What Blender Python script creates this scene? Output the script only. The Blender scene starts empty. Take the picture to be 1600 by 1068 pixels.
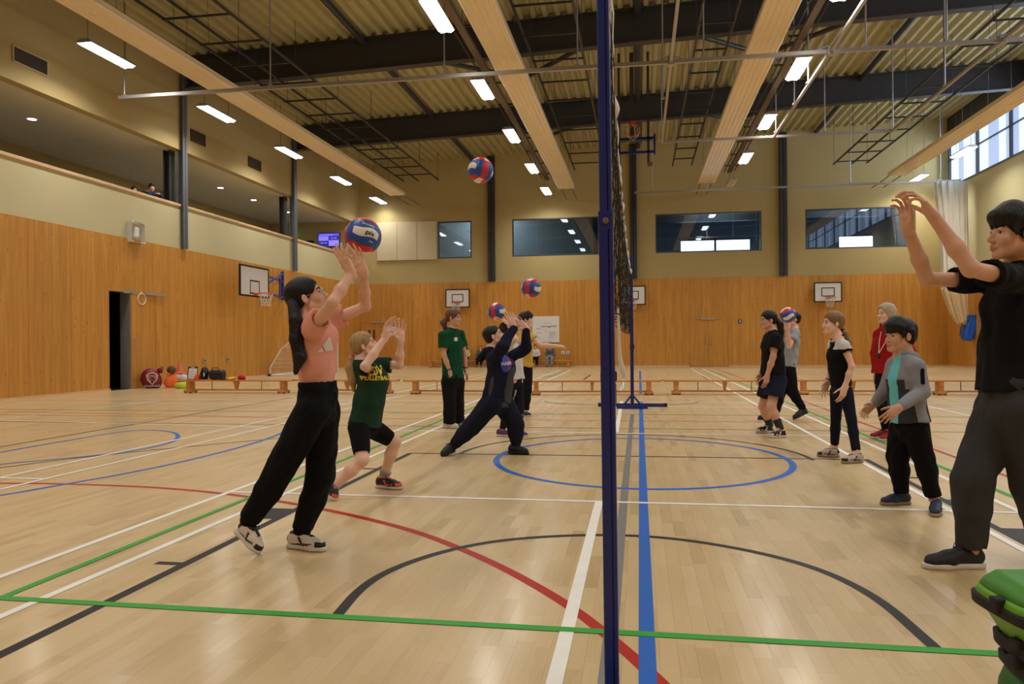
import bpy, bmesh, math, random
import numpy as np
from mathutils import Vector, Matrix, Quaternion
from mathutils.bvhtree import BVHTree
random.seed(7)
PI = math.pi
scene = bpy.context.scene
COL = scene.collection

# ------------------------------------------------------------------ camera, world, lights, exposure
FPX = 1205.0; YAW = .1636; PITCH = -.0006; ROLL = -.0073; CAMH = 1.12
_cy, _sy, _cp, _sp, _cr, _sr = math.cos(YAW), math.sin(YAW), math.cos(PITCH), math.sin(PITCH), math.cos(ROLL), math.sin(ROLL)
CW = Vector((-_sy*_cp, _cy*_cp, _sp)); _r0 = Vector((_cy, _sy, 0)); _u0 = _r0.cross(CW)
CR = _r0*_cr + _u0*_sr; CU = _u0*_cr - _r0*_sr; CC = Vector((0, 0, CAMH))
cam = bpy.data.cameras.new('camera'); cam_o = bpy.data.objects.new('camera', cam); COL.objects.link(cam_o)
cam.sensor_fit = 'HORIZONTAL'; cam.sensor_width = 36.0; cam.lens = 36.0*FPX/1600; cam.clip_start = .05; cam.clip_end = 300
_m = Matrix((CR, CU, -CW)).transposed().to_4x4(); _m.translation = CC
cam_o.matrix_world = _m
scene.camera = cam_o
scene.view_settings.view_transform = 'Standard'
scene.view_settings.look = 'None'
scene.view_settings.gamma = 1.0
scene.view_settings.use_curve_mapping = False
scene.view_settings.exposure = -0.2
world = bpy.data.worlds.new('daylight'); scene.world = world; world.use_nodes = True
_b = world.node_tree.nodes['Background']; _b.inputs[0].default_value = (.62, .76, 1, 1); _b.inputs[1].default_value = 2.0

def ray(px, py): return CR*((px-800)/FPX) + CU*((534-py)/FPX) + CW
def at(px, py, d): return CC + ray(px, py)*d                     # d = distance along the viewing axis (m)
def atY(px, py, Y): q = ray(px, py); return CC + q*(Y/q.y)
def atX(px, py, X): q = ray(px, py); return CC + q*(X/q.x)
def atZ(px, py, Z): q = ray(px, py); return CC + q*((Z-CAMH)/q.z)
def depth(p): return (Vector(p)-CC).dot(CW)

LIGHT_Z = 7.4
LIGHT_Y = [14.7, 19.1, 23.5, 28.0, 32.3]
LIGHT_X = [-11.35, -3.8, 3.68, 10.85]
LIGHT_DY = [.4, -.25, -.35, .2]
def area_light(name, loc, sx, sy, power, color, rot=(0, 0, 0)):
    l = bpy.data.lights.new(name, 'AREA'); l.shape = 'RECTANGLE'; l.size = sx; l.size_y = sy; l.energy = power; l.color = color; l.spread = math.radians(150)
    o = bpy.data.objects.new(name, l); COL.objects.link(o); o.location = loc; o.rotation_euler = rot
    return o
LAMP_W = 80
for lx in LIGHT_X:
    for ly in LIGHT_Y + [10.3, 5.9, 1.5, -2.5]:
        if lx > 3 and lx < 4 and ly > 32: continue               # this fitting is switched off
        area_light('lamp_light', (lx, ly+LIGHT_DY[LIGHT_X.index(lx)], LIGHT_Z-.10), .26, 1.3, LAMP_W*(.55 if lx < -10 and ly > 32 else 1), (1, .965, .90))
for ly in (9, 14.5, 20, 25.5, 31):                                # daylight through the clerestory of the right wall
    area_light('clerestory_light', (12.05, ly, 8.2), 1.7, 5.2, 110, (.62, .78, 1), (0, math.radians(90), 0))

# ------------------------------------------------------------------ materials
def srgb(r, g, b):
    f = lambda c: (c/255/12.92) if c/255 <= .04045 else ((c/255+.055)/1.055)**2.4
    return (f(r), f(g), f(b), 1)
MATS = {}
def mat(name, col=(.8, .8, .8, 1), rough=.6, metal=0, var=0, vscale=8, bump=0, bscale=40, stretch=(1, 1, 1), emit=None, estr=0, coat=0, alpha=None, trans=0, objrand=0, spec=.5):
    if name in MATS: return MATS[name]
    m = bpy.data.materials.new(name); m.use_nodes = True; nt = m.node_tree; N = nt.nodes; Lk = nt.links
    p = N['Principled BSDF']; p.inputs['Base Color'].default_value = col; p.inputs['Roughness'].default_value = rough
    p.inputs['Metallic'].default_value = metal; p.inputs['Specular IOR Level'].default_value = spec
    if coat: p.inputs['Coat Weight'].default_value = coat; p.inputs['Coat Roughness'].default_value = .12
    if emit: p.inputs['Emission Color'].default_value = emit; p.inputs['Emission Strength'].default_value = estr
    if trans: p.inputs['Transmission Weight'].default_value = trans
    if alpha is not None: p.inputs['Alpha'].default_value = alpha
    if var or bump:
        tc = N.new('ShaderNodeTexCoord'); mp = N.new('ShaderNodeMapping'); mp.inputs['Scale'].default_value = stretch
        Lk.new(tc.outputs['Object'], mp.inputs[0])
    if var or objrand:
        hs = N.new('ShaderNodeHueSaturation'); hs.inputs['Color'].default_value = col
        if var:
            nz = N.new('ShaderNodeTexNoise'); nz.inputs['Scale'].default_value = vscale; nz.inputs['Detail'].default_value = 5
            Lk.new(mp.outputs[0], nz.inputs['Vector'])
            mr = N.new('ShaderNodeMapRange'); mr.inputs[3].default_value = 1-var; mr.inputs[4].default_value = 1+var
            mr.inputs[1].default_value = .3; mr.inputs[2].default_value = .7
            Lk.new(nz.outputs[0], mr.inputs[0]); last = mr.outputs[0]
        if objrand:
            oi = N.new('ShaderNodeObjectInfo'); mo = N.new('ShaderNodeMapRange'); mo.inputs[3].default_value = 1-objrand; mo.inputs[4].default_value = 1+objrand
            Lk.new(oi.outputs['Random'], mo.inputs[0])
            if var:
                mu = N.new('ShaderNodeMath'); mu.operation = 'MULTIPLY'; Lk.new(last, mu.inputs[0]); Lk.new(mo.outputs[0], mu.inputs[1]); last = mu.outputs[0]
            else: last = mo.outputs[0]
        Lk.new(last, hs.inputs['Value']); Lk.new(hs.outputs[0], p.inputs['Base Color'])
    if bump:
        nb = N.new('ShaderNodeTexNoise'); nb.inputs['Scale'].default_value = bscale; nb.inputs['Detail'].default_value = 3
        Lk.new(mp.outputs[0], nb.inputs['Vector'])
        bp = N.new('ShaderNodeBump'); bp.inputs['Strength'].default_value = bump; bp.inputs['Distance'].default_value = .01
        Lk.new(nb.outputs[0], bp.inputs['Height']); Lk.new(bp.outputs[0], p.inputs['Normal'])
    MATS[name] = m
    return m

def wood_mat(name, c1, c2, knot, grain_axis='z', rough=.5, objrand=.05, scale=1.0, coat=0):
    m = bpy.data.materials.new(name); m.use_nodes = True; nt = m.node_tree; N = nt.nodes; Lk = nt.links
    p = N['Principled BSDF']; p.inputs['Roughness'].default_value = rough
    if coat: p.inputs['Coat Weight'].default_value = coat; p.inputs['Coat Roughness'].default_value = .1
    tc = N.new('ShaderNodeTexCoord'); oi = N.new('ShaderNodeObjectInfo')
    ml = N.new('ShaderNodeMath'); ml.operation = 'MULTIPLY'; ml.inputs[1].default_value = 37.0; Lk.new(oi.outputs['Random'], ml.inputs[0])
    cb = N.new('ShaderNodeCombineXYZ'); [Lk.new(ml.outputs[0], cb.inputs[i]) for i in range(3)]
    ad = N.new('ShaderNodeVectorMath'); ad.operation = 'ADD'; Lk.new(tc.outputs['Object'], ad.inputs[0]); Lk.new(cb.outputs[0], ad.inputs[1])
    mp = N.new('ShaderNodeMapping'); s = [9*scale]*3; s['xyz'.index(grain_axis)] = .55*scale; mp.inputs['Scale'].default_value = s
    Lk.new(ad.outputs[0], mp.inputs[0])
    nz = N.new('ShaderNodeTexNoise'); nz.inputs['Scale'].default_value = 1.6; nz.inputs['Detail'].default_value = 7; nz.inputs['Distortion'].default_value = .6
    Lk.new(mp.outputs[0], nz.inputs['Vector'])
    cr = N.new('ShaderNodeValToRGB'); cr.color_ramp.elements[0].position = .32; cr.color_ramp.elements[0].color = c2
    cr.color_ramp.elements[1].position = .66; cr.color_ramp.elements[1].color = c1
    Lk.new(nz.outputs[0], cr.inputs[0])
    # plank-wide tone steps
    mp3 = N.new('ShaderNodeMapping'); s3 = [7.5, 7.5, 7.5]; s3['xyz'.index(grain_axis)] = .05; mp3.inputs['Scale'].default_value = s3
    Lk.new(ad.outputs[0], mp3.inputs[0]); v3 = N.new('ShaderNodeTexVoronoi'); v3.inputs['Scale'].default_value = 1.0; Lk.new(mp3.outputs[0], v3.inputs['Vector'])
    sp = N.new('ShaderNodeSeparateColor'); Lk.new(v3.outputs['Color'], sp.inputs[0])
    # knots
    mp2 = N.new('ShaderNodeMapping'); s2 = [5.5*scale]*3; s2['xyz'.index(grain_axis)] = 3.2*scale; mp2.inputs['Scale'].default_value = s2
    Lk.new(ad.outputs[0], mp2.inputs[0]); vo = N.new('ShaderNodeTexVoronoi'); vo.inputs['Scale'].default_value = 1.0; Lk.new(mp2.outputs[0], vo.inputs['Vector'])
    kr = N.new('ShaderNodeMapRange'); kr.inputs[1].default_value = .04; kr.inputs[2].default_value = .13; kr.inputs[3].default_value = .75; kr.inputs[4].default_value = 0
    Lk.new(vo.outputs['Distance'], kr.inputs[0])
    mx = N.new('ShaderNodeMix'); mx.data_type = 'RGBA'; Lk.new(kr.outputs[0], mx.inputs[0]); Lk.new(cr.outputs[0], mx.inputs[6]); mx.inputs[7].default_value = knot
    hs = N.new('ShaderNodeHueSaturation'); Lk.new(mx.outputs[2], hs.inputs['Color'])
    mo = N.new('ShaderNodeMapRange'); mo.inputs[3].default_value = 1-objrand; mo.inputs[4].default_value = 1+objrand; Lk.new(oi.outputs['Random'], mo.inputs[0])
    mo2 = N.new('ShaderNodeMapRange'); mo2.inputs[3].default_value = .93; mo2.inputs[4].default_value = 1.07; Lk.new(sp.outputs[0], mo2.inputs[0])
    mu = N.new('ShaderNodeMath'); mu.operation = 'MULTIPLY'; Lk.new(mo.outputs[0], mu.inputs[0]); Lk.new(mo2.outputs[0], mu.inputs[1])
    Lk.new(mu.outputs[0], hs.inputs['Value']); Lk.new(hs.outputs[0], p.inputs['Base Color'])
    MATS[name] = m
    return m

def floor_mat():
    m = bpy.data.materials.new('maple_floor'); m.use_nodes = True; nt = m.node_tree; N = nt.nodes; Lk = nt.links
    p = N['Principled BSDF']; p.inputs['Roughness'].default_value = .42; p.inputs['Specular IOR Level'].default_value = .5
    p.inputs['Coat Weight'].default_value = .42; p.inputs['Coat Roughness'].default_value = .17
    at_ = N.new('ShaderNodeAttribute'); at_.attribute_name = 'tint'
    sp = N.new('ShaderNodeSeparateColor'); Lk.new(at_.outputs['Color'], sp.inputs[0])
    ge = N.new('ShaderNodeNewGeometry'); of = N.new('ShaderNodeVectorMath'); of.operation = 'ADD'
    sc = N.new('ShaderNodeVectorMath'); sc.operation = 'SCALE'; sc.inputs['Scale'].default_value = 30; Lk.new(at_.outputs['Color'], sc.inputs[0])
    Lk.new(ge.outputs['Position'], of.inputs[0]); Lk.new(sc.outputs[0], of.inputs[1])
    mp = N.new('ShaderNodeMapping'); mp.inputs['Scale'].default_value = (26, 2.0, 1); Lk.new(of.outputs[0], mp.inputs[0])
    nz = N.new('ShaderNodeTexNoise'); nz.inputs['Scale'].default_value = 1.5; nz.inputs['Detail'].default_value = 6; nz.inputs['Distortion'].default_value = 1.2; Lk.new(mp.outputs[0], nz.inputs['Vector'])
    cr = N.new('ShaderNodeValToRGB'); e = cr.color_ramp.elements
    e[0].position = 0; e[0].color = (.45, .295, .125, 1); e[1].position = 1; e[1].color = (.72, .55, .31, 1)
    m2 = e.new(.4); m2.color = (.62, .45, .225, 1)
    a = N.new('ShaderNodeMath'); a.operation = 'MULTIPLY_ADD'; a.inputs[1].default_value = .62; Lk.new(sp.outputs[0], a.inputs[0])
    b = N.new('ShaderNodeMath'); b.operation = 'MULTIPLY'; b.inputs[1].default_value = .42; Lk.new(nz.outputs[0], b.inputs[0]); Lk.new(b.outputs[0], a.inputs[2])
    Lk.new(a.outputs[0], cr.inputs[0])
    big = N.new('ShaderNodeTexNoise'); big.inputs['Scale'].default_value = .6; big.inputs['Detail'].default_value = 3; Lk.new(ge.outputs['Position'], big.inputs['Vector'])
    mr = N.new('ShaderNodeMapRange'); mr.inputs[1].default_value = .3; mr.inputs[2].default_value = .7; mr.inputs[3].default_value = .94; mr.inputs[4].default_value = 1.05; Lk.new(big.outputs[0], mr.inputs[0])
    hs = N.new('ShaderNodeHueSaturation'); Lk.new(cr.outputs[0], hs.inputs['Color']); Lk.new(mr.outputs[0], hs.inputs['Value']); Lk.new(hs.outputs[0], p.inputs['Base Color'])
    bp = N.new('ShaderNodeBump'); bp.inputs['Strength'].default_value = .04; bp.inputs['Distance'].default_value = .01; Lk.new(nz.outputs[0], bp.inputs['Height']); Lk.new(bp.outputs[0], p.inputs['Normal'])
    MATS['maple_floor'] = m
    return m

M_FLOOR = floor_mat()
M_WALLWOOD = wood_mat('birch_wall_panel', srgb(206, 148, 66), srgb(188, 128, 50), srgb(128, 76, 28), 'z', .42, .05)
M_BENCH = wood_mat('bench_wood', srgb(214, 150, 82), srgb(186, 118, 56), srgb(140, 80, 40), 'x', .38, .05, 2)
M_CAP = wood_mat('pale_timber', srgb(226, 196, 150), srgb(206, 170, 122), srgb(180, 140, 90), 'y', .45, .03, 1.5)
M_CREAM = mat('cream_wall_paint', srgb(198, 188, 146), .75, var=.02, vscale=1.2, bump=.03, bscale=120)
M_OCHRE = mat('ochre_wall_paint', srgb(176, 156, 104), .8, var=.02, vscale=1.5, bump=.03, bscale=100)
M_SOFFIT = mat('soffit_paint', srgb(216, 208, 180), .85, var=.02, vscale=2)
M_DECK = mat('roof_deck_metal', srgb(176, 168, 128), .55, var=.05, vscale=3)
M_STEEL = mat('charcoal_steel', srgb(52, 51, 52), .5, .0, var=.06, vscale=4)
M_STEELL = mat('slate_grey_steel', srgb(96, 100, 108), .45, .0, var=.04, vscale=4)
M_GALV = mat('galvanised_steel', srgb(176, 172, 168), .38, .55, var=.05, vscale=20)
M_TRUNK = mat('brown_grey_trunking', srgb(112, 96, 80), .5, .2, var=.05, vscale=10)
M_PANEL = mat('cream_radiant_panel', srgb(236, 216, 182), .28, .0, var=.015, vscale=3)
M_LAMP = mat('lamp_diffuser', (1, 1, 1, 1), .4, emit=(.96, .97, 1, 1), estr=9)
M_LAMPOFF = mat('lamp_diffuser_unlit', srgb(220, 205, 170), .4)
M_WHITE = mat('white_enamel', srgb(226, 226, 224), .35, var=.02, vscale=6)
M_BLACK = mat('black_paint', srgb(14, 14, 16), .45, var=.05, vscale=10)
M_BLUE = mat('blue_powder_coat', srgb(4, 34, 116), .34, .0, var=.04, vscale=12, spec=.6)
M_BLUEB = mat('bracket_blue', srgb(30, 60, 150), .4, var=.04, vscale=12)
M_ORANGE = mat('orange_rim', srgb(222, 82, 34), .4, var=.04, vscale=12)
M_NETW = mat('white_cord', srgb(214, 210, 200), .8, var=.05, vscale=60)
M_NETB = mat('black_cord', srgb(30, 29, 28), .8, var=.1, vscale=60)
M_VENT = mat('vent_brown', srgb(70, 58, 46), .6, var=.05, vscale=10)
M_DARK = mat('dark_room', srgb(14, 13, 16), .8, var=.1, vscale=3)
M_RUBBER = mat('black_rubber', srgb(26, 26, 26), .7, var=.1, vscale=30)

# ------------------------------------------------------------------ object helpers
def tag(o, label=None, cat=None, group=None, kind=None):
    if label: o['label'] = label
    if cat: o['category'] = cat
    if group: o['group'] = group
    if kind: o['kind'] = kind
    return o
def empty(name, loc=(0, 0, 0), rz=0, label=None, cat=None, group=None, kind=None, parent=None):
    o = bpy.data.objects.new(name, None); COL.objects.link(o); o.location = loc; o.rotation_euler = (0, 0, rz); o.empty_display_size = .1
    if parent: o.parent = parent
    return tag(o, label, cat, group, kind)
def put(name, me, m, parent=None, loc=(0, 0, 0), smooth=False):
    if m is not None and len(me.materials) == 0:
        for q in (m if isinstance(m, (list, tuple)) else [m]): me.materials.append(q)
    if smooth and len(me.polygons): me.polygons.foreach_set('use_smooth', [True]*len(me.polygons))
    o = bpy.data.objects.new(name, me); COL.objects.link(o); o.location = loc
    if parent: o.parent = parent
    return o
def copy_tree(o, parent=None):
    c = o.copy(); COL.objects.link(c)
    if parent: c.parent = parent
    for ch in o.children: copy_tree(ch, c)
    return c

class MB:
    """collects vertices and faces of ONE part"""
    def __init__(s): s.v = []; s.f = []; s.mi = []
    def add(s, vs, fs, mi=0):
        n = len(s.v); s.v += [tuple(v) for v in vs]; s.f += [tuple(i+n for i in f) for f in fs]; s.mi += [mi]*len(fs); return s
    def box(s, x0, x1, y0, y1, z0, z1, mi=0, M=None):
        vs = [Vector((x, y, z)) for z in (z0, z1) for y in (y0, y1) for x in (x0, x1)]
        if M is not None: vs = [M @ v for v in vs]
        return s.add(vs, [(0, 2, 3, 1), (4, 5, 7, 6), (0, 1, 5, 4), (2, 6, 7, 3), (0, 4, 6, 2), (1, 3, 7, 5)], mi)
    def cbox(s, x0, x1, y0, y1, z0, z1, c, mi=0, M=None):
        """chamfered box"""
        b = bmesh.new(); bmesh.ops.create_cube(b, size=1)
        for v in b.verts: v.co = Vector((x0+(x1-x0)*(v.co.x+.5), y0+(y1-y0)*(v.co.y+.5), z0+(z1-z0)*(v.co.z+.5)))
        bmesh.ops.bevel(b, geom=b.edges[:], offset=c, segments=2, affect='EDGES', profile=.5)
        b.verts.ensure_lookup_table(); vs = [v.co.copy() for v in b.verts]
        for i, v in enumerate(b.verts): v.index = i
        fs = [[v.index for v in f.verts] for f in b.faces]; b.free()
        if M is not None: vs = [M @ v for v in vs]
        return s.add(vs, fs, mi)
    def bar(s, a, b, w, h=None, up=(0, 0, 1), mi=0):
        """rectangular bar from a to b"""
        a = Vector(a); b = Vector(b); h = h or w; d = (b-a).normalized(); up = Vector(up)
        if abs(d.dot(up)) > .98: up = Vector((0, 1, 0))
        r = d.cross(up).normalized(); u = r.cross(d)
        vs = [p + r*sx*w/2 + u*sz*h/2 for p in (a, b) for sx, sz in ((-1, -1), (1, -1), (1, 1), (-1, 1))]
        return s.add(vs, [(3, 2, 1, 0), (4, 5, 6, 7), (0, 1, 5, 4), (1, 2, 6, 5), (2, 3, 7, 6), (3, 0, 4, 7)], mi)
    def tube(s, pts, r, n=8, mi=0, closed=False, caps=True):
        pts = [Vector(p) for p in pts]; N_ = len(pts); rr = r if isinstance(r, (list, tuple)) else [r]*N_
        up = None; vs = []
        for i, p in enumerate(pts):
            if closed: d = (pts[(i+1) % N_]-pts[i-1]).normalized()
            else: d = (pts[min(i+1, N_-1)]-pts[max(i-1, 0)]).normalized()
            if up is None:
                up = Vector((0, 0, 1)) if abs(d.z) < .9 else Vector((1, 0, 0))
            x = d.cross(up).normalized(); up = x.cross(d).normalized()
            for k in range(n):
                a = 2*PI*k/n; vs.append(p + (x*math.cos(a)+up*math.sin(a))*rr[i])
        fs = []
        for i in range(N_ if closed else N_-1):
            j = (i+1) % N_
            for k in range(n):
                l = (k+1) % n; fs.append((i*n+k, i*n+l, j*n+l, j*n+k))
        if not closed and caps: fs.append(tuple(range(n-1, -1, -1))); fs.append(tuple((N_-1)*n+k for k in range(n)))
        return s.add(vs, fs, mi)
    def lathe(s, prof, n=16, c=(0, 0, 0), mi=0, sx=1, sy=1, M=None):
        vs = []; fs = []; c = Vector(c)
        for r, z in prof:
            for k in range(n):
                a = 2*PI*k/n; v = Vector((r*math.cos(a)*sx, r*math.sin(a)*sy, z)); vs.append((M @ v if M is not None else v) + c)
        for i in range(len(prof)-1):
            for k in range(n):
                l = (k+1) % n; fs.append((i*n+k, i*n+l, (i+1)*n+l, (i+1)*n+k))
        fs.append(tuple(range(n-1, -1, -1))); fs.append(tuple((len(prof)-1)*n+k for k in range(n)))
        return s.add(vs, fs, mi)
    def mesh(s, name='mesh'):
        me = bpy.data.meshes.new(name); me.from_pydata(s.v, [], s.f); me.polygons.foreach_set('material_index', s.mi); me.update(); return me
    def pieces(s):
        """groups of faces that touch one another (by vertices, then by overlapping boxes)"""
        par = list(range(len(s.v)))
        def find(a):
            while par[a] != a: par[a] = par[par[a]]; a = par[a]
            return a
        for f in s.f:
            a = find(f[0])
            for b in f[1:]: par[find(b)] = a
        comp = {}
        for i in range(len(s.v)): comp.setdefault(find(i), []).append(i)
        bb = []
        for k, ids in comp.items():
            P = np.array([s.v[i] for i in ids]); bb.append([P.min(0)-.002, P.max(0)+.002, [k]])
        ch = True
        while ch:
            ch = False; out = []
            for b in bb:
                for q in out:
                    if (b[0] <= q[1]).all() and (q[0] <= b[1]).all():
                        q[0] = np.minimum(q[0], b[0]); q[1] = np.maximum(q[1], b[1]); q[2] += b[2]; ch = True; break
                else: out.append(b)
            bb = out
        gid = {}
        for g, (_, _, ks) in enumerate(bb):
            for k in ks: gid[k] = g
        res = [MB() for _ in bb]; mp = [dict() for _ in bb]
        for f, mi in zip(s.f, s.mi):
            g = gid[find(f[0])]; r = res[g]; m_ = mp[g]
            for i in f:
                if i not in m_: m_[i] = len(r.v); r.v.append(s.v[i])
            r.f.append(tuple(m_[i] for i in f)); r.mi.append(mi)
        return res
    def build(s, name, m, parent=None, loc=(0, 0, 0), smooth=False):
        if name in ('print', 'lettering', 'handwriting', 'badge', 'display_text', 'net_mesh', 'goal_net', 'hoop_net', 'stitching', 'emblem'):
            o = put(name, s.mesh(name), m, parent, loc, smooth); o['kind'] = 'stuff'; return o
        if parent is not None and len(s.v) < 3000:
            ps = s.pieces()
            if 1 < len(ps) <= 60:
                for p in ps: o = put(name, p.mesh(name), m, parent, loc, smooth)
                return o
        return put(name, s.mesh(name), m, parent, loc, smooth)
def struct(o): o['kind'] = 'structure'; return o
def fixp(p):
    for c in p.children: c.matrix_parent_inverse = Matrix.Translation(-Vector(p.location))
def box_obj(name, x0, x1, y0, y1, z0, z1, m, parent=None, c=0):
    mb = MB(); mb.cbox(x0, x1, y0, y1, z0, z1, c) if c else mb.box(x0, x1, y0, y1, z0, z1)
    return mb.build(name, m, parent)

def text_mesh(s, size, depth=.002, bold=0):
    cu = bpy.data.curves.new('lettering', 'FONT'); cu.body = s; cu.size = size; cu.extrude = depth; cu.align_x = 'CENTER'; cu.align_y = 'CENTER'; cu.offset = bold; cu.resolution_u = 2
    o = bpy.data.objects.new('tmp', cu); COL.objects.link(o)
    dg = bpy.context.evaluated_depsgraph_get(); me = bpy.data.meshes.new_from_object(o.evaluated_get(dg)); bpy.data.objects.remove(o); bpy.data.curves.remove(cu); return me

# ------------------------------------------------------------------ the setting
XL, XR, YB, YF = -12.65, 12.35, 33.7, -4.0
WOODZ, CAPZ, GALZ, SILLR = 3.78, 4.97, 6.55, 7.2
def deckz(x): return 9.6 + .033*x

# floor: subfloor + maple staves
fl = struct(box_obj('floor', XL-6, XR+.3, YF-.3, YB+.3, -.12, -.0035, mat('subfloor', srgb(120, 90, 55), .8, var=.1)))
SW = .0652
def stave_verts(x0, y0, ln, top=0.0, g=.0002):
    return [(x0+g, y0+g, top), (x0+SW-g, y0+g, top), (x0+SW-g, y0+ln-g, top), (x0+g, y0+ln-g, top),
            (x0+g, y0+g, top-.004), (x0+SW-g, y0+g, top-.004), (x0+SW-g, y0+ln-g, top-.004), (x0+g, y0+ln-g, top-.004)]
rng = random.Random(11)
staves = []
nx = int((XR-XL)/SW)
for i in range(nx):
    x0 = XL+i*SW; y = YF - rng.random()*.5
    while y < YB:
        ln = rng.choice((.28, .36, .44, .52, .6)) if y < 12 else rng.choice((.7, 1.0, 1.3))
        staves.append((x0, y, ln)); y += ln
def vis_score(s):
    d = Vector((s[0]+SW/2, s[1]+s[2]/2, 0)) - CC; dd = d.dot(CW)
    if dd < .5: return 1e9
    px = 800+FPX*d.dot(CR)/dd; py = 534-FPX*d.dot(CU)/dd
    return dd if (0 < px < 1600 and 534 < py < 1066) else 1e9
staves.sort(key=vis_score)
def tinted(me, tints, per):
    ca = me.attributes.new('tint', 'FLOAT_COLOR', 'FACE')
    a = np.ones((len(me.polygons), 4), np.float32); t = np.repeat(np.array(tints, np.float32), per, axis=0); a[:, :3] = t
    ca.data.foreach_set('color', a.ravel())
def tone(r):
    v = r.gauss(.5, .23)
    return (min(1, max(0, v)), r.random(), r.random())
variants = {}
for s in staves[:300]:
    k = (round(s[2], 2), rng.randrange(9))
    if k not in variants:
        vs = stave_verts(-SW/2, -s[2]/2, s[2])
        me = bpy.data.meshes.new('floor_stave'); me.from_pydata(vs, [], [(0, 1, 2, 3), (0, 4, 5, 1), (1, 5, 6, 2), (2, 6, 7, 3), (3, 7, 4, 0)]); me.update()
        tinted(me, [tone(rng)], 5); me.materials.append(M_FLOOR); variants[k] = me
    put('floor_stave', variants[k], None, fl, (s[0]+SW/2, s[1]+s[2]/2, 0))
rest = staves[300:]
V = []; F = []; T = []
for s in rest:
    n = len(V); q = stave_verts(*s)
    V += q; F += [(n, n+1, n+2, n+3), (n, n+4, n+5, n+1), (n+1, n+5, n+6, n+2), (n+2, n+6, n+7, n+3), (n+3, n+7, n+4, n)]; T.append(tone(rng))
me = bpy.data.meshes.new('floor_staves'); me.from_pydata(V, [], F); me.update(); tinted(me, T, 5)
tag(put('floor_stave', me, M_FLOOR, fl), kind='stuff')

# painted court lines
LINEC = dict(white=mat('line_white', srgb(240, 238, 230), .5, var=.03, spec=.3), green=mat('line_green', srgb(56, 160, 58), .5, var=.03, spec=.3),
             blue=mat('line_blue', srgb(34, 100, 190), .5, var=.03, spec=.3), red=mat('line_red', srgb(176, 34, 26), .5, var=.03, spec=.3),
             black=mat('line_black', srgb(34, 32, 32), .5, var=.03, spec=.3), grey=mat('line_grey', srgb(128, 128, 128), .4, var=.03, coat=.2))
_lz = [.0006]
def court_line(c, pts, w=.05):
    _lz[0] += .00004; z = _lz[0]
    P = [Vector((p[0], p[1], z)) for p in pts]; vs = []
    for i, p in enumerate(P):
        d = (P[min(i+1, len(P)-1)]-P[max(i-1, 0)]).normalized(); n = Vector((-d.y, d.x, 0))*w/2
        vs += [p-n, p+n]
    fs = [(2*i, 2*i+2, 2*i+3, 2*i+1) for i in range(len(P)-1)]
    mb = MB(); mb.add(vs, fs); o = mb.build('court_line', LINEC[c], fl); o['label'] = c+' painted court line'; return o
def arc(cx, cy, rx, ry, a0, a1, n=48): return [(cx+rx*math.cos(math.radians(a0+(a1-a0)*i/n)), cy+ry*math.sin(math.radians(a0+(a1-a0)*i/n))) for i in range(n+1)]
def smooth(pts, k=3):
    for _ in range(k):
        q = [pts[0]]
        for a, b in zip(pts[:-1], pts[1:]):
            q += [(a[0]*.75+b[0]*.25, a[1]*.75+b[1]*.25), (a[0]*.25+b[0]*.75, a[1]*.25+b[1]*.75)]
        q.append(pts[-1]); pts = q
    return pts
court_line('red', [(-12, 10.9), (12, 10.9)], .04); court_line('red', [(-10.6, 11.5), (-5.7, 10.95)], .04)
court_line('red', [(2.93, 6), (2.93, 16.2)], .045); court_line('red', [(2.95, 22), (2.95, 31)], .045)
court_line('red', smooth([(-12, 4.6), (-8, 5.2), (-5.17, 5.5), (-4.62, 5.55), (-3.66, 5.5), (-2.83, 5.26), (-2.09, 4.92), (-1.39, 4.48), (-.96, 4.08), (-.62, 3.7), (-.31, 3.28), (-.13, 2.96), (.05, 2.6), (.3, 2.0), (.45, 1.4)]), .055)
court_line('black', [(-12, 9.95), (12, 9.95)], .035); court_line('black', [(-2.29, 7.52), (2.09, 7.6)], .045)
court_line('black', arc(-.1, 7.5, 1.68, 1.8, 0, 180), .045)
court_line('black', smooth([(-1.23, 2.97), (-1.27, 3.41), (-1.19, 3.75), (-1.0, 4.08), (-.72, 4.33), (-.22, 4.5), (.26, 4.45), (.78, 4.1), (1.01, 3.62), (1.05, 2.98)]), .05)
court_line('black', [(-2.29, -2), (-2.29, 7.52)], .055); court_line('black', [(2.07, -2), (2.07, 7.62)], .055)
for yy in (3.6, 6.55): court_line('black', [(-2.45, yy), (-2.29, yy)], .05)
for yy in (5.75, 6.65): court_line('black', [(2.07, yy), (2.24, yy)], .05)
court_line('black', [(-2.42, 4.6), (-2.42, 4.9)], .24); court_line('black', [(2.19, 4.6), (2.19, 4.95)], .24)
court_line('black', smooth([(-6.96, 7.46), (-6.99, 9.75), (-7.06, 14.89)], 1), .035); court_line('black', smooth([(-5.9, 5.9), (-5.43, 7.01), (-4.15, 8.6)], 1), .035)
court_line('black', arc(-.35, 14.4, 1.4, .9, 180, 360), .04)
court_line('black', [(-1.6, 22.3), (-1.6, 25.6)], .05); court_line('black', [(1.95, 21.5), (1.95, 25)], .05); court_line('black', [(-3.4, 22), (-2.6, 26)], .05)
court_line('grey', [(-.115, 1), (-.115, 11.8)], .055)
court_line('blue', [(.02, -2), (.02, 14.4)], .06); court_line('blue', [(.02, 16.5), (.02, 29)], .06)
court_line('blue', arc(0, 7.42, 1.36, 1.52, 0, 360, 72), .06)
court_line('blue', smooth([(-5.6, 3.2), (-4.75, 4.9), (-4.56, 5.53), (-4.39, 6.07), (-4.27, 6.85), (-4.26, 8.13), (-4.44, 9.3), (-5.1, 10.8)]), .05)
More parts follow.
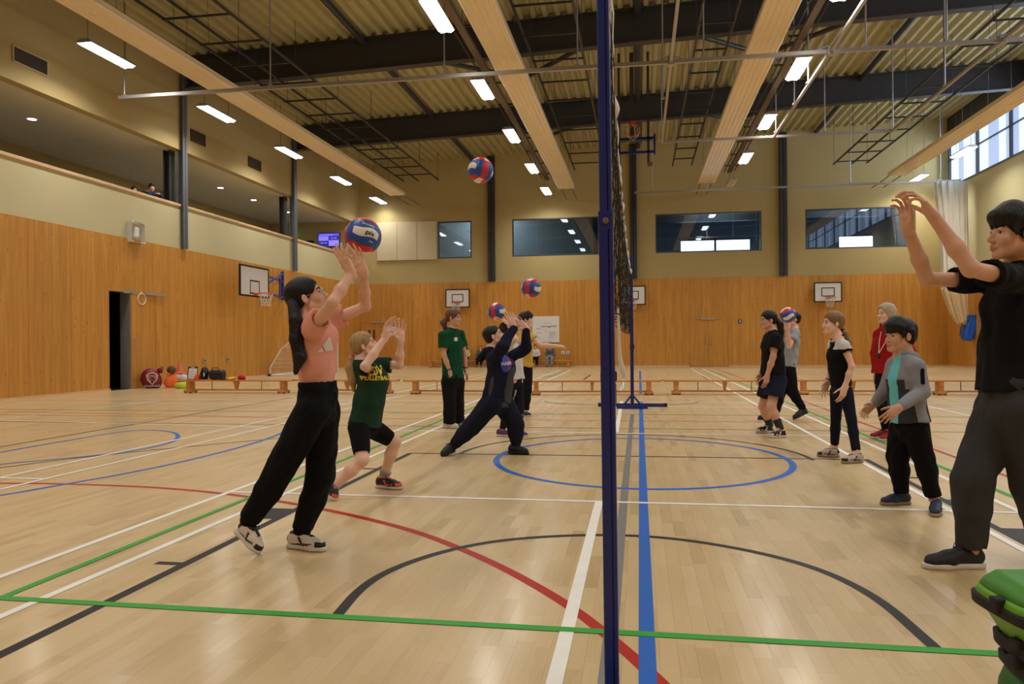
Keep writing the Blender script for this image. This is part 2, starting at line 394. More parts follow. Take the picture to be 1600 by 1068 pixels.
court_line('blue', smooth([(-6.6, 6.4), (-6.62, 8.29), (-6.57, 9.0), (-6.3, 9.2), (-5.8, 8.95), (-5.42, 8.42), (-5.22, 7.92), (-5.25, 7.2), (-6.01, 6.3)]), .05)
court_line('white', [(-3.06, -2), (-3.06, 30)], .045); court_line('white', [(-2.61, -2), (-2.61, 30)], .045)
court_line('white', [(1.99, -2), (1.99, 31)], .045); court_line('white', [(2.41, -2), (2.41, 31)], .045)
court_line('white', [(-3.06, 5.4), (2.41, 5.4)], .045); court_line('white', [(-3.06, 9.42), (2.41, 9.42)], .045)
for yy in (13.3, 14.3, 21.5, 32.6): court_line('white', [(-12, yy), (12, yy)], .045)
court_line('white', [(-.28, -2), (-.285, 5.4)], .055); court_line('white', [(-.285, 9.5), (-.33, 14.4)], .055); court_line('white', [(-.4, 17), (-.5, 27)], .06)
court_line('white', [(-5.34, -1), (-5.36, 30)], .04); court_line('white', [(-4.91, -1), (-4.91, 30)], .04); court_line('white', [(-9.6, 10.15), (-4.9, 9.6)], .04)
court_line('white', [(-5.36, 5.72), (-4.91, 5.72)], .04); court_line('white', [(4.7, -1), (4.7, 30)], .04); court_line('white', [(-9.6, 10), (-9.4, 14)], .04)
court_line('green', [(-2.8, 3.0), (-2.8, 30)], .045); court_line('green', [(2.59, 3.0), (2.59, 30)], .045)
court_line('green', [(-8, 3.03), (6, 2.95)], .05)
court_line('green', [(-12, 11.85), (12, 11.85)], .035)
court_line('black', [(2.07, 6.0), (5.6, 6.0)], .03) if 0 else None

# walls
WALLT = .25
def gap_panels(name, parent, along, a0, a1, fixed, side, z0, z1, step, openings=(), m=M_WALLWOOD):
    """vertical wood panels, each its own object, with recessed joints. along: 'x' or 'y'"""
    a = a0
    while a < a1-.05:
        b = min(a+step, a1); g = .003
        zz = [(z0, z1)]
        for o0, o1, oz in openings:
            if a < o1 and b > o0:
                # split around the opening
                parts = []
                if a < o0-.01: parts.append((a, o0, z0, z1))
                if b > o1+.01: parts.append((o1, b, z0, z1))
                parts.append((max(a, o0), min(b, o1), oz, z1)); break
        else: parts = [(a, b, z0, z1)]
        for p0, p1, q0, q1 in parts:
            if p1-p0 < .02: continue
            mb = MB(); L_ = (p1-p0)/2-g; t = .022
            if along == 'x': mb.cbox(-L_, L_, 0, t, q0, q1, .003)
            else: mb.cbox(0, t, -L_, L_, q0, q1, .003)
            o = mb.build('wood_panel', m, parent)
            c = (p0+p1)/2
            o.location = (c, fixed-(t if side < 0 else 0), 0) if along == 'x' else (fixed-(t if side < 0 else 0), c, 0)
        a = b

# left wall: wood below, parapet, gallery opening, bulkhead above
wl = struct(empty('wall_left', (XL, 15, 0)))
def wpart(w, name, *a, c=0):
    o = box_obj(name, *a, c=c); o.parent = w; fixp(w); return o
DOOR_Y0, DOOR_Y1, DOOR_Z = 16.80, 18.55, 2.42      # leaf pair: the near half stands open
mb = MB()
mb.box(XL-WALLT, XL, YF, DOOR_Y0, 0, WOODZ); mb.box(XL-WALLT, XL, DOOR_Y0+.78, YB, 0, WOODZ); mb.box(XL-WALLT, XL, DOOR_Y0, DOOR_Y0+.78, DOOR_Z, WOODZ)
o = mb.build('backing', M_STEEL, wl); fixp(wl)
wpart(wl, 'parapet', XL-WALLT, XL, YF, 33.1, WOODZ, CAPZ-.02, M_CREAM)
wpart(wl, 'bulkhead', XL-WALLT, XL, YF, 33.1, GALZ, 9.4, M_OCHRE)
wpart(wl, 'pier', XL-1.6, XL, 33.1, YB+.2, WOODZ, 9.4, M_OCHRE)
for y0, y1 in ((YF, 5.4), (5.8, 12.6), (13.0, 19.78), (20.1, 26.88), (27.22, 33.1)):
    o = wpart(wl, 'parapet_cap', XL-WALLT-.04, XL+.045, y0, y1, CAPZ-.02, CAPZ+.055, M_CAP, c=.012)
class _F: pass
tmpw = empty('wood', (0, 0, 0)); 
before = set(bpy.data.objects)
gap_panels('wood', None, 'y', YF, YB, XL, 1, .0, WOODZ, 1.22, [(DOOR_Y0, DOOR_Y0+.78, DOOR_Z)])
for o in set(bpy.data.objects)-before: o.parent = wl; fixp(wl)
bpy.data.objects.remove(tmpw)
# gallery behind the left wall
gal = struct(empty('trim_1', (-15, 15, 3.8)))
for nm, a in (('gallery_floor', (XL-4.0, XL-WALLT, YF, 33.1, 3.6, 3.8, M_STEELL)), ('gallery_rear_wall', (XL-4.2, XL-4.0, YF, 33.1, 3.8, GALZ, M_OCHRE)),
              ('gallery_end_wall', (XL-4.2, XL-WALLT, 33.0, 33.2, 3.8, GALZ, M_OCHRE)), ('gallery_soffit', (XL-4.2, XL-WALLT+.0, YF, 33.1, GALZ, GALZ+.15, M_SOFFIT))):
    o = box_obj(nm, *a); o.parent = gal; fixp(gal)
area_y = [3, 9, 15, 21, 27]
# back wall
wb = struct(empty('wall_back', (0, YB, 0)))
WINS = [(-8.9, -7.36), (-5.52, -1.3), (.72, 5.1), (6.86, 11.15)]
WZ0, WZ1 = 4.87, 6.53
mb = MB()
mb.box(XL-.2, XR+.3, YB, YB+WALLT, 0, WZ0); mb.box(XL-.2, XR+.3, YB, YB+WALLT, WZ1, 10.3)
xs = [XL-.2]+[v for w in WINS for v in w]+[XR+.3]
for i in range(0, len(xs), 2): mb.box(xs[i], xs[i+1], YB, YB+WALLT, WZ0, WZ1)
o = mb.build('plaster', mat('ochre_back_wall', srgb(180, 162, 110), .8, var=.02, vscale=1.5, bump=.03, bscale=100), wb); fixp(wb)
before = set(bpy.data.objects)
DB0, DB1, DBZ = 2.13, 3.70, 1.98
gap_panels('wood', None, 'x', XL, XR, YB, -1, .0, WOODZ, 1.25, [(DB0, DB1, DBZ), (-12.55, -11.6, 2.02)])
for o in set(bpy.data.objects)-before: o.parent = wb; fixp(wb)
# right wall
wr = struct(empty('wall_right', (XR, 15, 0)))
for nm, a in (('plaster', (XR, XR+WALLT, YF, YB, 0, SILLR, M_CREAM)), ('plaster_top', (XR, XR+WALLT, YF, YB, 9.3, 10.4, M_STEEL))):
    o = box_obj(nm, *a); o.parent = wr; fixp(wr)
before = set(bpy.data.objects)
gap_panels('wood', None, 'y', YF, YB-.03, XR, -1, .0, WOODZ, 1.22)
for o in set(bpy.data.objects)-before: o.parent = wr; fixp(wr)
# front wall (behind the camera)
wf = struct(empty('wall_front', (0, YF, 0)))
for nm, a in (('plaster', (XL-.2, XR+.3, YF-WALLT, YF, WOODZ, 10.4, M_OCHRE)), ('wood', (XL-.2, XR+.3, YF-WALLT, YF+.02, 0, WOODZ, M_WALLWOOD))):
    o = box_obj(nm, *a); o.parent = wf; fixp(wf)
# skirting strip at the wall foot
struct(box_obj('baseboard_left', XL+.022, XL+.05, DOOR_Y1, YB-.03, 0, .05, M_CAP)); struct(box_obj('baseboard_left', XL+.022, XL+.05, YF, DOOR_Y0, 0, .05, M_CAP))
struct(box_obj('baseboard_right', XR-.05, XR-.022, YF, YB-.03, 0, .05, M_CAP))
mb = MB(); mb.box(-11.55, DB0-.02, YB-.06, YB-.022, 0, .05); mb.box(DB1+.02, XR-.05, YB-.06, YB-.022, 0, .05); struct(mb.build('baseboard_back', M_CAP))

# doors
def door(name, loc, rz, w, h, leaves=2, handles='pull', open_first=False, glazed=False):
    d = struct(empty(name, loc, rz))
    fr = MB(); fr.box(-.03, 0, -.03, .03, 0, h+.03); fr.box(w, w+.03, -.03, .03, 0, h+.03); fr.box(-.03, w+.03, -.03, .03, h, h+.03); fr.build('door_frame', M_WALLWOOD, d)
    lw = w/leaves
    for i in range(leaves):
        lf = MB()
        if open_first and i == 0:
            Mx = Matrix.Translation((0, 0, 0)) @ Matrix.Rotation(math.radians(88), 4, 'Z'); lf.cbox(.0, lw-.005, -.02, .02, .01, h-.005, .003, M=Mx); lf.build('door_leaf', M_STEELL, d)
        else:
            lf.cbox(i*lw+.004, (i+1)*lw-.004, -.02, .02, .01, h-.005, .003); l = lf.build('door_leaf', M_WALLWOOD, d)
            hx = (i*lw+lw-.1) if i == 0 and leaves > 1 else i*lw+.1
            hb = MB(); hb.tube([(hx, -.03, .95), (hx, -.075, .96), (hx, -.075, 1.24), (hx, -.03, 1.25)], .011, 8); hb.build('door_handle', M_GALV, l)
            kp = MB(); kp.cbox(hx-.03, hx+.03, -.028, -.02, .8, .86, .005); kp.build('lock_plate', M_GALV, l)
            if glazed:
                for k in (.42, .68): g = MB(); g.box(i*lw+lw*k-.05, i*lw+lw*k+.04, -.025, -.018, .35, h-.3); g.build('vision_strip', M_STEEL, l)
    cl = MB(); cl.cbox(lw*.55, lw*1.35, -.07, -.025, h-.0, h+.07, .008); cl.build('door_closer', M_GALV, d)
    return d
door('door_1', (XL+.02, DOOR_Y0+.78+.03, 0), math.radians(90), DOOR_Y1-DOOR_Y0-.78, DOOR_Z-.03, 1)
dd = door('door_2', (DB0, YB-.015, 0), 0, DB1-DB0, DBZ, 2)
door('door_3', (-12.5, YB-.015, 0), 0, .85, 2.0, 1, glazed=True)
# black open doorway: reveal and dark store behind
dw = struct(empty('door_4', (XL, DOOR_Y0, 0)))
mb = MB(); x1 = XL-WALLT
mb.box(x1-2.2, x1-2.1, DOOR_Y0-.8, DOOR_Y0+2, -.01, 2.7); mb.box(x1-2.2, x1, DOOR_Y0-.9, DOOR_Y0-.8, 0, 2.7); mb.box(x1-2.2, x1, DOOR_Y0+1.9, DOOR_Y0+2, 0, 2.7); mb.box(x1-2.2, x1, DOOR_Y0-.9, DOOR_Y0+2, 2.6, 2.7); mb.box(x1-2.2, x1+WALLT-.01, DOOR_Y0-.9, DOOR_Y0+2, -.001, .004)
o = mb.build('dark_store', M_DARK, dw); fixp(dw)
mb = MB(); mb.box(XL-WALLT, XL+.03, DOOR_Y0+.76, DOOR_Y0+.80, 0, DOOR_Z); mb.box(XL-.1, XL+.035, DOOR_Y0+.5, DOOR_Y0+1.15, DOOR_Z-.02, DOOR_Z+.05)
o = mb.build('door_frame', M_GALV, dw); fixp(dw)
mb = MB(); mb.tube([(XL-1.7, DOOR_Y0+.3, 0), (XL-1.7, DOOR_Y0+.3, 1.3), (XL-1.7, DOOR_Y0+.9, 1.3), (XL-1.7, DOOR_Y0+.9, 0)], .03, 6)
tag(mb.build('equipment_rack', M_STEEL), 'dim steel rack just visible inside the black open doorway', 'rack')
wm = MB(); wm.tube([(XL+.05, 18.0+.16*math.cos(a), 2.28+.14*math.sin(a)) for a in np.linspace(0, 2*PI, 24)[:-1]], .012, 6, closed=True); wm.lathe([(.015, 0), (.015, .06)], 8, (XL+.03, 18.0, 2.42))
tag(wm.build('wire_guard', M_WHITE), 'small round wire guard on the wood wall above the left door leaf', 'guard')

# windows of the back wall, rooms behind
glass = bpy.data.materials.new('window_glass'); glass.use_nodes = True
nt = glass.node_tree; nt.nodes.clear(); go = nt.nodes.new('ShaderNodeOutputMaterial'); gm = nt.nodes.new('ShaderNodeMixShader'); gt = nt.nodes.new('ShaderNodeBsdfTransparent'); gt.inputs[0].default_value = (.75, .85, .92, 1)
gg = nt.nodes.new('ShaderNodeBsdfGlossy'); gg.inputs['Roughness'].default_value = .01; gm.inputs[0].default_value = .09
nt.links.new(gt.outputs[0], gm.inputs[1]); nt.links.new(gg.outputs[0], gm.inputs[2]); nt.links.new(gm.outputs[0], go.inputs[0])
M_FRAME = mat('window_frame_grey', srgb(64, 70, 74), .45)
for i, (x0, x1) in enumerate(WINS):
    w = struct(empty('window_%d' % (i+1), (x0, YB, WZ0))); W_ = x1-x0; h = WZ1-WZ0
    f = MB(); t = .05
    for a in ((0, W_, 0, t), (0, W_, h-t, h), (0, t, t, h-t), (W_-t, W_, t, h-t)): f.box(a[0], a[1], .0, .14, a[2], a[3])
    f.build('window_frame', M_FRAME, w)
    n = 1 if W_ < 2 else 4
    for k in range(n):
        g = MB(); g.box(t+(W_-2*t)*k/n+.003, t+(W_-2*t)*(k+1)/n-.003, .06, .07, t, h-t); g.build('pane', glass, w)
rb = struct(empty('trim_2', (0, YB+3, 4)))
M_ROOM = mat('upper_room_paint', srgb(128, 146, 168), .8, var=.03); M_ROOM2 = mat('upper_room_paint_warm', srgb(150, 152, 150), .8, var=.03)
def rpart(nm, *a):
    o = box_obj(nm, *a); o.parent = rb; fixp(rb); return o
rpart('room_floor', XL, XR, YB+WALLT, YB+6.2, 3.8, 3.95, M_STEELL); rpart('room_ceiling', XL, XR, YB+WALLT, YB+6.2, 8.3, 8.4, M_ROOM)
rpart('room_end_left', XL, XL+.1, YB+WALLT, YB+6.2, 3.9, 8.4, M_ROOM2); rpart('room_end_right', XR-.1, XR, YB+WALLT, YB+6.2, 3.9, 8.4, M_ROOM)
rpart('partition', -1.75, -1.6, YB+WALLT, YB+4.5, 3.9, 8.4, M_ROOM)
rpart('near_room_wall', XL, -2.1, YB+2.6, YB+2.75, 3.9, 8.4, M_ROOM2)
rpart('downstand_beam', -1.6, XR, YB+3.0, YB+3.3, 6.62, 8.3, M_STEEL)
RW = [(2.1, 5.45), (9.65, 11.2)]; RZ0, RZ1 = 5.0, 6.15
mb = MB(); y0, y1 = YB+6, YB+6.2; mb.box(XL, XR, y0, y1, 3.9, RZ0); mb.box(XL, XR, y0, y1, RZ1, 8.4); mb.box(XL, RW[0][0], y0, y1, RZ0, RZ1); mb.box(RW[0][1], RW[1][0], y0, y1, RZ0, RZ1); mb.box(RW[1][1], XR, y0, y1, RZ0, RZ1)
o = mb.build('rear_wall', M_ROOM, rb); fixp(rb)
M_DAY = mat('bright_daylight_pane', (1, 1, 1, 1), .5, emit=(.9, .96, 1, 1), estr=3.2)
for a, b in RW:
    rpart('daylit_window', a, b, YB+6.08, YB+6.1, RZ0, RZ1, M_DAY)
    f = MB(); f.box(a, b, YB+5.97, YB+6.02, RZ1-.05, RZ1+.03); f.box((a+b)/2-.05, (a+b)/2+.05, YB+5.97, YB+6.02, RZ0, RZ1) if b-a > 2.5 else None
    o = f.build('daylit_window_frame', M_STEELL, rb); fixp(rb)
for x in (-7, 3.5, 9):
    area_light('upper_room_light', (x, YB+1.6, 8.1), 1.2, .3, 170, (.75, .87, 1))

# acoustic panels beside window 1
for k, (a, b) in enumerate(((-11.75, -10.8), (-10.79, -9.86), (-9.85, -8.95))):
    mb = MB(); mb.cbox(-(b-a)/2, (b-a)/2, -.09, -.003, 4.83, 6.56, .012)
    o = mb.build('acoustic_panel', mat('acoustic_fabric', srgb(204, 190, 158), .9, var=.02, vscale=3, bump=.05, bscale=200)); o.location = ((a+b)/2, YB, 0)
    tag(o, ('cream fabric acoustic panel beside the small dark window, ' + ['leftmost', 'middle', 'rightmost'][k] + ' of three'), 'panel', 'cream acoustic panels by the small window')

# steel columns
def hcol(x, y, z0, z1, w, d, name, label, m, rz=0, k=None):
    mb = MB(); t = .02
    mb.box(-w/2, w/2, -d/2, -d/2+t, z0, z1); mb.box(-w/2, w/2, d/2-t, d/2, z0, z1); mb.box(-t/2, t/2, -d/2, d/2, z0, z1)
    o = mb.build(name, m); o.location = (x, y, 0); o.rotation_euler = (0, 0, rz); o['kind'] = 'structure'
n = 1
for y in (-1.6, 5.6, 12.8, 19.85, 26.9):
    hcol(XL+.03, y, WOODZ, 9.15, .22, .20, 'trim_%d' % (n+2), '', M_STEELL, PI/2); n += 1
    hcol(XL-.36, y-.02, 3.8, GALZ, .26, .2, 'trim_%d' % (n+2), '', M_STEEL, PI/2); n += 1
for x in (-6.44, -.22, 5.96):
    hcol(x, YB-.1, WOODZ, 9.55+.033*x, .30, .2, 'trim_%d' % (n+2), '', M_STEEL); n += 1

# right clerestory: frame, mullions and translucent panes
M_PANE = mat('translucent_daylit_pane', srgb(210, 225, 250), .4, emit=(.58, .73, 1, 1), estr=1.5)
M_PANE2 = mat('translucent_daylit_pane_dim', srgb(190, 205, 230), .4, emit=(.42, .57, .92, 1), estr=1.0)
w5 = struct(empty('window_5', (XR, 15, SILLR)))
def w5p(nm, *a):
    o = box_obj(nm, *a); o.parent = w5; fixp(w5); return o
y = YB; i = 0
while y > YF+1:
    wdt = (.85, .5, .95, .42, .75)[i % 5]
    w5p('pane', XR+.1, XR+.13, y-wdt, y-.02, SILLR, 9.3, (M_PANE, M_PANE2)[i % 2]); y -= wdt; i += 1
y = YB-.1
while y > YF: w5p('mullion', XR+.0, XR+.09, y-.09, y, SILLR, 9.3, M_STEELL); y -= 2.6
w5p('transom', XR+.02, XR+.09, YF, YB, 8.25, 8.29, M_STEELL); w5p('sill', XR-.04, XR+.12, YF, YB, SILLR-.06, SILLR, M_STEELL); w5p('head', XR-.02, XR+.12, YF, YB, 9.24, 9.36, M_STEELL)

# roof deck: corrugated sheets, each bay a sheet run
ce = struct(empty('ceiling', (0, 15, 9.6)))
def deck_sheet(x0, x1, y0, y1):
    p = .32; prof = ((0, 0), (.10, 0), (.155, .11), (.265, .11), (.32, 0)); vs = []; k = 0; x = x0; P = []
    while x < x1-.01:
        for dx, dz in prof[:-1]: P.append((x+dx, deckz(x+dx)+dz))
        x += p
    P.append((x, deckz(x)))
    for a, z in P: vs += [(a, y0, z), (a, y1, z)]
    mb = MB(); mb.add(vs, [(2*i, 2*i+1, 2*i+3, 2*i+2) for i in range(len(P)-1)])
    o = mb.build('deck_sheet', M_DECK, ce); fixp(ce)
    # underside seams
by = [YF-.3, -1.6, 5.6, 12.8, 20.0, 27.1, YB+.3]
for a, b in zip(by[:-1], by[1:]):
    x = XL-.3
    while x < XR+.3: deck_sheet(x, min(x+3.2, XR+.6), a, b); x += 3.2
o = box_obj('roof_insulation', XL-.5, XR+.8, YF-.5, YB+.5, 10.25, 10.4, M_STEEL, ce); fixp(ce)
# portal rafters
def rafter(y, nm):
    mb = MB(); x0, x1 = XL, XR; zt0, zt1 = deckz(x0)-.01, deckz(x1)-.01; hgt = .88; fw = .28
    def slab(w, a, b):
        mb.add([(x0, y-w/2, zt0-b), (x1, y-w/2, zt1-b), (x1, y+w/2, zt1-b), (x0, y+w/2, zt0-b), (x0, y-w/2, zt0-a), (x1, y-w/2, zt1-a), (x1, y+w/2, zt1-a), (x0, y+w/2, zt0-a)],
               [(3, 2, 1, 0), (4, 5, 6, 7), (0, 1, 5, 4), (1, 2, 6, 5), (2, 3, 7, 6), (3, 0, 4, 7)])
    slab(fw, 0, .03); slab(.02, .03, hgt-.03); slab(fw, hgt-.03, hgt)
    o = mb.build(nm, M_STEEL); o['kind'] = 'structure'
for y in by[1:-1]: rafter(y, 'trim_%d' % (n+2)); n += 1
o = box_obj('trim_%d' % (n+2), XL, XR, YB-.16, YB-.0, 9.75-.33-.2, 9.2, M_STEEL); bpy.data.objects.remove(o)
# longitudinal tie tubes and wind bracing between rafters
def tie(pts, r, nm='roof_tie'):
    mb = MB(); mb.tube(pts, r, 8); o = mb.build(nm, M_STEEL); return o
for k, x in enumerate((-7.3, 0.0, 7.3)):
    for a, b in zip(by[1:-1], by[2:]):
        o = tie([(x, a, deckz(x)-.12), (x, min(b, YB), deckz(x)-.12)], .085 if x else .1)
        where = {5.6: 'above the near court', -1.6: 'above the camera end', 12.8: 'in the nearer roof bay', 20.0: 'in the middle roof bay', 27.1: 'in the far roof bay'}[a]
        tag(o, 'dark round roof tie tube %s, %s' % (['on the gallery side', 'on the centre line', 'on the window side'][k], where), 'tie tube', 'dark roof tie tubes')
BR = [((-4.6, 27.1), (-2.9, 21.2)), ((-2.9, 21.2), (-.1, 20.2)), ((3.9, 20.2), (.2, 20.2+.0))]
def brace(p, q, label):
    mb = MB(); mb.tube([(p[0], p[1], deckz(p[0])-.2), (q[0], q[1], deckz(q[0])-.2)], .07, 8); tag(mb.build('roof_brace', M_STEEL), label, 'brace', 'diagonal roof braces')
for a, b, w in ((12.8, 20.0, 'in the nearer roof bay'), (20.0, 27.1, 'in the middle roof bay'), (27.1, 33.5, 'in the far roof bay')):
    m_ = (a+b)/2
    brace((-7.3, a+.1), (-3.6, m_ if w[-8:] else m_), 'dark diagonal roof brace %s, left outer one' % w)
    brace((-3.9, m_+.6), (0, a+.1), 'dark diagonal roof brace %s, left inner one' % w)
    brace((0, a+.1), (4.2, m_+.6), 'dark diagonal roof brace %s, right inner one' % w)
    brace((3.8, m_), (7.3, a+.1), 'dark diagonal roof brace %s, right outer one' % w)
# ------------------------------------------------------------------ lamps
def fixp_(p):
    for c in p.children:
        if c.name.startswith('track_junction'): c.matrix_parent_inverse = Matrix.Translation(-Vector(p.location))
def ordinal(i): return ['nearest', 'second nearest', 'middle', 'second farthest', 'farthest'][i]
def lamp_fitting(lit=True, wire=1.4):
    r = empty('ceiling_lamp')
    b = MB(); hs = .17; L2 = .72
    prof = [(-hs, 0.0), (-hs, .03), (-.09, .085), (.09, .085), (hs, .03), (hs, 0.0)]
    vs = [(x, s*L2, z) for s in (-1, 1) for x, z in prof]; k = len(prof)
    b.add(vs, [(i, i+1, i+1+k, i+k) for i in range(k-1)]+[tuple(range(k-1, -1, -1)), tuple(range(k, 2*k))]); b.build('lamp_housing', M_GALV, r)
    d = MB(); prof = [(-hs+.008, 0), (-.10, -.045), (0, -.03), (.10, -.045), (hs-.008, 0)]; k = 5
    vs = [(x, s*(L2-.01), z) for s in (-1, 1) for x, z in prof]
    d.add(vs, [(i, i+k, i+1+k, i+1) for i in range(k-1)]+[tuple(range(k)), tuple(range(2*k-1, k-1, -1))]); d.build('diffuser', M_LAMP if lit else M_LAMPOFF, r)
    w = MB()
    for s in (-1, 1): w.tube([(0, s*.6, .08), (0, s*.6, wire)], .006, 5); 
    w.build('suspension_wire', M_STEEL, r)
    return r
_lit = lamp_fitting(True); _first = True; _lit2 = lamp_fitting(True, .5); _first2 = True
for i, lx in enumerate(LIGHT_X):
    row = ['along the gallery wall', 'left of the net', 'right of the net', 'along the right wall'][i]
    for j, ly in enumerate(LIGHT_Y):
        if i == 3 and j < 3: continue
        off = (i == 2 and j == 4)
        if off: o = lamp_fitting(False, .5)
        elif i in (1, 2): o = _lit2 if _first2 else copy_tree(_lit2); _first2 = False
        elif _first: o = _lit; _first = False
        else: o = copy_tree(_lit)
        o.location = (lx, ly+LIGHT_DY[i], LIGHT_Z)
        tag(o, ('unlit fluorescent lamp fitting at the far end of the row %s' if off else 'bright fluorescent lamp fitting %s, '+ordinal(j)+' of the row') % row if off else 'bright fluorescent lamp fitting %s, %s in its row' % (row, ordinal(j)), 'lamp', 'hanging fluorescent lamps')
o = copy_tree(_lit2); o.location = (3.68, 10.6, LIGHT_Z); tag(o, 'bright fluorescent lamp fitting right of the net, cut by the top picture edge', 'lamp', 'hanging fluorescent lamps')
# lighting trunking above the two middle rows
for x, w in ((-3.8, 'left of the net'), (3.68, 'right of the net')):
    r = empty('lighting_trunking', (x, 8, 8.0), 0, 'long grey brown trunking run above the lamp row %s' % w, 'trunking', 'trunking runs')
    m = MB(); m.cbox(-.08, .08, 0, 24.6, -.05, .05, .01); m.build('channel', M_TRUNK, r)
    m = MB(); m.tube([(-.2, 0, .0), (-.2, 24.6, 0)], .02, 6); m.build('conduit', M_STEEL, r)
    m = MB(); m.tube([(.22, 0, .05), (.22, 24.6, .05)], .02, 6); m.build('conduit', M_STEEL, r)
    for k in range(13):
        m = MB(); m.bar((-.26, 1+k*1.9, .07), (.26, 1+k*1.9, .07), .04); m.bar((0, 1+k*1.9, .07), (0, 1+k*1.9, 1.5), .012); m.build('bracket', M_STEEL, r)
# radiant heating panels
for i, (x, w) in enumerate(((-9.95, 'in front of the gallery'), (-2.86, 'left of the net'), (2.64, 'right of the net'), (9.65, 'along the window side'))):
    r = empty('radiant_panel', (x, 2.0, 7.3), 0, 'long cream ribbed radiant heating panel hung %s' % w, 'heating panel', 'hung radiant heating panels')
    ln = 29.2; P = [(-.33, .10), (-.33, -.01), (-.31, -.03)]
    for k in range(5):
        c = -.24+k*.12; P += [(c-.035, -.03), (c-.02, -.012), (c+.02, -.012), (c+.035, -.03)]
    P += [(.31, -.03), (.33, -.01), (.33, .10)]
    sect = []; y = 0
    while y < ln-.1:
        y2 = min(y+4.86, ln); vs = [(a, yy, z) for yy in (y, y2-.006) for a, z in P]; k = len(P); m = MB()
        m.add(vs, [(q, q+k, q+k+1, q+1) for q in range(k-1)]+[(0, k-1, 2*k-1, k)]+[tuple(range(k)), tuple(range(2*k-1, k-1, -1))])
        m.build('panel_section', M_PANEL, r); y = y2
    for s in (-.22, .22):
        m = MB(); m.tube([(s, ln-.05, .03), (s, ln+.9, .0), (s, ln+2.35, .0)], .018, 6); m.build('heating_pipe', M_TRUNK, r)
    m = MB()
    for y in np.arange(1.5, ln, 3.2):
        for s in (-.3, .3): m.tube([(s, y, .08), (s*.8, y, deckz(x)-7.36)], .005, 4)
    m.build('suspension_wire', M_STEEL, r)
# vents on the bulkhead
for k, (y0, y1) in enumerate(((13.94, 14.89), (20.3, 21.05), (23.6, 24.45))):
    r = empty('wall_vent', (XL+.005, (y0+y1)/2, 7.11), 0, 'dark brown louvred vent high on the gallery bulkhead, %s of three' % ['nearest', 'middle', 'farthest'][k], 'vent', 'bulkhead vents')
    w = (y1-y0)/2; m = MB()
    for a in ((-w, w, -.17, -.15), (-w, w, .15, .17), (-w, -w+.02, -.15, .15), (w-.02, w, -.15, .15)): m.box(0, .03, *a)
    m.build('vent_frame', M_CREAM if k == 0 else M_VENT, r)
    m = MB(); m.box(0, .008, -w+.02, w-.02, -.15, .15); m.build('vent_back', M_VENT, r)
    for q in range(9):
        m = MB(); z = -.135+q*.033; m.add([(.008, -w+.02, z), (.026, -w+.02, z-.012), (.026, w-.02, z-.012), (.008, w-.02, z), (.008, -w+.02, z+.004), (.028, -w+.02, z-.008), (.028, w-.02, z-.008), (.008, w-.02, z+.004)], [(0, 1, 2, 3), (7, 6, 5, 4), (1, 5, 6, 2), (0, 3, 7, 4), (0, 4, 5, 1), (3, 2, 6, 7)]); m.build('louvre', M_VENT, r)
# gallery downlights, screen, exit sign, far door
for k, y in enumerate((16.4, 22.0, 24.85, 27.2, 30)):
    r = empty('downlight', (XL-1.7, y, GALZ-.002), 0, 'small round downlight in the gallery soffit, %s' % ['nearest, above the spectators', 'second from the near end', 'middle one', 'second from the far end', 'farthest'][k], 'downlight', 'gallery downlights')
    m = MB(); m.lathe([(.13, 0), (.13, -.012), (.10, -.012)], 20); m.build('bezel', M_WHITE, r)
    m = MB(); m.lathe([(.098, -.006), (.098, -.014)], 20); m.build('lens', M_LAMP, r)
    l = bpy.data.lights.new('downlight_lamp', 'AREA'); l.shape = 'DISK'; l.size = .2; l.energy = 24; l.color = (1, .93, .8); q = bpy.data.objects.new('downlight_lamp', l); COL.objects.link(q); q.location = (XL-1.7, y, GALZ-.04)
r = empty('screen', (-13.75, 32.95, 5.75), 0, 'lit blue information screen on the gallery end wall', 'screen')
m = MB(); m.cbox(-.52, .52, -.06, 0, -.32, .32, .01); m.build('casing', M_BLACK, r)
M_SCR = mat('screen_violet', srgb(90, 70, 230), .4, emit=srgb(96, 84, 240), estr=.9); M_SCR2 = mat('screen_navy', srgb(30, 20, 110), .4, emit=srgb(36, 24, 130), estr=.7); M_SCR3 = mat('screen_lilac', srgb(150, 140, 255), .4, emit=srgb(140, 128, 250), estr=.95)
m = MB(); m.box(-.49, .49, -.065, -.06, -.29, .29); m.build('display', M_SCR, r)
for a, mm in (((.0, .47, .0, .16), M_SCR2), ((-.47, -.01, -.27, -.05), M_SCR2), ((-.47, -.02, -.03, .16), M_SCR3), ((.01, .47, -.27, -.03), M_SCR3), ((-.4, .2, .2, .24), M_SCR3)):
    m = MB(); m.box(a[0], a[1], -.069, -.065, a[2], a[3]); m.build('display_tile', mm, r)
for (x, z, s, n_) in ((.24, .08, .06, 6), (-.24, -.13, .08, 7)):
    m = MB()
    for q in range(n_): m.box(x-.18+q*.055, x-.18+q*.055+.03, -.073, -.069, z-.02-.02*(q % 3), z+.02+.015*(q % 2))
    m.build('display_text', M_SCR3, r)
r = empty('exit_sign', (-15.4, 32.9, 6.02), 0, 'small green lit exit sign at the back of the gallery', 'exit sign')
m = MB(); m.cbox(-.14, .14, -.05, 0, -.09, .09, .006); m.build('sign_box', mat('exit_green', srgb(30, 150, 70), .4, emit=srgb(40, 200, 90), estr=1.2), r)
m = MB(); m.box(-.08, -.02, -.055, -.05, -.05, .05); m.bar((0, -.053, 0), (.1, -.053, 0), .02, .01); m.build('pictogram', M_WHITE, r)
r = empty('gallery_door', (-14.95, 32.98, 3.8), 0, 'dark door with a lit notice at the far end of the gallery', 'door')
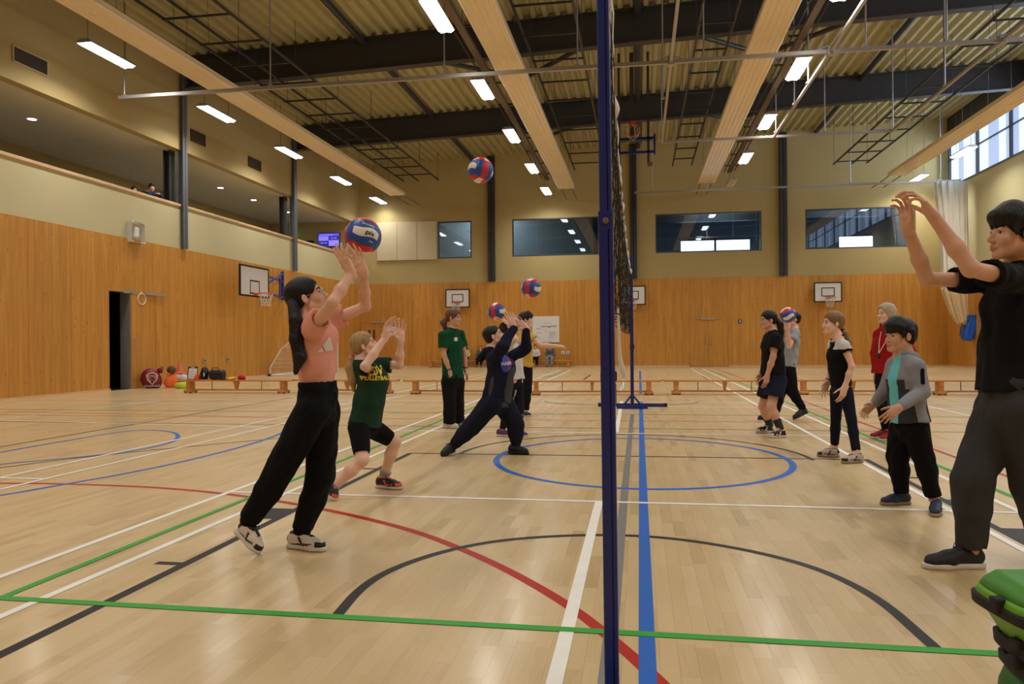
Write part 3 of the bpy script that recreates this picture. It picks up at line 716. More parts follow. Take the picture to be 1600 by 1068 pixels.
m = MB(); m.cbox(-.45, .45, -.05, 0, 0, 1.95, .01); m.build('door_leaf', M_DARK, r); m = MB(); m.box(-.05, .2, -.06, -.05, 1.55, 1.85); m.build('notice', mat('notice', srgb(120, 130, 120), .6), r)
# sounder on the parapet
r = empty('wall_sounder', (XL+.01, 17.75, 3.95), 0, 'white rounded sounder behind a clear square guard on the parapet', 'sounder')
m = MB(); m.cbox(0, .11, -.085, .085, -.14, .14, .04); m.build('sounder_body', M_WHITE, r, smooth=False)
m = MB()
for a in ((-.26, .26, -.26, -.25), (-.26, .26, .25, .26), (-.26, -.25, -.25, .25), (.25, .26, -.25, .25)): m.box(0, .14, *a)
m.build('guard_frame', mat('clear_plastic', srgb(205, 205, 195), .2, alpha=.6), r)
m = MB()
for y, z in ((-.24, -.24), (.24, -.24), (.24, .24), (-.24, .24)): m.tube([(0, y, z), (.16, y, z)], .02, 6)
m.build('guard_bolt', M_WHITE, r)

# ------------------------------------------------------------------ hung track frames (divider nets)
def rail(name, pts, w, m, label, cat, group, hang=()):
    r = empty(name, (0, 0, 0), 0, label, cat, group)
    r.location = pts[0]; o0 = Vector(pts[0])
    b = MB()
    for a, c in zip(pts[:-1], pts[1:]): b.bar(Vector(a)-o0, Vector(c)-o0, w)
    b.build('rail', m, r)
    for h in hang:
        q = MB(); p = Vector(h)-o0; q.tube([p+Vector((0, 0, .03)), (p.x, p.y, deckz(h[0])-o0.z-.01)], .018, 6); q.build('hanger', m, r)
        q = MB(); q.cbox(p.x-.05, p.x+.05, p.y-.04, p.y+.04, .02, .07, .008); q.build('clamp', m, r)
    return r
G = 'hung net track rails'; TZ = 6.9
def track(pts, w, m, label, cat, group, hang=()):
    o0 = Vector(TF.location); b = MB()
    for a, c in zip(pts[:-1], pts[1:]): b.bar(Vector(a)-o0, Vector(c)-o0, w)
    rl = b.build('track_rail', m, TF)
    for h in hang:
        q = MB(); p = Vector(h)-o0; q.tube([p+Vector((0, 0, .03)), (p.x, p.y, deckz(h[0])-o0.z-.01)], .018, 6); q.build('hanger', m, TF)
        q = MB(); q.cbox(p.x-.05, p.x+.05, p.y-.04, p.y+.04, .02, .07, .008); q.build('clamp', m, TF)
def fx(px, z=TZ, py=None): pass
TF = empty('net_track_frame', (0, 16.35, TZ), 0, 'silver hung track frame for divider nets, a cross rail with three running tracks', 'track frame')
track([(-12.0, 16.35, TZ), (11.5, 16.35, TZ)], .075, M_GALV, 'long silver track rail crossing the whole hall, nearest', 'track', G, [(x, 16.35, TZ) for x in (-11.85, -8.2, -4.15, -1.25, 1.35, 4.5, 6.0)])
track([(.69, 8, TZ), (.69, 22.9, TZ)], .06, M_GALV, 'silver track running away just right of the net', 'track', G, [(.69, 22.9, TZ), (.6, 18.9, TZ)])
track([(3.83, 8, TZ), (3.83, 22.9, TZ)], .06, M_GALV, 'silver track running away above the girl in the white-yoked top', 'track', G, [(3.83, 20, TZ), (3.83, 22.6, TZ), (3.83, 18.4, TZ)])
track([(7.0, 12, TZ), (7.0, 22.9, TZ)], .06, M_GALV, 'silver track running away nearest the right wall', 'track', G, [(7.0, 19.2, TZ), (7.0, 22.9, TZ)])
track([(.69, 22.9, TZ), (7.0, 22.9, TZ)], .065, M_GALV, 'silver cross rail closing the far end of the track frame', 'track', G, [(5.2, 22.9, TZ)])
rail('curtain_rail', [(-.15, 31.2, 7.02), (11.9, 31.2, 7.02)], .07, M_GALV, 'silver curtain rail in front of the back wall windows', 'track', None, [(x, 31.2, 7.02) for x in (.55, 2.7, 8.0, 11.2)])
for k, x in enumerate((.69, 3.83, 7.0)):
    m = MB(); m.bar((x-.28, 16.35, TZ+.02), (x-.03, 16.35, TZ+.13), .02); m.bar((x+.28, 16.35, TZ+.02), (x+.03, 16.35, TZ+.13), .02); m.cbox(x-.07, x+.07, 16.28, 16.42, TZ-.08, TZ+.1, .01)
    o = m.build('track_junction', M_GALV, TF); fixp_(TF)
# dark ladder frames under the roof
def ladder(xs, z, y0, y1, step, label, nm='roof_grid'):
    r = empty(nm, (xs[0], y0, z), 0, label, 'ceiling grid', 'dark grids under the roof')
    for x in xs:
        m = MB(); m.bar((x-xs[0], 0, 0), (x-xs[0], y1-y0, 0), .05); m.build('side_rail', M_STEEL, r)
    y = .4
    while y < y1-y0:
        m = MB(); m.bar((0, y, -.03), (xs[-1]-xs[0], y, -.03), .04); m.build('rung', M_STEEL, r); y += step
    m = MB(); y = 1.0
    while y < y1-y0:
        for x in (xs[0], xs[-1]): m.tube([(x-xs[0], y, 0), (x-xs[0], y, deckz(x)-z-.02)], .008, 4)
        y += 2.8
    m.build('drop_rod', M_STEEL, r)
ladder((-10.1, -9.45, -8.55), 8.15, 9, 32.5, 1.45, 'dark ladder grid above the gallery side heating panel')
ladder((-2.55, -1.3), 8.1, 9, 31.5, 1.6, 'dark ladder grid just left of the net, under the roof')
ladder((1.36, 2.1), 8.1, 9, 31.5, 1.6, 'dark ladder grid just right of the net, under the roof')
ladder((7.7, 8.4, 8.95), 8.1, 9, 32.5, 1.5, 'dark ladder grid nearest the clerestory windows')
# folded-up basketball goal under the roof
def hoop(parent, r=.225, n=24):
    m = MB(); m.tube([(r*math.cos(a), r*math.sin(a), 0) for a in np.linspace(0, 2*PI, n+1)[:-1]], .010, 8, closed=True); m.build('rim', M_ORANGE, parent)
    m = MB(); m.cbox(-.07, .07, r, r+.13, -.05, .012, .008); m.bar((-.1, r-.03, -.0), (-.06, r+.1, -.03), .014); m.bar((.1, r-.03, -.0), (.06, r+.1, -.03), .014); m.build('rim_bracket', M_ORANGE, parent)
def hoop_net(parent, r=.225, h=.40, m_=None, n=12):
    m = MB(); lev = [(r, -.01), (r*.82, -.12), (r*.66, -.23), (r*.58, -.32), (r*.60, -h)]
    for i in range(n):
        for s in (1, -1):
            pts = [(R_*math.cos(2*PI*(i+s*k*.5)/n), R_*math.sin(2*PI*(i+s*k*.5)/n), z) for k, (R_, z) in enumerate(lev)]
            m.tube(pts, .0045, 4)
    m.build('hoop_net', m_ or M_NETW, parent)
fg = empty('folded_basketball_goal', (-.12, 22.9, 7.05), 0, 'basketball goal folded up on a blue frame under the roof, beside the net', 'basketball goal')
gz = 9.55-7.05
for x in (-.42, .42):
    m = MB(); m.bar((x, 0, gz), (x, 0, -.75), .07); m.build('drop_post', M_STEEL, fg)
for z in (-.02, -.42): m = MB(); m.bar((-.45, 0, z), (.62, 0, z), .07); m.build('cross_bar', M_BLUE, fg)
m = MB(); m.bar((-.05, 0, gz), (-.05, 0, .0), .12, .08); m.build('centre_mast', M_STEEL, fg)
m = MB(); m.bar((.6, 0, .1), (.6, 0, -.5), .05); m.build('winch_arm', M_BLUE, fg)
m = MB(); m.cbox(.42-.03, .42+.12, -.06, .06, -.85, -.72, .01); m.build('limit_switch', M_TRUNK, fg)
hp = empty('hoop', (-.02, -.2, .18), parent=fg); hp.rotation_euler = (math.radians(62), 0, 0)
hoop(hp); hoop_net(hp, h=.28)
m = MB(); m.cbox(-.5, .5, -.02, .02, -.10, .0, .01); m.build('folded_board_edge', M_STEELL, fg)

# ------------------------------------------------------------------ wall basketball goals
def wall_goal(loc, rz, out, blue, label, scale=1.0):
    g = empty('basketball_goal', loc, rz, label, 'basketball goal', 'wall basketball goals')   # local: wall plane at y=0, board faces -y
    W2, H2 = .54*scale, .40*scale
    b = MB(); b.cbox(-W2, W2, -out, -out+.03, -H2, H2, .004); bd = b.build('backboard', M_WHITE, g)
    f = MB(); t = .045
    for a in ((-W2-.01, W2+.01, H2-t+.01, H2+.01), (-W2-.01, W2+.01, -H2-.01, -H2+t-.01), (-W2-.01, -W2+t-.01, -H2, H2), (W2-t+.01, W2+.01, -H2, H2)): f.box(a[0], a[1], -out-.012, -out+.036, a[2], a[3])
    f.build('board_edge', M_BLACK, g)
    s = MB(); w, z0, z1, t = .26*scale, -.17*scale, .19*scale, .035
    for a in ((-w, w, z1-t, z1), (-w, w, z0, z0+t), (-w, -w+t, z0, z1), (w-t, w, z0, z1)): s.box(a[0], a[1], -out-.004, -out, a[2], a[3])
    s.build('target_square', M_BLACK, bd)
    h = empty('hoop', (0, -out-.34, -.22*scale), parent=g); hoop(h); hoop_net(h)
    mb_ = M_BLUEB if blue else M_STEEL
    a = MB()
    for x in (-.3, .3):
        a.bar((x, -out+.03, .3), (x, 0, .3), .04); a.bar((x, -out+.03, -.3), (x, 0, -.3), .04)
        if blue: a.bar((x, -.03, .45), (x, -.03, -.4), .07); a.bar((x, -out+.04, -.28), (x, -.05, .42), .045); a.bar((x, -out+.04, .12), (x, -.04, .12), .035)
    a.build('wall_bracket', mb_, g)
    return g
g = empty('basketball_goal', (-11.62, 22.05, 3.01), PI/2, 'large basketball goal on blue folding brackets on the left wall', 'basketball goal', 'wall basketball goals')
m = MB(); m.cbox(-.88, .88, 0, .03, -.45, .45, .004); bd = m.build('backboard', M_WHITE, g)
f = MB(); t = .05
for a in ((-.9, .9, .42, .47), (-.9, .9, -.47, -.42), (-.9, -.85, -.42, .42), (.85, .9, -.42, .42)): f.box(a[0], a[1], -.012, .036, a[2], a[3])
f.build('board_edge', M_BLACK, g)
f = MB()
for a in ((-.3, .3, .0, .04), (-.3, .3, -.38, -.34), (-.3, -.26, -.34, 0), (.26, .3, -.34, 0)): f.box(a[0], a[1], -.004, 0, a[2], a[3])
f.build('target_square', M_BLACK, bd)
h = empty('hoop', (0, -.36, -.36), parent=g); hoop(h); hoop_net(h)
def gp(x, y, z): return (y-22.05, -(x+11.62), z-3.01)
for pts, w_ in ((((-12.58, 25.9, 3.68), (-12.58, 25.9, 2.66)), .08), (((-12.55, 25.9, 3.62), (-11.68, 22.8, 2.95)), .05), (((-12.55, 25.9, 2.74), (-11.68, 22.6, 2.74)), .06), (((-12.55, 25.9, 3.3), (-11.68, 22.6, 3.3)), .045), (((-12.3, 25.1, 2.74), (-12.3, 25.1, 3.4)), .04)):
    m = MB(); m.bar(gp(*pts[0]), gp(*pts[1]), w_); m.build('wall_bracket', M_BLUEB, g)
for x, w in ((-7.93, 'behind the woman in the green polo shirt'), (-.27, 'seen through the volleyball net'), (7.65, 'above the girl in the white-yoked top')):
    wall_goal((x, YB-.03, 3.05), 0, .35, False, 'white basketball backboard on the back wall %s' % w)
# ------------------------------------------------------------------ small wall things
m = MB(); m.cbox(-.6, .6, -.03, 0, -.575, .575, .008); wbd = m.build('whiteboard', M_WHITE); wbd.location = (-4.05, YB-.03, 1.64); tag(wbd, 'white sheet board with black handwriting on the back wall', 'whiteboard')
m = MB(); rr = random.Random(5)
for (cx, cz, n_, s_) in ((-.02, .27, 4, .03), (.18, .27, 3, .03), (-.33, .04, 7, .03), (.02, .12, 8, .06), (.28, .14, 7, .06), (-.3, -.15, 9, .025), (.3, -.12, 12, .025), (.3, -.2, 12, .025), (.28, -.28, 12, .025), (.26, -.36, 10, .025), (-.35, -.35, 6, .03), (.0, -.08, 2, .03), (.2, -.5, 8, .02)):
    x = cx-n_*s_*.45; pts = []
    for k in range(n_*2+1): pts.append((x, -.034, cz+rr.uniform(-1, 1)*s_*.7)); x += s_*.45
    m.tube(pts, .004 if s_ < .05 else .008, 4)
m.build('handwriting', M_BLACK, wbd)
def plate(name, loc, rz, w, h, label, cat, mm=M_WHITE, group=None):
    r = empty(name, loc, rz, label, cat, group)
    m = MB(); m.cbox(-w/2, w/2, -.02, 0, -h/2, h/2, .006); m.build('plate', mm, r); return r
p = plate('notice_sheet', (-10.98, YB-.028, 1.62), 0, .26, .42, 'small white notice on the back wall beside the left door', 'notice')
m = MB(); [m.box(-.09, .09-.03*(k % 3), -.022, -.02, .12-k*.05, .13-k*.05) for k in range(6)]; m.build('print', M_STEELL, p)
p = plate('notice_sheet', (-11.5, YB-.028, 1.35), 0, .2, .3, 'second white notice close to the far left door', 'notice')
m = MB(); [m.box(-.07, .06-.02*(k % 2), -.022, -.02, .08-k*.05, .09-k*.05) for k in range(4)]; m.build('print', M_STEELL, p)
p = plate('control_box', (4.2, YB-.03, 1.9), 0, .17, .17, 'small grey control box on the back wall right of the double doors', 'control box', M_STEELL)
m = MB(); m.lathe([(.03, 0), (.03, .02)], 12, (0, -.02, 0), M=Matrix.Rotation(PI/2, 4, 'X')); m.build('button', M_WHITE, p)
for k, x in enumerate((-3.3, -3.08)):
    p = plate('wall_socket', (x, YB-.03, .62), 0, .15, .12, 'white socket plate low on the back wall, %s of a pair' % ['left', 'right'][k], 'socket', group='sockets by the back bench'); m = MB(); m.box(-.03, .03, -.024, -.02, -.02, .03); m.build('socket_switch', M_STEELL, p)
for k, y in enumerate((20.9, 22.2)):
    p = plate('wall_socket', (XL+.03, y, .62), PI/2, .15, .14, 'grey socket plate on the left wall above the gym bags, %s' % ['nearer', 'farther'][k], 'socket', M_GALV, 'sockets on the left wall'); m = MB(); m.box(-.03, .03, -.024, -.02, -.02, .03); m.build('socket_switch', M_STEEL, p)

# ------------------------------------------------------------------ gym benches
def bench(label, ln=2.55, loc=(0, 0, 0), rz=0):
    b = empty('gym_bench', loc, rz, label, 'bench', 'wooden gym benches in a row')
    H = .30
    m = MB(); m.cbox(-ln/2, ln/2, -.13, .13, H-.035, H, .006); m.build('bench_top', M_BENCH, b)
    m = MB(); m.cbox(-ln/2+.18, ln/2-.18, -.025, .025, .05, .085, .004); m.build('lower_rail', M_BENCH, b)
    for s in (-1, 1):
        x = s*(ln/2-.24); m = MB(); m.cbox(x-.045, x+.045, -.11, .11, .04, H-.035, .006); m.cbox(x-.09, x+.09, -.15, .15, .02, .07, .01); lg = m.build('bench_leg', M_BENCH, b)
        m = MB()
        for yy in (-.12, .12):
            for xx in (-.06, .06): m.lathe([(.022, 0), (.022, .022)], 8, (x+xx, yy, 0))
        m.build('rubber_foot', M_RUBBER, lg)
    m = MB(); vs = [(-.04, -.09, H-.035), (.04, -.09, H-.035), (.04, .09, H-.035), (-.04, .09, H-.035), (-.02, -.03, .08), (.02, -.03, .08), (.02, .03, .08), (-.02, .03, .08)]
    m.add(vs, [(0, 1, 2, 3), (7, 6, 5, 4), (0, 4, 5, 1), (1, 5, 6, 2), (2, 6, 7, 3), (3, 7, 4, 0)]); m.build('bench_leg', M_BENCH, b)
    for s in (-1, 1):
        x = s*ln*.22; m = MB(); m.tube([(x, 0, .07), (x, 0, H-.03)], .008, 6); m.build('brace_rod', M_STEEL, b)
    for s in (-1, 1): m = MB(); m.tube([(s*(ln/2-.02), -.04, H-.01), (s*(ln/2+.03), -.04, H-.005), (s*(ln/2+.03), .04, H-.005), (s*(ln/2-.02), .04, H-.01)], .008, 6); m.build('end_hook', M_STEEL, b)
    return b
def xat(px, Y): return atY(px, 600, Y).x
BY = 16.15
for (p0, p1, y0, y1, lab) in ((283, 459, 16.3, 16.3, 'wooden gym bench carrying black bags and bibs, left end of the row'), (466, 622, 16.42, 16.3, 'wooden gym bench behind the girl in the green T-shirt'),
                        (633, 815, 16.2, 16.15, 'wooden gym bench behind the woman in the green polo shirt'), (820, 1032, 16.05, 16.25, 'wooden gym bench passing behind the net posts'),
                        (1038, 1228, 16.35, 16.45, 'wooden gym bench left of the girl in navy shorts'), (1236, 1432, 16.55, 16.5, 'wooden gym bench behind the girl in the white-yoked top'), (1448, 1640, 16.5, 16.6, 'wooden gym bench beside the tall boy in black, right end of the row')):
    a = Vector((xat(p0, y0), y0, 0)); c = Vector((xat(p1, y1), y1, 0)); d = c-a
    bench(lab, d.length, (a+c)/2, math.atan2(d.y, d.x))
b = bench('low wooden bench against the back wall under the seated spectators', 6.6, (-6.1, YB-.35, 0)); b['group'] = 'wall benches'

# ------------------------------------------------------------------ five-a-side goal
GX, GY = -11.45, 24.75
go = empty('small_goal', (GX, GY, 0), 0, 'small white five-a-side goal against the left wall', 'goal')
def gpipe(nm, pts, r=.035): m = MB(); m.tube(pts, r, 8); return m.build(nm, M_WHITE, go)
GH, GW, GD = 1.2, 3.4, 1.05
gpipe('post', [(0, 0, 0), (0, 0, GH)]); gpipe('post', [(0, GW, 0), (0, GW, GH)]); gpipe('crossbar', [(0, 0, GH), (0, GW, GH)])
for y in (0, GW): gpipe('side_frame', [(0, y, GH), (-.25, y, GH), (-.62, y, GH-.25), (-GD, y, .28), (-GD, y, .03)], .025); gpipe('ground_bar', [(0, y, .03), (-GD, y, .03)], .028)
gpipe('ground_bar', [(-GD, 0, .03), (-GD, GW, .03)], .028)
m = MB(); [m.cbox(-GD-.06, -GD+.04, y-.06, y+.06, 0, .07, .01) for y in (0, GW)]; m.build('frame_clamp', M_BLACK, go)
m = MB(); prof = [(0, GH), (-.25, GH), (-.62, GH-.25), (-.84, .6), (-GD, .28), (-GD, .05)]
st = .14
for k in range(int(GW/st)+1): m.tube([(x, k*st, z) for x, z in prof], .004, 3)
for (xa, za), (xb, zb) in zip(prof[:-1], prof[1:]):
    n_ = max(1, int(math.hypot(xb-xa, zb-za)/st))
    for k in range(n_): t = k/n_; m.tube([(xa+(xb-xa)*t, 0, za+(zb-za)*t), (xa+(xb-xa)*t, GW, za+(zb-za)*t)], .004, 3)
for y in (0, GW):
    def zt(x):
        for (xa, za), (xb, zb) in zip(prof[:-1], prof[1:]):
            if xb <= x <= xa and xa != xb: return za+(zb-za)*(xa-x)/(xa-xb)
        return .3
    for k in range(1, 8): m.tube([(-k*st, y, .03), (-k*st, y, zt(-k*st))], .004, 3)
    for k in range(1, 8):
        z = k*st; xe = [x for x in np.linspace(-GD, 0, 40) if zt(x) > z]
        if xe: m.tube([(min(xe), y, z), (0, y, z)], .004, 3)
tag(m.build('goal_net', M_NETW, go), kind='stuff')

# ------------------------------------------------------------------ volleyball net and posts
def post(loc, label, near):
    p = empty('net_post', loc, 0, label, 'post', 'blue volleyball net posts')
    w = .0205 if near else .028
    def sect(hw, hd, z0, z1, groove=.35):
        g = hw*groove; d = hd*.5
        P = [(-hw, -hd), (-g*.1+hw*.30, -hd), (hw*.30, -hd+d), (hw*.46, -hd+d), (hw*.46, -hd), (hw, -hd), (hw, hd), (-hw, hd)]
        c = hw*.15
        P = [(-hw, -hd+c), (-hw+c, -hd)]+P[1:5]+[(hw-c, -hd), (hw, -hd+c), (hw, hd-c), (hw-c, hd), (-hw+c, hd), (-hw, hd-c)]
        k = len(P); m = MB(); vs = [(x, y, z) for z in (z0, z1) for x, y in P]
        m.add(vs, [(i, (i+1) % k, (i+1) % k+k, i+k) for i in range(k)]); m.f += [tuple(range(k-1, -1, -1)), tuple(range(k, 2*k))]; m.mi += [0, 0]; return m
    JZ = 1.46
    sect(w, w*1.1, .06, JZ+.03).build('lower_tube', M_BLUE, p)
    sect(w*.86, w*.95, JZ, 2.53).build('upper_tube', M_BLUE, p)
    m = MB(); m.cbox(-w*1.06, w*1.06, -w*1.16, w*1.16, JZ-.02, JZ+.035, .004); m.build('collar', M_BLUE, p)
    m = MB(); m.lathe([(.009, 0), (.009, .006), (.006, .009)], 12, (0, -w*1.16, JZ+.005), M=Matrix.Rotation(PI/2, 4, 'X')); m.build('bolt', M_TRUNK, p)
    m = MB(); m.cbox(-w*1.12, w*1.22, w*.6, w*2.0, 1.0, 1.032, .006) if near else m.cbox(-w*1.2, w*1.5, w*.6, w*2, .98, 1.06, .006); m.cbox(w*.2, w*1.1, w*.9, w*2.0, .93, 1.0, .008); m.build('winch', M_RUBBER, p)
    ya, yb_ = (-.46, -.06) if near else (.25, -.18)
    m = MB(); m.bar((-.55, ya, .03), (.55, ya, .03), .05); m.build('base_bar', M_BLUE, p)
    m = MB(); m.bar((-.25, yb_, .03), (.25, yb_, .03), .05); m.build('base_bar', M_BLUE, p)
    m = MB(); m.bar((0, yb_, .03), (0, ya, .03), .07, .05); m.build('base_spine', M_BLUE, p)
    if not near:
        m = MB()
        for s in (-1, 1): m.bar((s*.14, 0, .05), (s*.02, 0, .2), .03)
        m.build('gusset', M_BLUEB, p)
    m = MB(); [m.lathe([(.032, -.03), (.032, .03)], 10, (s*.55, ya, .032), M=Matrix.Rotation(PI/2, 4, 'Y')) for s in (-1, 1)]; m.build('wheel', M_RUBBER, p)
    return p
pa = at(953, 534, 2.24); post((pa.x, pa.y, 0), 'tall blue net post in the foreground, cut by both picture edges', True).rotation_euler = (0, math.radians(-.35), .0)
pb = atZ(988, 637, 0); post((pb.x, pb.y-.0, 0), 'blue net post at the far end of the net on a T-shaped base', False)
nt_ = empty('volleyball_net', (0, 0, 0), 0, 'black mesh volleyball net with a white top tape, seen end on', 'net')
rn = random.Random(3)
y0, y1 = pa.y+.05, pb.y-.06; NTOP, NBOT = 2.245, 1.235
def nx_(y, z):
    t = (y-y0)/(y1-y0); base = pa.x+(pb.x-pa.x)*t
    bow = max(0, math.sin(PI*t))**.6
    zt_ = (z-NBOT)/(NTOP-NBOT)
    return base - .035*bow + (.018*math.sin(y*5.1+z*3)+.012*math.sin(y*11.3+1+z*7)+.01*math.sin(y*23.7+z*17))*(1-zt_*.7)*(1 if .02 < t < .98 else .2)
def topz(y): t = (y-y0)/(y1-y0); return NTOP - .03*math.sin(PI*t)
n_ = int((y1-y0)/.1); mb_ = MB()
for k in range(n_+1):
    y = y0+(y1-y0)*k/n_; jit = rn.uniform(-.025, .025)
    mb_.tube([(nx_(y+jit*math.sin(6*z+k), z+0)+rn.uniform(-.007, .007), y+jit*math.sin(6*z+k), z if z < topz(y) else topz(y)) for z in np.linspace(NBOT-.02*math.sin(k*.4), topz(y), 8)], .0018, 3)
for j in range(10):
    z = NBOT+.1*j; mb_.tube([(nx_(y, z)+rn.uniform(-.005, .005), y, z+.02*math.sin(y*2.3+j)) for y in np.linspace(y0, y1, n_)], .0018, 3)
tag(mb_.build('net_mesh', M_NETB, nt_), kind='stuff')
m = MB(); ys = np.linspace(y0, y1, 90); vs = []
for q, y in enumerate(ys):
    x = nx_(y, topz(y))+.004*math.sin(q*1.7); z = topz(y)
    for a in range(8):
        an = 2*PI*a/8; vs.append((x+.011*math.cos(an)*(1+.3*math.sin(q*2.3)), y, z+.028*math.sin(an)))
fs = []
for q in range(len(ys)-1):
    for a in range(8): b_ = (a+1) % 8; fs.append((q*8+a, q*8+b_, q*8+8+b_, q*8+8+a))
m.add(vs, fs); m.build('top_tape', M_NETW, nt_, smooth=True)
m = MB(); m.tube([(nx_(y, NBOT), y, NBOT-.03*math.sin(PI*(y-y0)/(y1-y0))) for y in np.linspace(y0, y1, 60)], .003, 5); m.build('bottom_cord', M_NETB, nt_)
qy = 3.25; m = MB(); pz = [(0, 1.26), (.003, 1.15), (.006, 1.05), (.018, .99), (.022, .96)]
m.tube([(nx_(qy, 1.25)+a, qy, z) for a, z in pz], [.004, .006, .008, .011, .007], 8); m.build('tension_rope', M_NETW, nt_)
m = MB(); m.tube([(pb.x, pb.y-.065, NTOP), (pb.x, pb.y-.065, NBOT)], .012, 6); m.build('side_band', M_BLUE, nt_)

# ------------------------------------------------------------------ gathered divider curtain at the right
cx, cyy = 11.62, 31.2
cu = empty('divider_curtain', (cx, cyy, 0), 0, 'white divider net gathered into a hanging bundle, in a blue bag at the foot', 'curtain')
def pleat(rings, n=72, folds=13, ph=0):
    vs = []; fs = []
    for i, (z, hw, hd, ox, am) in enumerate(rings):
        for k in range(n):
            a = 2*PI*k/n; f = 1+am*math.sin(folds*a+ph+.25*math.sin(z*2))+am*.5*math.sin((folds*2+3)*a+z)
            vs.append((ox+hw*math.cos(a)*f, hd*math.sin(a)*f, z))
    for i in range(len(rings)-1):
        for k in range(n): l = (k+1) % n; fs.append((i*n+k, i*n+l, (i+1)*n+l, (i+1)*n+k))
    fs.append(tuple(range(n))[::-1]); fs.append(tuple((len(rings)-1)*n+k for k in range(n)))
    m = MB(); m.add(vs, fs); return m
M_CURT = mat('white_curtain_net', srgb(244, 242, 234), .85, var=.10, vscale=3, stretch=(14, 14, .4), bump=.3, bscale=8)
M_CURT2 = mat('cream_curtain_cloth', srgb(216, 190, 146), .85, var=.14, vscale=3, stretch=(14, 14, .4), bump=.3, bscale=8)
pleat([(z, hw, .22, ox, .10) for z, hw, ox in ((6.97, .54, -.05), (6.4, .50, -.04), (5.4, .46, 0), (4.4, .44, .04), (3.6, .42, .06), (3.0, .42, .07))]).build('upper_net', M_CURT, cu, smooth=True)
pleat([(z, hw, .2, ox, .13) for z, hw, ox in ((3.02, .42, .07), (2.6, .38, .12), (2.1, .30, .20), (1.75, .2, .26), (1.62, .13, .28))], folds=11).build('lower_cloth', M_CURT2, cu, smooth=True)
pleat([(z, hw, .2, ox, .07) for z, hw, ox in ((1.72, .08, .36), (1.85, .16, .48), (1.98, .2, .62), (1.7, .24, .6), (1.35, .25, .52), (1.1, .2, .48), (1.02, .1, .48))], folds=5).build('storage_bag', mat('blue_nylon', srgb(24, 96, 200), .45, var=.08, vscale=6, bump=.3, bscale=9), cu, smooth=True)
m = MB(); m.tube([(.28+.14*math.cos(a), .2*math.sin(a), 1.66) for a in np.linspace(0, 2*PI, 20)[:-1]], .015, 6, closed=True); m.tube([(.2, -.2, 1.66), (.14, -.24, 1.45), (.13, -.22, 1.22)], .012, 5); m.build('tie_cord', M_RUBBER, cu)

# ------------------------------------------------------------------ volleyballs
M_BR = mat('ball_red', srgb(206, 34, 40), .38, bump=.15, bscale=400); M_BB = mat('ball_blue', srgb(28, 78, 160), .38, bump=.15, bscale=400); M_BW = mat('ball_white', srgb(232, 226, 214), .38, bump=.15, bscale=400)
def ball_panels():
    """18 swirled panels on a cube sphere; returns list of (mesh, colour key)"""
    out = []
    R = .105; n = 8
    faces = [((1, 0, 0), (0, 1, 0), 'bwb'), ((-1, 0, 0), (0, 1, 0), 'bwb'), ((0, 1, 0), (0, 0, 1), 'brb'), ((0, -1, 0), (0, 0, 1), 'brb'), ((0, 0, 1), (0, 1, 0), 'rwr'), ((0, 0, -1), (0, 1, 0), 'rwr')]
    for nn, uu, cols in faces:
        nn = Vector(nn); uu = Vector(uu); vv = nn.cross(uu)
        for k in range(3):
            v0, v1 = -1+2*k/3, -1+2*(k+1)/3; P = []; W = []
            for i in range(3*n+1):
                for j in range(n+1):
                    u = -1+2*i/(3*n); v = v0+(v1-v0)*j/n
                    e = min(min(i, 3*n-i)*2/(3*n), min(j, n-j)*(2/3)/n)
                    vw = v+.10*math.sin(PI*u)*(1-v*v)
                    uw = math.tan(u*PI/4); vw2 = math.tan(vw*PI/4)
                    p = (nn+uu*uw+vv*vw2).normalized()*(R-(.0016 if e < .001 else (.0005 if e < .09 else 0)))
                    P.append(p)
            W = n+1; F = [(i*W+j, (i+1)*W+j, (i+1)*W+j+1, i*W+j+1) for i in range(3*n) for j in range(n)]
            me = bpy.data.meshes.new('panel'); me.from_pydata(P, [], F); me.update(); me.polygons.foreach_set('use_smooth', [True]*len(F))
            me.materials.append({'r': M_BR, 'b': M_BB, 'w': M_BW}[cols[k]]); out.append(me)
    return out
BALLM = ball_panels()
def sphere_text(parent, s, size, rot, m, R=.1058):
    """lettering bent onto the ball; rot is a quaternion turning -Y (towards the viewer) text to its place"""
    me = text_mesh(s, size, .0004, size*.02)
    for v in me.vertices:
        a = v.co.x/R; b = v.co.y/R
        p = Vector((math.sin(a)*math.cos(b), -math.cos(a)*math.cos(b), math.sin(b)))*(R+v.co.z*.6)
        v.co = rot @ p
    return put('lettering', me, m, parent)
def volleyball(c, basis, label, texts=()):
    r = empty('volleyball', c, 0, label, 'ball', 'red, white and blue volleyballs'); r.rotation_mode = 'QUATERNION'; r.rotation_quaternion = basis
    for me in BALLM: put('panel', me, None, r)
    inv = basis.inverted()
    for s, size, q, mm in texts: sphere_text(r, s, size, inv @ q, mm)
    return r
def toward(): return None
def rotq(ax, deg): return Quaternion(Vector(ax), math.radians(deg))
viewq = rotq((0, 0, 1), math.degrees(YAW))
bc = at(567, 369, 4.38)
yawto = lambda c: rotq((0, 0, 1), math.degrees(math.atan2(-(c.x), c.y)))
b1 = yawto(bc) @ rotq((0, 1, 0), 16) @ rotq((1, 0, 0), -10)
base1 = rotq((0, 0, 1), -80)       # the +x face (blue, white, blue) turned to the viewer
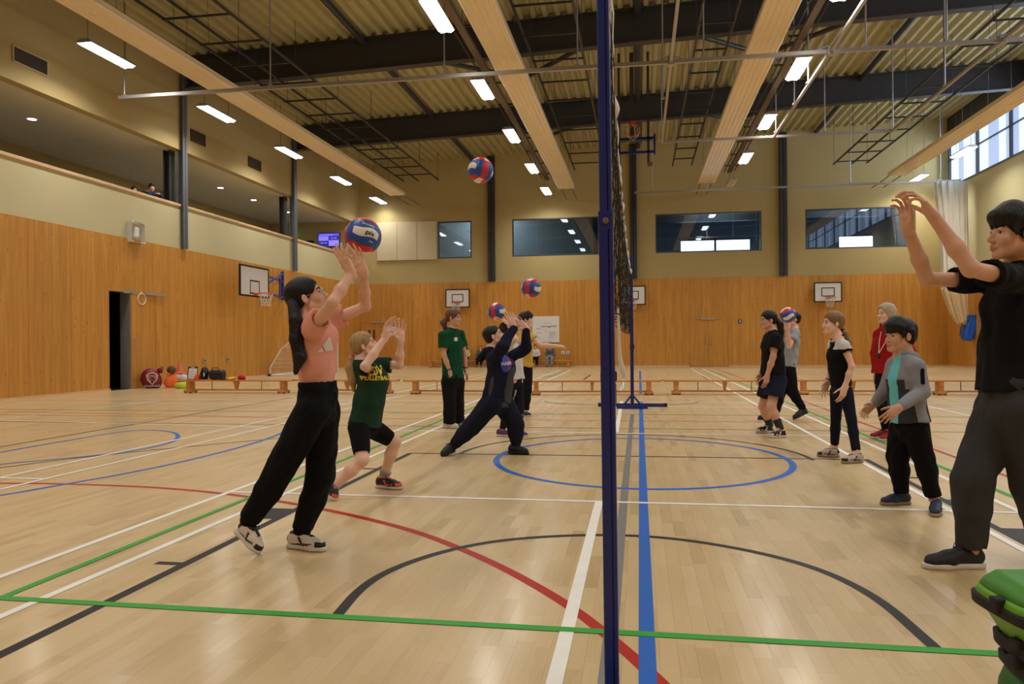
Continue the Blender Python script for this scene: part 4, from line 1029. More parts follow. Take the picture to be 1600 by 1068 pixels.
volleyball(bc, b1 @ base1 @ rotq((1, 0, 0), 0), 'large red, white and blue volleyball just above the hands of the girl in pink',
           [('gala', .036, b1 @ rotq((0, 0, 1), 20) @ rotq((1, 0, 0), 0), M_BLACK), ('Pro-Line', .021, b1 @ rotq((0, 0, 1), 10) @ rotq((1, 0, 0), -26), M_WHITE), ('===', .016, b1 @ rotq((0, 0, 1), 34) @ rotq((1, 0, 0), 24), M_WHITE)])
bc = at(751, 266, 6.3); volleyball(bc, yawto(bc) @ rotq((0, 1, 0), 18) @ rotq((0, 0, 1), 24), 'volleyball flying high near the ceiling lamps, left of the net')
bc = at(830, 450, 8.2); volleyball(bc, yawto(bc) @ rotq((0, 1, 0), 10) @ rotq((0, 0, 1), -26), 'volleyball in the air above the boy in the navy hooded jacket')
BALL3 = at(776, 486.5, 9.1); volleyball(BALL3, yawto(BALL3) @ rotq((0, 1, 0), -4) @ rotq((0, 0, 1), -26), 'volleyball held on raised fingers over the lunging boy')
BALL5 = at(1231, 492, 10.36); volleyball(BALL5, yawto(BALL5) @ rotq((0, 1, 0), -24) @ rotq((1, 0, 0), 20) @ rotq((0, 0, 1), -90), 'volleyball held in front of the face of the player in grey')

# ------------------------------------------------------------------ bags and kit by the left wall
def blob(name, c, r, m, parent=None, seed=0, amp=.12, sub=3, squash=.0):
    b = bmesh.new(); bmesh.ops.create_icosphere(b, subdivisions=sub, radius=1); rr_ = random.Random(seed); ks = [(Vector((rr_.uniform(-3, 3), rr_.uniform(-3, 3), rr_.uniform(-3, 3))), rr_.uniform(0, 6)) for _ in range(6)]
    for v in b.verts:
        d = 1+amp*sum(math.sin(k.dot(v.co)+ph) for k, ph in ks)/3
        p = v.co*d; p = Vector((p.x*r[0], p.y*r[1], p.z*r[2]))
        if p.z < -r[2]*(.75): p.z = -r[2]*.75
        v.co = p
    me = bpy.data.meshes.new(name); b.to_mesh(me); b.free()
    o = put(name, me, m, parent, c, True); return o
M_MAROON = mat('maroon_nylon', srgb(128, 22, 30), .5, var=.08, vscale=9, bump=.4, bscale=14)
def wallspot(px, Y): return Vector((atY(px, 600, Y).x, Y, 0))
bs = wallspot(237, 17.9)
r = empty('drawstring_sack', bs, .6, 'maroon sports sack with a white badge leaning on the left wall', 'sack')
blob('sack_body', (0, 0, .215), (.25, .22, .28), M_MAROON, r, 4, .10)
blob('sack_neck', (.2, 0, .44), (.07, .06, .09), M_MAROON, r, 6, .25)
m = MB(); m.tube([(.22, 0, .40), (.27, -.02, .52), (.22, .02, .55)], .012, 6); m.build('drawstring', M_RUBBER, r)
badge = [(-.16, .1), (-.1, .13), (0, .16), (.1, .13), (.16, .1), (.13, -.02), (0, -.14), (-.13, -.02)]
SB = BVHTree.FromPolygons([v.co+Vector((0, 0, .215)) for v in r.children[0].data.vertices], [tuple(p.vertices) for p in r.children[0].data.polygons])
def sack_dir(px, py): return None
vq = Quaternion((0, 0, 1), math.radians(38)-.6)
def sack_pt(x, z, off=.004):
    o_ = vq @ Vector((x, -1.0, 0)); d_ = vq @ Vector((0, 1, 0)); h_ = SB.ray_cast(Vector((o_.x, o_.y, z+.24)), d_)
    return (h_[0]-d_*off) if h_[0] else (o_+d_*.8+Vector((0, 0, z+.24)))
m = MB(); m.tube([sack_pt(x*.8, z) for a, b_ in zip(badge, badge[1:]+badge[:1]) for t in (0, .5) for x, z in [(a[0]*(1-t)+b_[0]*t, a[1]*(1-t)+b_[1]*t)]], .009, 4, closed=True)
for z, hw in ((.08, .11), (.045, .11), (.0, .10), (-.04, .07)):
    x = -hw
    while x < hw: m.tube([sack_pt(x, z-.014), sack_pt(x+.008, z+.014)], .006, 4); x += .03
m.build('badge', M_WHITE, r)
m = MB(); x = -.17
while x < .17: m.tube([sack_pt(x, -.2), sack_pt(x+.01, -.155)], .007, 4); x += .04
m.build('lettering', M_WHITE, r)
bs = wallspot(268, 18.15); r = empty('orange_bib_pile', bs, 0, 'crumpled bright orange bibs spilling from a bag beside the maroon sack', 'bibs')
blob('cloth', (0, 0, .15), (.15, .14, .2), mat('neon_orange', srgb(250, 120, 60), .7, bump=.4, bscale=12), r, 12, .2)
o = blob('basketball', bs+Vector((.03, -.04, .455)), (.11, .11, .11), mat('brown_leather', srgb(96, 54, 28), .6, bump=.1, bscale=200), None, 2, 0); tag(o, 'brown ball resting on the orange bibs', 'ball')
bs = wallspot(279, 18.6); r = empty('white_bib_pile', bs, 0, 'pile of white and black cloth under the orange cone', 'cloth pile')
blob('cloth', (0, 0, .18), (.24, .18, .18), mat('white_cloth', srgb(206, 208, 214), .8, bump=.4, bscale=12), r, 21, .2); blob('dark_cloth', (.08, -.1, .1), (.25, .12, .12), M_RUBBER, r, 22, .22)
o = blob('lime_shirt', wallspot(291, 17.8)+Vector((0, 0, .08)), (.26, .14, .11), mat('lime_yellow', srgb(190, 210, 60), .8, bump=.4, bscale=12), None, 31, .22); tag(o, 'lime yellow shirt on the floor left of the first bench', 'shirt')
M_CONE = mat('cone_orange', srgb(224, 120, 84), .5, var=.03)
r = empty('traffic_cone', wallspot(281, 18.6)+Vector((0, 0, .35)), 0, 'faded orange cone with a white band standing on the kit pile', 'cone')
m = MB(); m.lathe([(.12, .0), (.12, .02), (.09, .03), (.015, .36), (.012, .37)], 20); m.cbox(-.14, .14, -.14, .14, 0, .02, .006); m.build('cone_body', M_CONE, r, smooth=False)
m = MB(); m.lathe([(.072, .105), (.0455, .21), (.044, .21), (.07, .105)], 20); m.build('white_band', M_WHITE, r)
BT = .301
def benchspot(px, dy=0): return Vector((atY(px, 594, 16.3).x, 16.3+dy, BT))
r = empty('clipboard', benchspot(300), .15, 'black clipboard with a white sheet propped on the first bench', 'clipboard')
Mx = Matrix.Rotation(math.radians(-12), 4, 'X')
m = MB(); m.cbox(-.115, .115, 0, .012, 0, .30, .004, M=Mx); m.build('board', M_BLACK, r); m = MB(); m.box(-.09, .10, -.004, 0, .015, .26, M=Mx); s = m.build('sheet', M_WHITE, r)
m = MB(); [m.box(-.07, .06-.03*(k % 2), -.006, -.004, .05+k*.03, .054+k*.03, M=Mx) for k in range(6)]; m.build('print', M_STEELL, s)
m = MB(); m.cbox(-.04, .04, -.012, 0, .26, .29, .003, M=Mx); m.build('clip', M_GALV, r)
r = empty('dome_cone_stack', benchspot(310.5, -.06), 0, 'small stack of orange red marker domes beside the clipboard', 'marker cones')
m = MB(); m.lathe([(.075, 0), (.07, .03), (.05, .09), (.03, .12), (.02, .13)], 20)
m.build('marker_dome', mat('marker_red', srgb(216, 72, 48), .5), r, smooth=True)
r = empty('backpack', benchspot(320), 0, 'upright black backpack on the first bench', 'backpack')
blob('pack_body', (0, 0, .13), (.1, .10, .165), M_BLACK, r, 41, .08); m = MB(); m.tube([(-.02, -.1, .05), (-.03, -.12, .15), (-.01, -.08, .26), (.02, 0, .29)], .012, 6); m.build('strap', M_RUBBER, r); m = MB(); m.box(.03, .05, -.105, -.09, .08, .16); m.build('tag', M_WHITE, r)
r = empty('duffel_bag', benchspot(340), 0, 'black duffel bag lying on the first bench', 'duffel bag')
m = MB(); m.cbox(-.17, .17, -.12, .12, 0, .22, .06); m.build('bag_body', M_BLACK, r, smooth=False); m = MB(); m.tube([(-.1, -.1, .2), (-.06, -.09, .27), (.06, -.09, .27), (.1, -.1, .2)], .01, 6); m.build('handle', M_RUBBER, r); m = MB(); m.tube([(-.17, 0, .221), (.17, 0, .221)], .005, 4); m.build('zip', M_STEEL, r)
o = blob('yellow_bib', benchspot(363)+Vector((0, 0, .03)), (.1, .09, .04), mat('bib_yellow', srgb(236, 190, 60), .8), None, 51, .3); tag(o, 'crumpled yellow orange bib on the first bench', 'bib')
o = blob('magenta_bib', benchspot(378)+Vector((0, 0, .045)), (.11, .09, .06), mat('bib_magenta', srgb(200, 30, 80), .8), None, 52, .3); tag(o, 'crumpled magenta bib on the first bench', 'bib')
o = blob('black_pouch', benchspot(354, -.09)+Vector((0, 0, .012)), (.07, .05, .016), M_BLACK, None, 53, .2); tag(o, 'flat black pouch on the first bench in front of the bibs', 'pouch')

# ------------------------------------------------------------------ green bag, bottom right corner
gb = at(1640, 1000, 1.75); r = empty('green_sports_bag', (gb.x+.02, gb.y, 0.001), .2, 'bright green sports bag with black straps, bottom right corner', 'bag')
M_LIME = mat('lime_nylon', srgb(104, 164, 30), .45, var=.08, vscale=6, bump=.35, bscale=9, stretch=(1, 1, .4)); M_GREEN = mat('green_nylon', srgb(44, 104, 34), .5, var=.08, vscale=6, bump=.35, bscale=9)
def ring_mesh(rings, n=40):
    vs = []; fs = []
    for z, hw, hd, ox in rings:
        for k in range(n):
            a = 2*PI*k/n; c, s = math.cos(a), math.sin(a); e = .62
            vs.append((ox+hw*math.copysign(abs(c)**e, c)*(1+.015*math.sin(5*a+z*30)), hd*math.copysign(abs(s)**e, s), z*1.10+(.004*math.sin(3*a) if z > .01 else 0)))
    for i in range(len(rings)-1):
        for k in range(n): l = (k+1) % n; fs.append((i*n+k, i*n+l, (i+1)*n+l, (i+1)*n+k))
    m = MB(); m.add(vs, fs+[tuple(range(n))[::-1], tuple((len(rings)-1)*n+k for k in range(n))]); return m
ring_mesh([(.0, .115, .10, 0), (.02, .13, .11, 0), (.15, .125, .11, 0), (.29, .105, .10, 0), (.335, .085, .09, 0)]).build('bag_base', M_GREEN, r, smooth=True)
ring_mesh([(.34, .085, .09, 0), (.39, .10, .10, 0), (.445, .13, .12, -.005), (.475, .142, .125, -.01), (.49, .135, .12, -.01)]).build('bag_top', M_LIME, r, smooth=True)
ring_mesh([(.487, .135, .12, -.01), (.503, .128, .11, -.01), (.520, .12, .09, 0), (.524, .10, .07, 0)]).build('flap', mat('green_flap', srgb(70, 140, 44), .5, var=.08, vscale=6, bump=.3, bscale=9), r, smooth=True)
for k, (z, hw, hd, h) in enumerate(((.462, .148, .132, .026), (.382, .106, .106, .03), (.34, .096, .098, .026))):
    ring_mesh([(z-h/2, hw-.004, hd-.004, -.006), (z-h/2+.004, hw+.003, hd+.003, -.006), (z+h/2-.004, hw+.004, hd+.004, -.006), (z+h/2, hw-.003, hd-.003, -.006)]).build('strap', M_RUBBER, r)
m = MB(); m.cbox(-.165, -.135, -.03, .0, .505, .54, .005); m.cbox(-.125, -.10, -.03, .0, .38, .41, .005); m.cbox(-.125, -.10, -.04, -.01, .425, .45, .005); m.build('buckle', M_RUBBER, r)
# ------------------------------------------------------------------ smooth-union body builder (signed distances, surface nets)
def V3(a): return np.array(a, np.float32)
def unit(a): a = np.array(a, float); return a/max(1e-9, np.linalg.norm(a))
class Field:
    def __init__(s): s.p = []
    def cone(s, a, b, ra, rb, k=.02, ax=None, fl=1.0, sub=False, clip=None):
        """round cone from a to b; ax/fl widen the section along axis ax by fl"""
        s.p.append(('c', V3(a), V3(b), ra, rb, k, None if ax is None else V3(unit(ax)), fl, sub, None if clip is None else (V3(clip[0]), V3(unit(clip[1]))))); return s
    def ell(s, c, axes, r, k=.02, sub=False):
        s.p.append(('e', V3(c), np.array(axes, np.float32), V3(r), k, sub)); return s
    def cut(s, pt, n, k=.004):
        """remove everything on the side n points to"""
        s.p.append(('h', V3(pt), V3(unit(n)), k)); return s
    def bounds(s):
        lo = []; hi = []
        for q in s.p:
            if q[0] == 'c' and not q[8]:
                m = max(q[3], q[4])*max(1, q[7]); lo.append(np.minimum(q[1], q[2])-m); hi.append(np.maximum(q[1], q[2])+m)
            elif q[0] == 'e' and not q[5]:
                m = float(max(q[3])); lo.append(q[1]-m); hi.append(q[1]+m)
        return np.min(lo, 0), np.max(hi, 0)
    def grid(s, vox, noise=None):
        lo, hi = s.bounds(); lo = lo-3*vox-.01; hi = hi+3*vox+.01; n = np.ceil((hi-lo)/vox).astype(int)+1
        D = np.full(n, .12, np.float32); ax_ = [np.arange(n[i], dtype=np.float32)*vox+lo[i] for i in range(3)]
        for q in s.p:
            if q[0] == 'c':
                _, a, b, ra, rb, k, ax, fl, sub, clip = q; m = max(ra, rb)*max(1, fl)+k+2*vox; l = np.minimum(a, b)-m; h = np.maximum(a, b)+m
            elif q[0] == 'e':
                _, c, A, r, k, sub = q; m = float(max(r))+k+2*vox; l = c-m; h = c+m
            else: l, h = lo-1, hi+1
            i0 = np.clip(((l-lo)/vox).astype(int), 0, n); i1 = np.clip(((h-lo)/vox).astype(int)+2, 0, n)
            if (i1 <= i0).any(): continue
            sl = tuple(slice(i0[i], i1[i]) for i in range(3))
            X = ax_[0][sl[0]][:, None, None]; Y = ax_[1][sl[1]][None, :, None]; Z = ax_[2][sl[2]][None, None, :]
            if q[0] == 'c':
                px, py, pz = X-a[0], Y-a[1], Z-a[2]; ba = b-a
                if ax is not None and fl != 1:
                    ba = ba-ax*float(ba@ax)*(1-1/fl); dot = (px*ax[0]+py*ax[1]+pz*ax[2])*(1-1/fl); px = px-dot*ax[0]; py = py-dot*ax[1]; pz = pz-dot*ax[2]
                L2 = float(ba@ba)+1e-9; t = np.clip((px*ba[0]+py*ba[1]+pz*ba[2])/L2, 0, 1)
                d = np.sqrt((px-t*ba[0])**2+(py-t*ba[1])**2+(pz-t*ba[2])**2)-(ra+t*(rb-ra))
                if clip is not None: d = np.maximum(d, (X-clip[0][0])*clip[1][0]+(Y-clip[0][1])*clip[1][1]+(Z-clip[0][2])*clip[1][2])
            elif q[0] == 'e':
                px, py, pz = X-c[0], Y-c[1], Z-c[2]
                u = [(px*A[i][0]+py*A[i][1]+pz*A[i][2]) for i in range(3)]
                k0 = np.sqrt((u[0]/r[0])**2+(u[1]/r[1])**2+(u[2]/r[2])**2); k1 = np.sqrt((u[0]/r[0]**2)**2+(u[1]/r[1]**2)**2+(u[2]/r[2]**2)**2)+1e-9
                d = k0*(k0-1)/k1
            else:
                _, c, nn, k = q; sub = True
                d = -((X-c[0])*nn[0]+(Y-c[1])*nn[1]+(Z-c[2])*nn[2])
            B = D[sl]
            if sub:
                hh = np.clip(.5-.5*(B+d)/k, 0, 1) if k > 0 else 0
                D[sl] = B*(1-hh)+(-d)*hh+k*hh*(1-hh)
            else:
                hh = np.clip(.5+.5*(B-d)/k, 0, 1); D[sl] = B*(1-hh)+d*hh-k*hh*(1-hh)
        if noise is not None:
            amp, waves = noise
            band = np.abs(D) < amp*2+2*vox
            idx = np.nonzero(band); P = np.stack([ax_[i][idx[i]] for i in range(3)], 1)
            f = np.zeros(len(P), np.float32)
            for kv, ph, w in waves: f += w*(1-2*np.abs(np.sin(P@kv+ph+.8*np.sin(P@kv[[1, 2, 0]]*.6))))
            D[idx] += amp*f
        return D, lo, vox
    def mesh(s, name, vox, noise=None):
        D, lo, vox = s.grid(vox, noise)
        I = D < 0
        c = [(i, j, k) for i in (0, 1) for j in (0, 1) for k in (0, 1)]
        n = np.array(D.shape)-1
        cnt = sum(I[i:i+n[0], j:j+n[1], k:k+n[2]].astype(np.int8) for i, j, k in c)
        act = np.nonzero((cnt > 0) & (cnt < 8)); N_ = len(act[0])
        idx = np.full(n, -1, np.int32); idx[act] = np.arange(N_)
        cv = np.stack([D[act[0]+i, act[1]+j, act[2]+k] for i, j, k in c], 1)
        acc = np.zeros((N_, 3), np.float32); m = np.zeros(N_, np.float32)
        ca = np.array(c, np.float32)
        for a in range(8):
            for b in range(a+1, 8):
                if abs(ca[a]-ca[b]).sum() != 1: continue
                va, vb = cv[:, a], cv[:, b]; e = (va < 0) != (vb < 0); t = np.where(e, va/np.where(va-vb == 0, 1, va-vb), 0)
                acc += np.where(e[:, None], ca[a]+t[:, None]*(ca[b]-ca[a]), 0); m += e
        P = (np.stack(act, 1)+acc/m[:, None])*vox+lo
        Q = []
        for ax in range(3):
            o1, o2 = (ax+1) % 3, (ax+2) % 3
            sa = [slice(1, -1)]*3; sb = [slice(1, -1)]*3; sa[ax] = slice(0, -1); sb[ax] = slice(1, None)
            A, B = I[tuple(sa)], I[tuple(sb)]; e = np.nonzero(A != B)
            if not len(e[0]): continue
            g = [e[0]+0, e[1]+0, e[2]+0]
            for q in range(3):
                if q != ax: g[q] = g[q]+1
            def cell(d1, d2):
                h = [x.copy() for x in g]; h[o1] -= d1; h[o2] -= d2; return idx[tuple(h)]
            q = np.stack([cell(1, 1), cell(0, 1), cell(0, 0), cell(1, 0)], 1); fl = A[e] == False
            q[fl] = q[fl][:, ::-1]; Q.append(q)
        Q = np.concatenate(Q); Q = Q[(Q >= 0).all(1)]
        me = bpy.data.meshes.new(name); me.vertices.add(N_); me.vertices.foreach_set('co', P.astype(np.float32).ravel())
        me.loops.add(Q.size); me.loops.foreach_set('vertex_index', Q.astype(np.int32).ravel())
        me.polygons.add(len(Q)); me.polygons.foreach_set('loop_start', np.arange(0, Q.size, 4, dtype=np.int32)); me.polygons.foreach_set('use_smooth', [True]*len(Q))
        me.update(calc_edges=True); me.validate()
        return me, P, Q

def waves(seed, lam=(.07, .13), axis=None, n=4):
    """random wave vectors for folds; axis: direction ALONG which folds run (slow)"""
    r = np.random.RandomState(seed); out = []
    for i in range(n):
        k = r.normal(size=3); k /= np.linalg.norm(k)
        if axis is not None:
            a = unit(axis); k = k-a*(k@a)*.85; k /= np.linalg.norm(k)
        out.append((V3(k*math.pi/r.uniform(*lam)), r.uniform(0, 6), 1.0/n*1.4))
    return out

# ------------------------------------------------------------------ people
M_EYEW = mat('eye_white', srgb(190, 184, 176), .3); M_EYED = mat('eye_iris', srgb(36, 22, 16), .15)
M_LENS = mat('spectacle_metal', srgb(190, 180, 170), .3, .7)
def skin(col, name): return mat(name, col, .5, var=.04, vscale=14, bump=.04, bscale=160)
SK1 = skin(srgb(220, 172, 146), 'skin_light'); SK2 = skin(srgb(208, 158, 128), 'skin_tan'); SK3 = skin(srgb(228, 184, 162), 'skin_fair')
LIP1 = mat('lip', srgb(190, 122, 108), .45); 
def hairm(name, col, v=.25): return mat(name, col, .46, spec=.35, var=v, vscale=10, stretch=(9, 9, 1.0), bump=.6, bscale=20)
H_BLACK = hairm('hair_black', srgb(13, 11, 11)); H_DBROWN = hairm('hair_dark_brown', srgb(30, 20, 15)); H_BROWN = hairm('hair_brown', srgb(104, 70, 46)); H_BLOND = hairm('hair_dark_blond', srgb(128, 98, 62)); H_GOLD = hairm('hair_golden', srgb(166, 134, 88)); H_GREY = hairm('hair_grey_blond', srgb(176, 160, 132))
def cloth(name, col, rough=.9, var=.03): return mat(name, col, rough, spec=.18, var=var, vscale=7, bump=.12, bscale=350)
C_PINK = cloth('salmon_cotton', srgb(222, 156, 136)); C_BLACK = cloth('black_jersey', srgb(14, 14, 17)); C_BLACK2 = cloth('black_cotton', srgb(20, 20, 23)); C_GREEN = cloth('bottle_green_cotton', srgb(28, 58, 42))
C_POLO = cloth('green_polo', srgb(16, 72, 48)); C_NAVY = cloth('navy_fleece', srgb(24, 28, 50)); C_NAVY2 = cloth('navy_jogger', srgb(26, 28, 46)); C_DGREY = cloth('charcoal_jersey', srgb(66, 66, 68)); C_YEL = cloth('mustard_bib', srgb(206, 168, 66))
C_WHITE = cloth('white_cotton', srgb(208, 208, 208)); C_GREYT = cloth('grey_marl', srgb(152, 156, 164)); C_RED = cloth('red_fleece', srgb(156, 24, 26)); C_TEAL = cloth('turquoise_cotton', srgb(106, 198, 206)); C_GREYJ = cloth('light_grey_fleece', srgb(140, 142, 150))
C_CHAR = cloth('dark_grey_jogger', srgb(58, 58, 60)); C_SOCK = cloth('grey_sock', srgb(150, 146, 142)); C_LEGG = cloth('navy_legging', srgb(22, 26, 40)); C_JEANB = cloth('blue_jean', srgb(44, 60, 100))
S_WHITE = mat('shoe_white', srgb(216, 206, 194), .5, bump=.1, bscale=200); S_BLACK = mat('shoe_black', srgb(24, 24, 27), .6, bump=.2, bscale=300); S_SOLEW = mat('sole_white', srgb(212, 206, 198), .5); S_RED = mat('shoe_red', srgb(150, 30, 34), .55, bump=.1, bscale=200)
S_NAVY = mat('shoe_navy', srgb(34, 46, 72), .6, bump=.2, bscale=300); S_BEIGE = mat('shoe_beige', srgb(186, 176, 162), .6, bump=.1, bscale=200); S_SOLEB = mat('sole_tan', srgb(150, 134, 112), .6); S_PURP = mat('shoe_purple', srgb(92, 50, 84), .6)

def W(a):
    """(px, py, axial depth) -> world"""
    return np.array(at(*a))
IMG_R, IMG_U, IMG_A = np.array(CR), np.array(CU), np.array(CW)
def D3(r, u, a): return unit(IMG_R*r+IMG_U*u+IMG_A*a)      # direction given as right, up, away as seen in the photo

def head_frame(f, up=None):
    """right, forward, up axes from a facing direction"""
    f = unit(f); up = np.array([0, 0, 1.]) if up is None else unit(up)
    r = unit(np.cross(f, up)); u = np.cross(r, f); return r, f, u
def add_head(F, c, fr, s, k=.016, neck=None, ears=True):
    r, f, u = fr; A = np.array([r, f, u]); L = lambda x, y, z: c+(r*x+f*y+u*z)*s
    e = lambda x, y, z, a, b, h, kk=k, sub=False: F.ell(L(x, y, z), A, (a*s, b*s, h*s), kk*s if kk < .05 else kk, sub)
    e(0, -.014, .036, .073, .092, .076); e(0, .030, -.022, .058, .056, .075); e(0, .034, -.070, .040, .044, .032); e(0, .064, -.092, .018, .017, .015, .02)
    for x in (-1, 1): e(x*.034, .056, -.034, .024, .022, .024, .02); F.cone(L(x*.05, .0, -.055), L(x*.022, .06, -.092), .02*s, .016*s, .02*s)
    F.cone(L(-.034, .070, .016), L(.034, .070, .016), .0095*s, .0095*s, .018*s)
    F.cone(L(0, .080, .006), L(0, .1015, -.034), .0066*s, .0098*s, .010*s)
    for x in (-1, 1): e(x*.0105, .090, -.037, .0075, .009, .007, .006)
    F.cone(L(-.021, .081, -.061), L(0, .091, -.0585), .0045*s, .0062*s, .006*s); F.cone(L(.021, .081, -.061), L(0, .091, -.0585), .0045*s, .0062*s, .006*s)
    F.cone(L(-.019, .079, -.066), L(0, .088, -.0705), .005*s, .0072*s, .006*s); F.cone(L(.019, .079, -.066), L(0, .088, -.0705), .005*s, .0072*s, .006*s)
    for x in (-1, 1):
        e(x*.031, .094, -.004, .0150, .0165, .0085, .010, True); F.cone(L(x*.019, .0815, .001), L(x*.031, .0845, .0068), .0030*s, .0034*s, .004*s); F.cone(L(x*.031, .0845, .0068), L(x*.044, .0760, .000), .0034*s, .0030*s, .004*s)
        if ears:
            F.ell(L(x*.078, -.006, -.010), np.array([unit(r+f*.35*x), unit(f-r*.35*x), u]), (.0085*s, .0165*s, .028*s), .006*s)
            F.ell(L(x*.0885, -.001, -.007), A, (.0095*s, .0085*s, .0145*s), .003*s, True)
    if neck is not None: F.cone(L(0, -.022, -.05), neck, .047*s, .052*s, .03*s)
def face_bits(root, body_me, P, Q, c, fr, s, glasses=None, lipm=True, brow=None):
    r, f, u = fr; base = np.array(root.location)
    for x in (-1, 1):
        cc = c+(r*x*.031+f*.0652-u*.0035)*s
        b = bmesh.new(); bmesh.ops.create_uvsphere(b, u_segments=20, v_segments=14, radius=.0135*s)
        R_ = Matrix([list(r), list(-f), list(u)]).transposed()
        rot = R_ @ Matrix.Rotation(PI/2, 3, 'X')
        for v in b.verts: v.co = rot @ v.co
        me = bpy.data.meshes.new('eye'); b.to_mesh(me); b.free(); me.materials.append(M_EYEW); me.materials.append(M_EYED)
        for p in me.polygons:
            p.use_smooth = True
            p.material_index = 1 if Vector(p.center).normalized().dot(Vector(f)) > .84 else 0
        put('eye', me, None, root, Vector(cc-base))
        if brow:
            B = Field(); L = lambda a, b_, h: c+(r*a+f*b_+u*h)*s
            B.cone(L(x*.016, .0855, .016), L(x*.033, .082, .0215), .0042*s, .0042*s, .004); B.cone(L(x*.033, .082, .0215), L(x*.050, .070, .017), .0042*s, .0028*s, .004)
            me, _, _ = B.mesh('eyebrow', max(.0022, .0026*s)); me.transform(Matrix.Translation(-Vector(base))); put('eyebrow', me, brow, root)
            m_ = MB(); m_.tube([Vector(L(x*.017, .0805, -.001)-base), Vector(L(x*.024, .0845, .0035)-base), Vector(L(x*.033, .0848, .0040)-base), Vector(L(x*.045, .0765, -.003)-base)], .0011*s, 5); put('eyelashes', m_.mesh('eyelashes'), H_BLACK, root)
    if glasses:
        m = MB()
        for x in (-1, 1):
            cc = c+(r*x*.033+f*.098-u*.008)*s
            m.tube([Vector(cc+(r*math.cos(a)*.026+u*math.sin(a)*.023-f*.008*abs(math.cos(a)))*s-base) for a in np.linspace(0, 2*PI, 21)[:-1]], .0016, 6, closed=True)
            m.tube([Vector(c+(r*x*.058+f*.09)*s-base), Vector(c+(r*x*.077+f*.01+u*.002)*s-base)], .0016, 5)
        m.tube([Vector(c+(r*-.008+f*.1)*s-base), Vector(c+(r*.008+f*.1)*s-base)], .0016, 5)
        put('glasses', m.mesh('glasses'), glasses, root)
    # lips are a second material on the one continuous body surface
    if lipm:
        body_me.materials.append(LIP1)
        rel = (P-c)/s; x = rel@r; y = rel@f; z = rel@u
        lip = (np.abs(x) < .0225) & (y > .078) & (y < .12) & (z > -.0785+abs(x)*.25) & (z < -.053-abs(x)*.25)
        mi = lip[Q].all(1).astype(np.int32); body_me.polygons.foreach_set('material_index', mi)

def hand(F, wrist, d, n, side, s=1.0, curl=(12, 15, 18, 22), spread=1.0, thumb=35, k=.008):
    """wrist point, finger direction, palm normal, side +1 right / -1 left; curl = bend per joint of the four fingers"""
    d = unit(d); n = unit(n-d*np.dot(n, d)); t = np.cross(d, n)*side      # towards the thumb
    pt = lambda a, b, c: wrist+(d*a+t*b+n*c)*s
    kn = [(.086, .029), (.091, .0095), (.087, -.0105), (.078, -.028)]
    for a, b in kn: F.cone(pt(.012, b*.55, 0), pt(a, b, -.002), .0145*s, .0108*s, .014*s)
    F.cone(pt(.01, 0, 0), pt(.055, .0, .002), .018*s, .019*s, .014*s, t, 1.35)
    F.cone(wrist-d*.02*s, pt(.02, 0, 0), .021*s, .02*s, .015*s, t, 1.25)
    lens = [(.043, .026, .021), (.047, .029, .022), (.043, .027, .021), (.034, .021, .019)]
    for i, ((a, b), ls) in enumerate(zip(kn, lens)):
        sp = (1.5-i)*.10*spread; ang = 0; p = pt(a, b, -.002); r0 = (.0086, .0089, .0084, .0074)[i]
        for j, L in enumerate(ls):
            ang += math.radians(curl[i])*(.7 if j == 0 else 1.15)
            dv = unit((d*math.cos(sp)+t*math.sin(sp))*math.cos(ang)+n*math.sin(ang))
            q = p+dv*L*s; F.cone(p, q, (r0-.0006*j)*s, (r0-.0006*(j+1)-.0003)*s, .004*s); p = q
    th = math.radians(thumb); p = pt(.018, .020, .006); segs = ((.040, .0125, .0105), (.034, .0100, .0090), (.027, .0088, .0070))
    a0 = th*1.35
    for j, (L, r0, r1) in enumerate(segs):
        dv = unit(d*math.cos(a0)+t*math.sin(a0)+n*(.30+.12*j)); q = p+dv*L*s; F.cone(p, q, r0*s, r1*s, (.012 if j == 0 else .004)*s); p = q; a0 *= .72
    return wrist+d*.09*s+n*.03*s

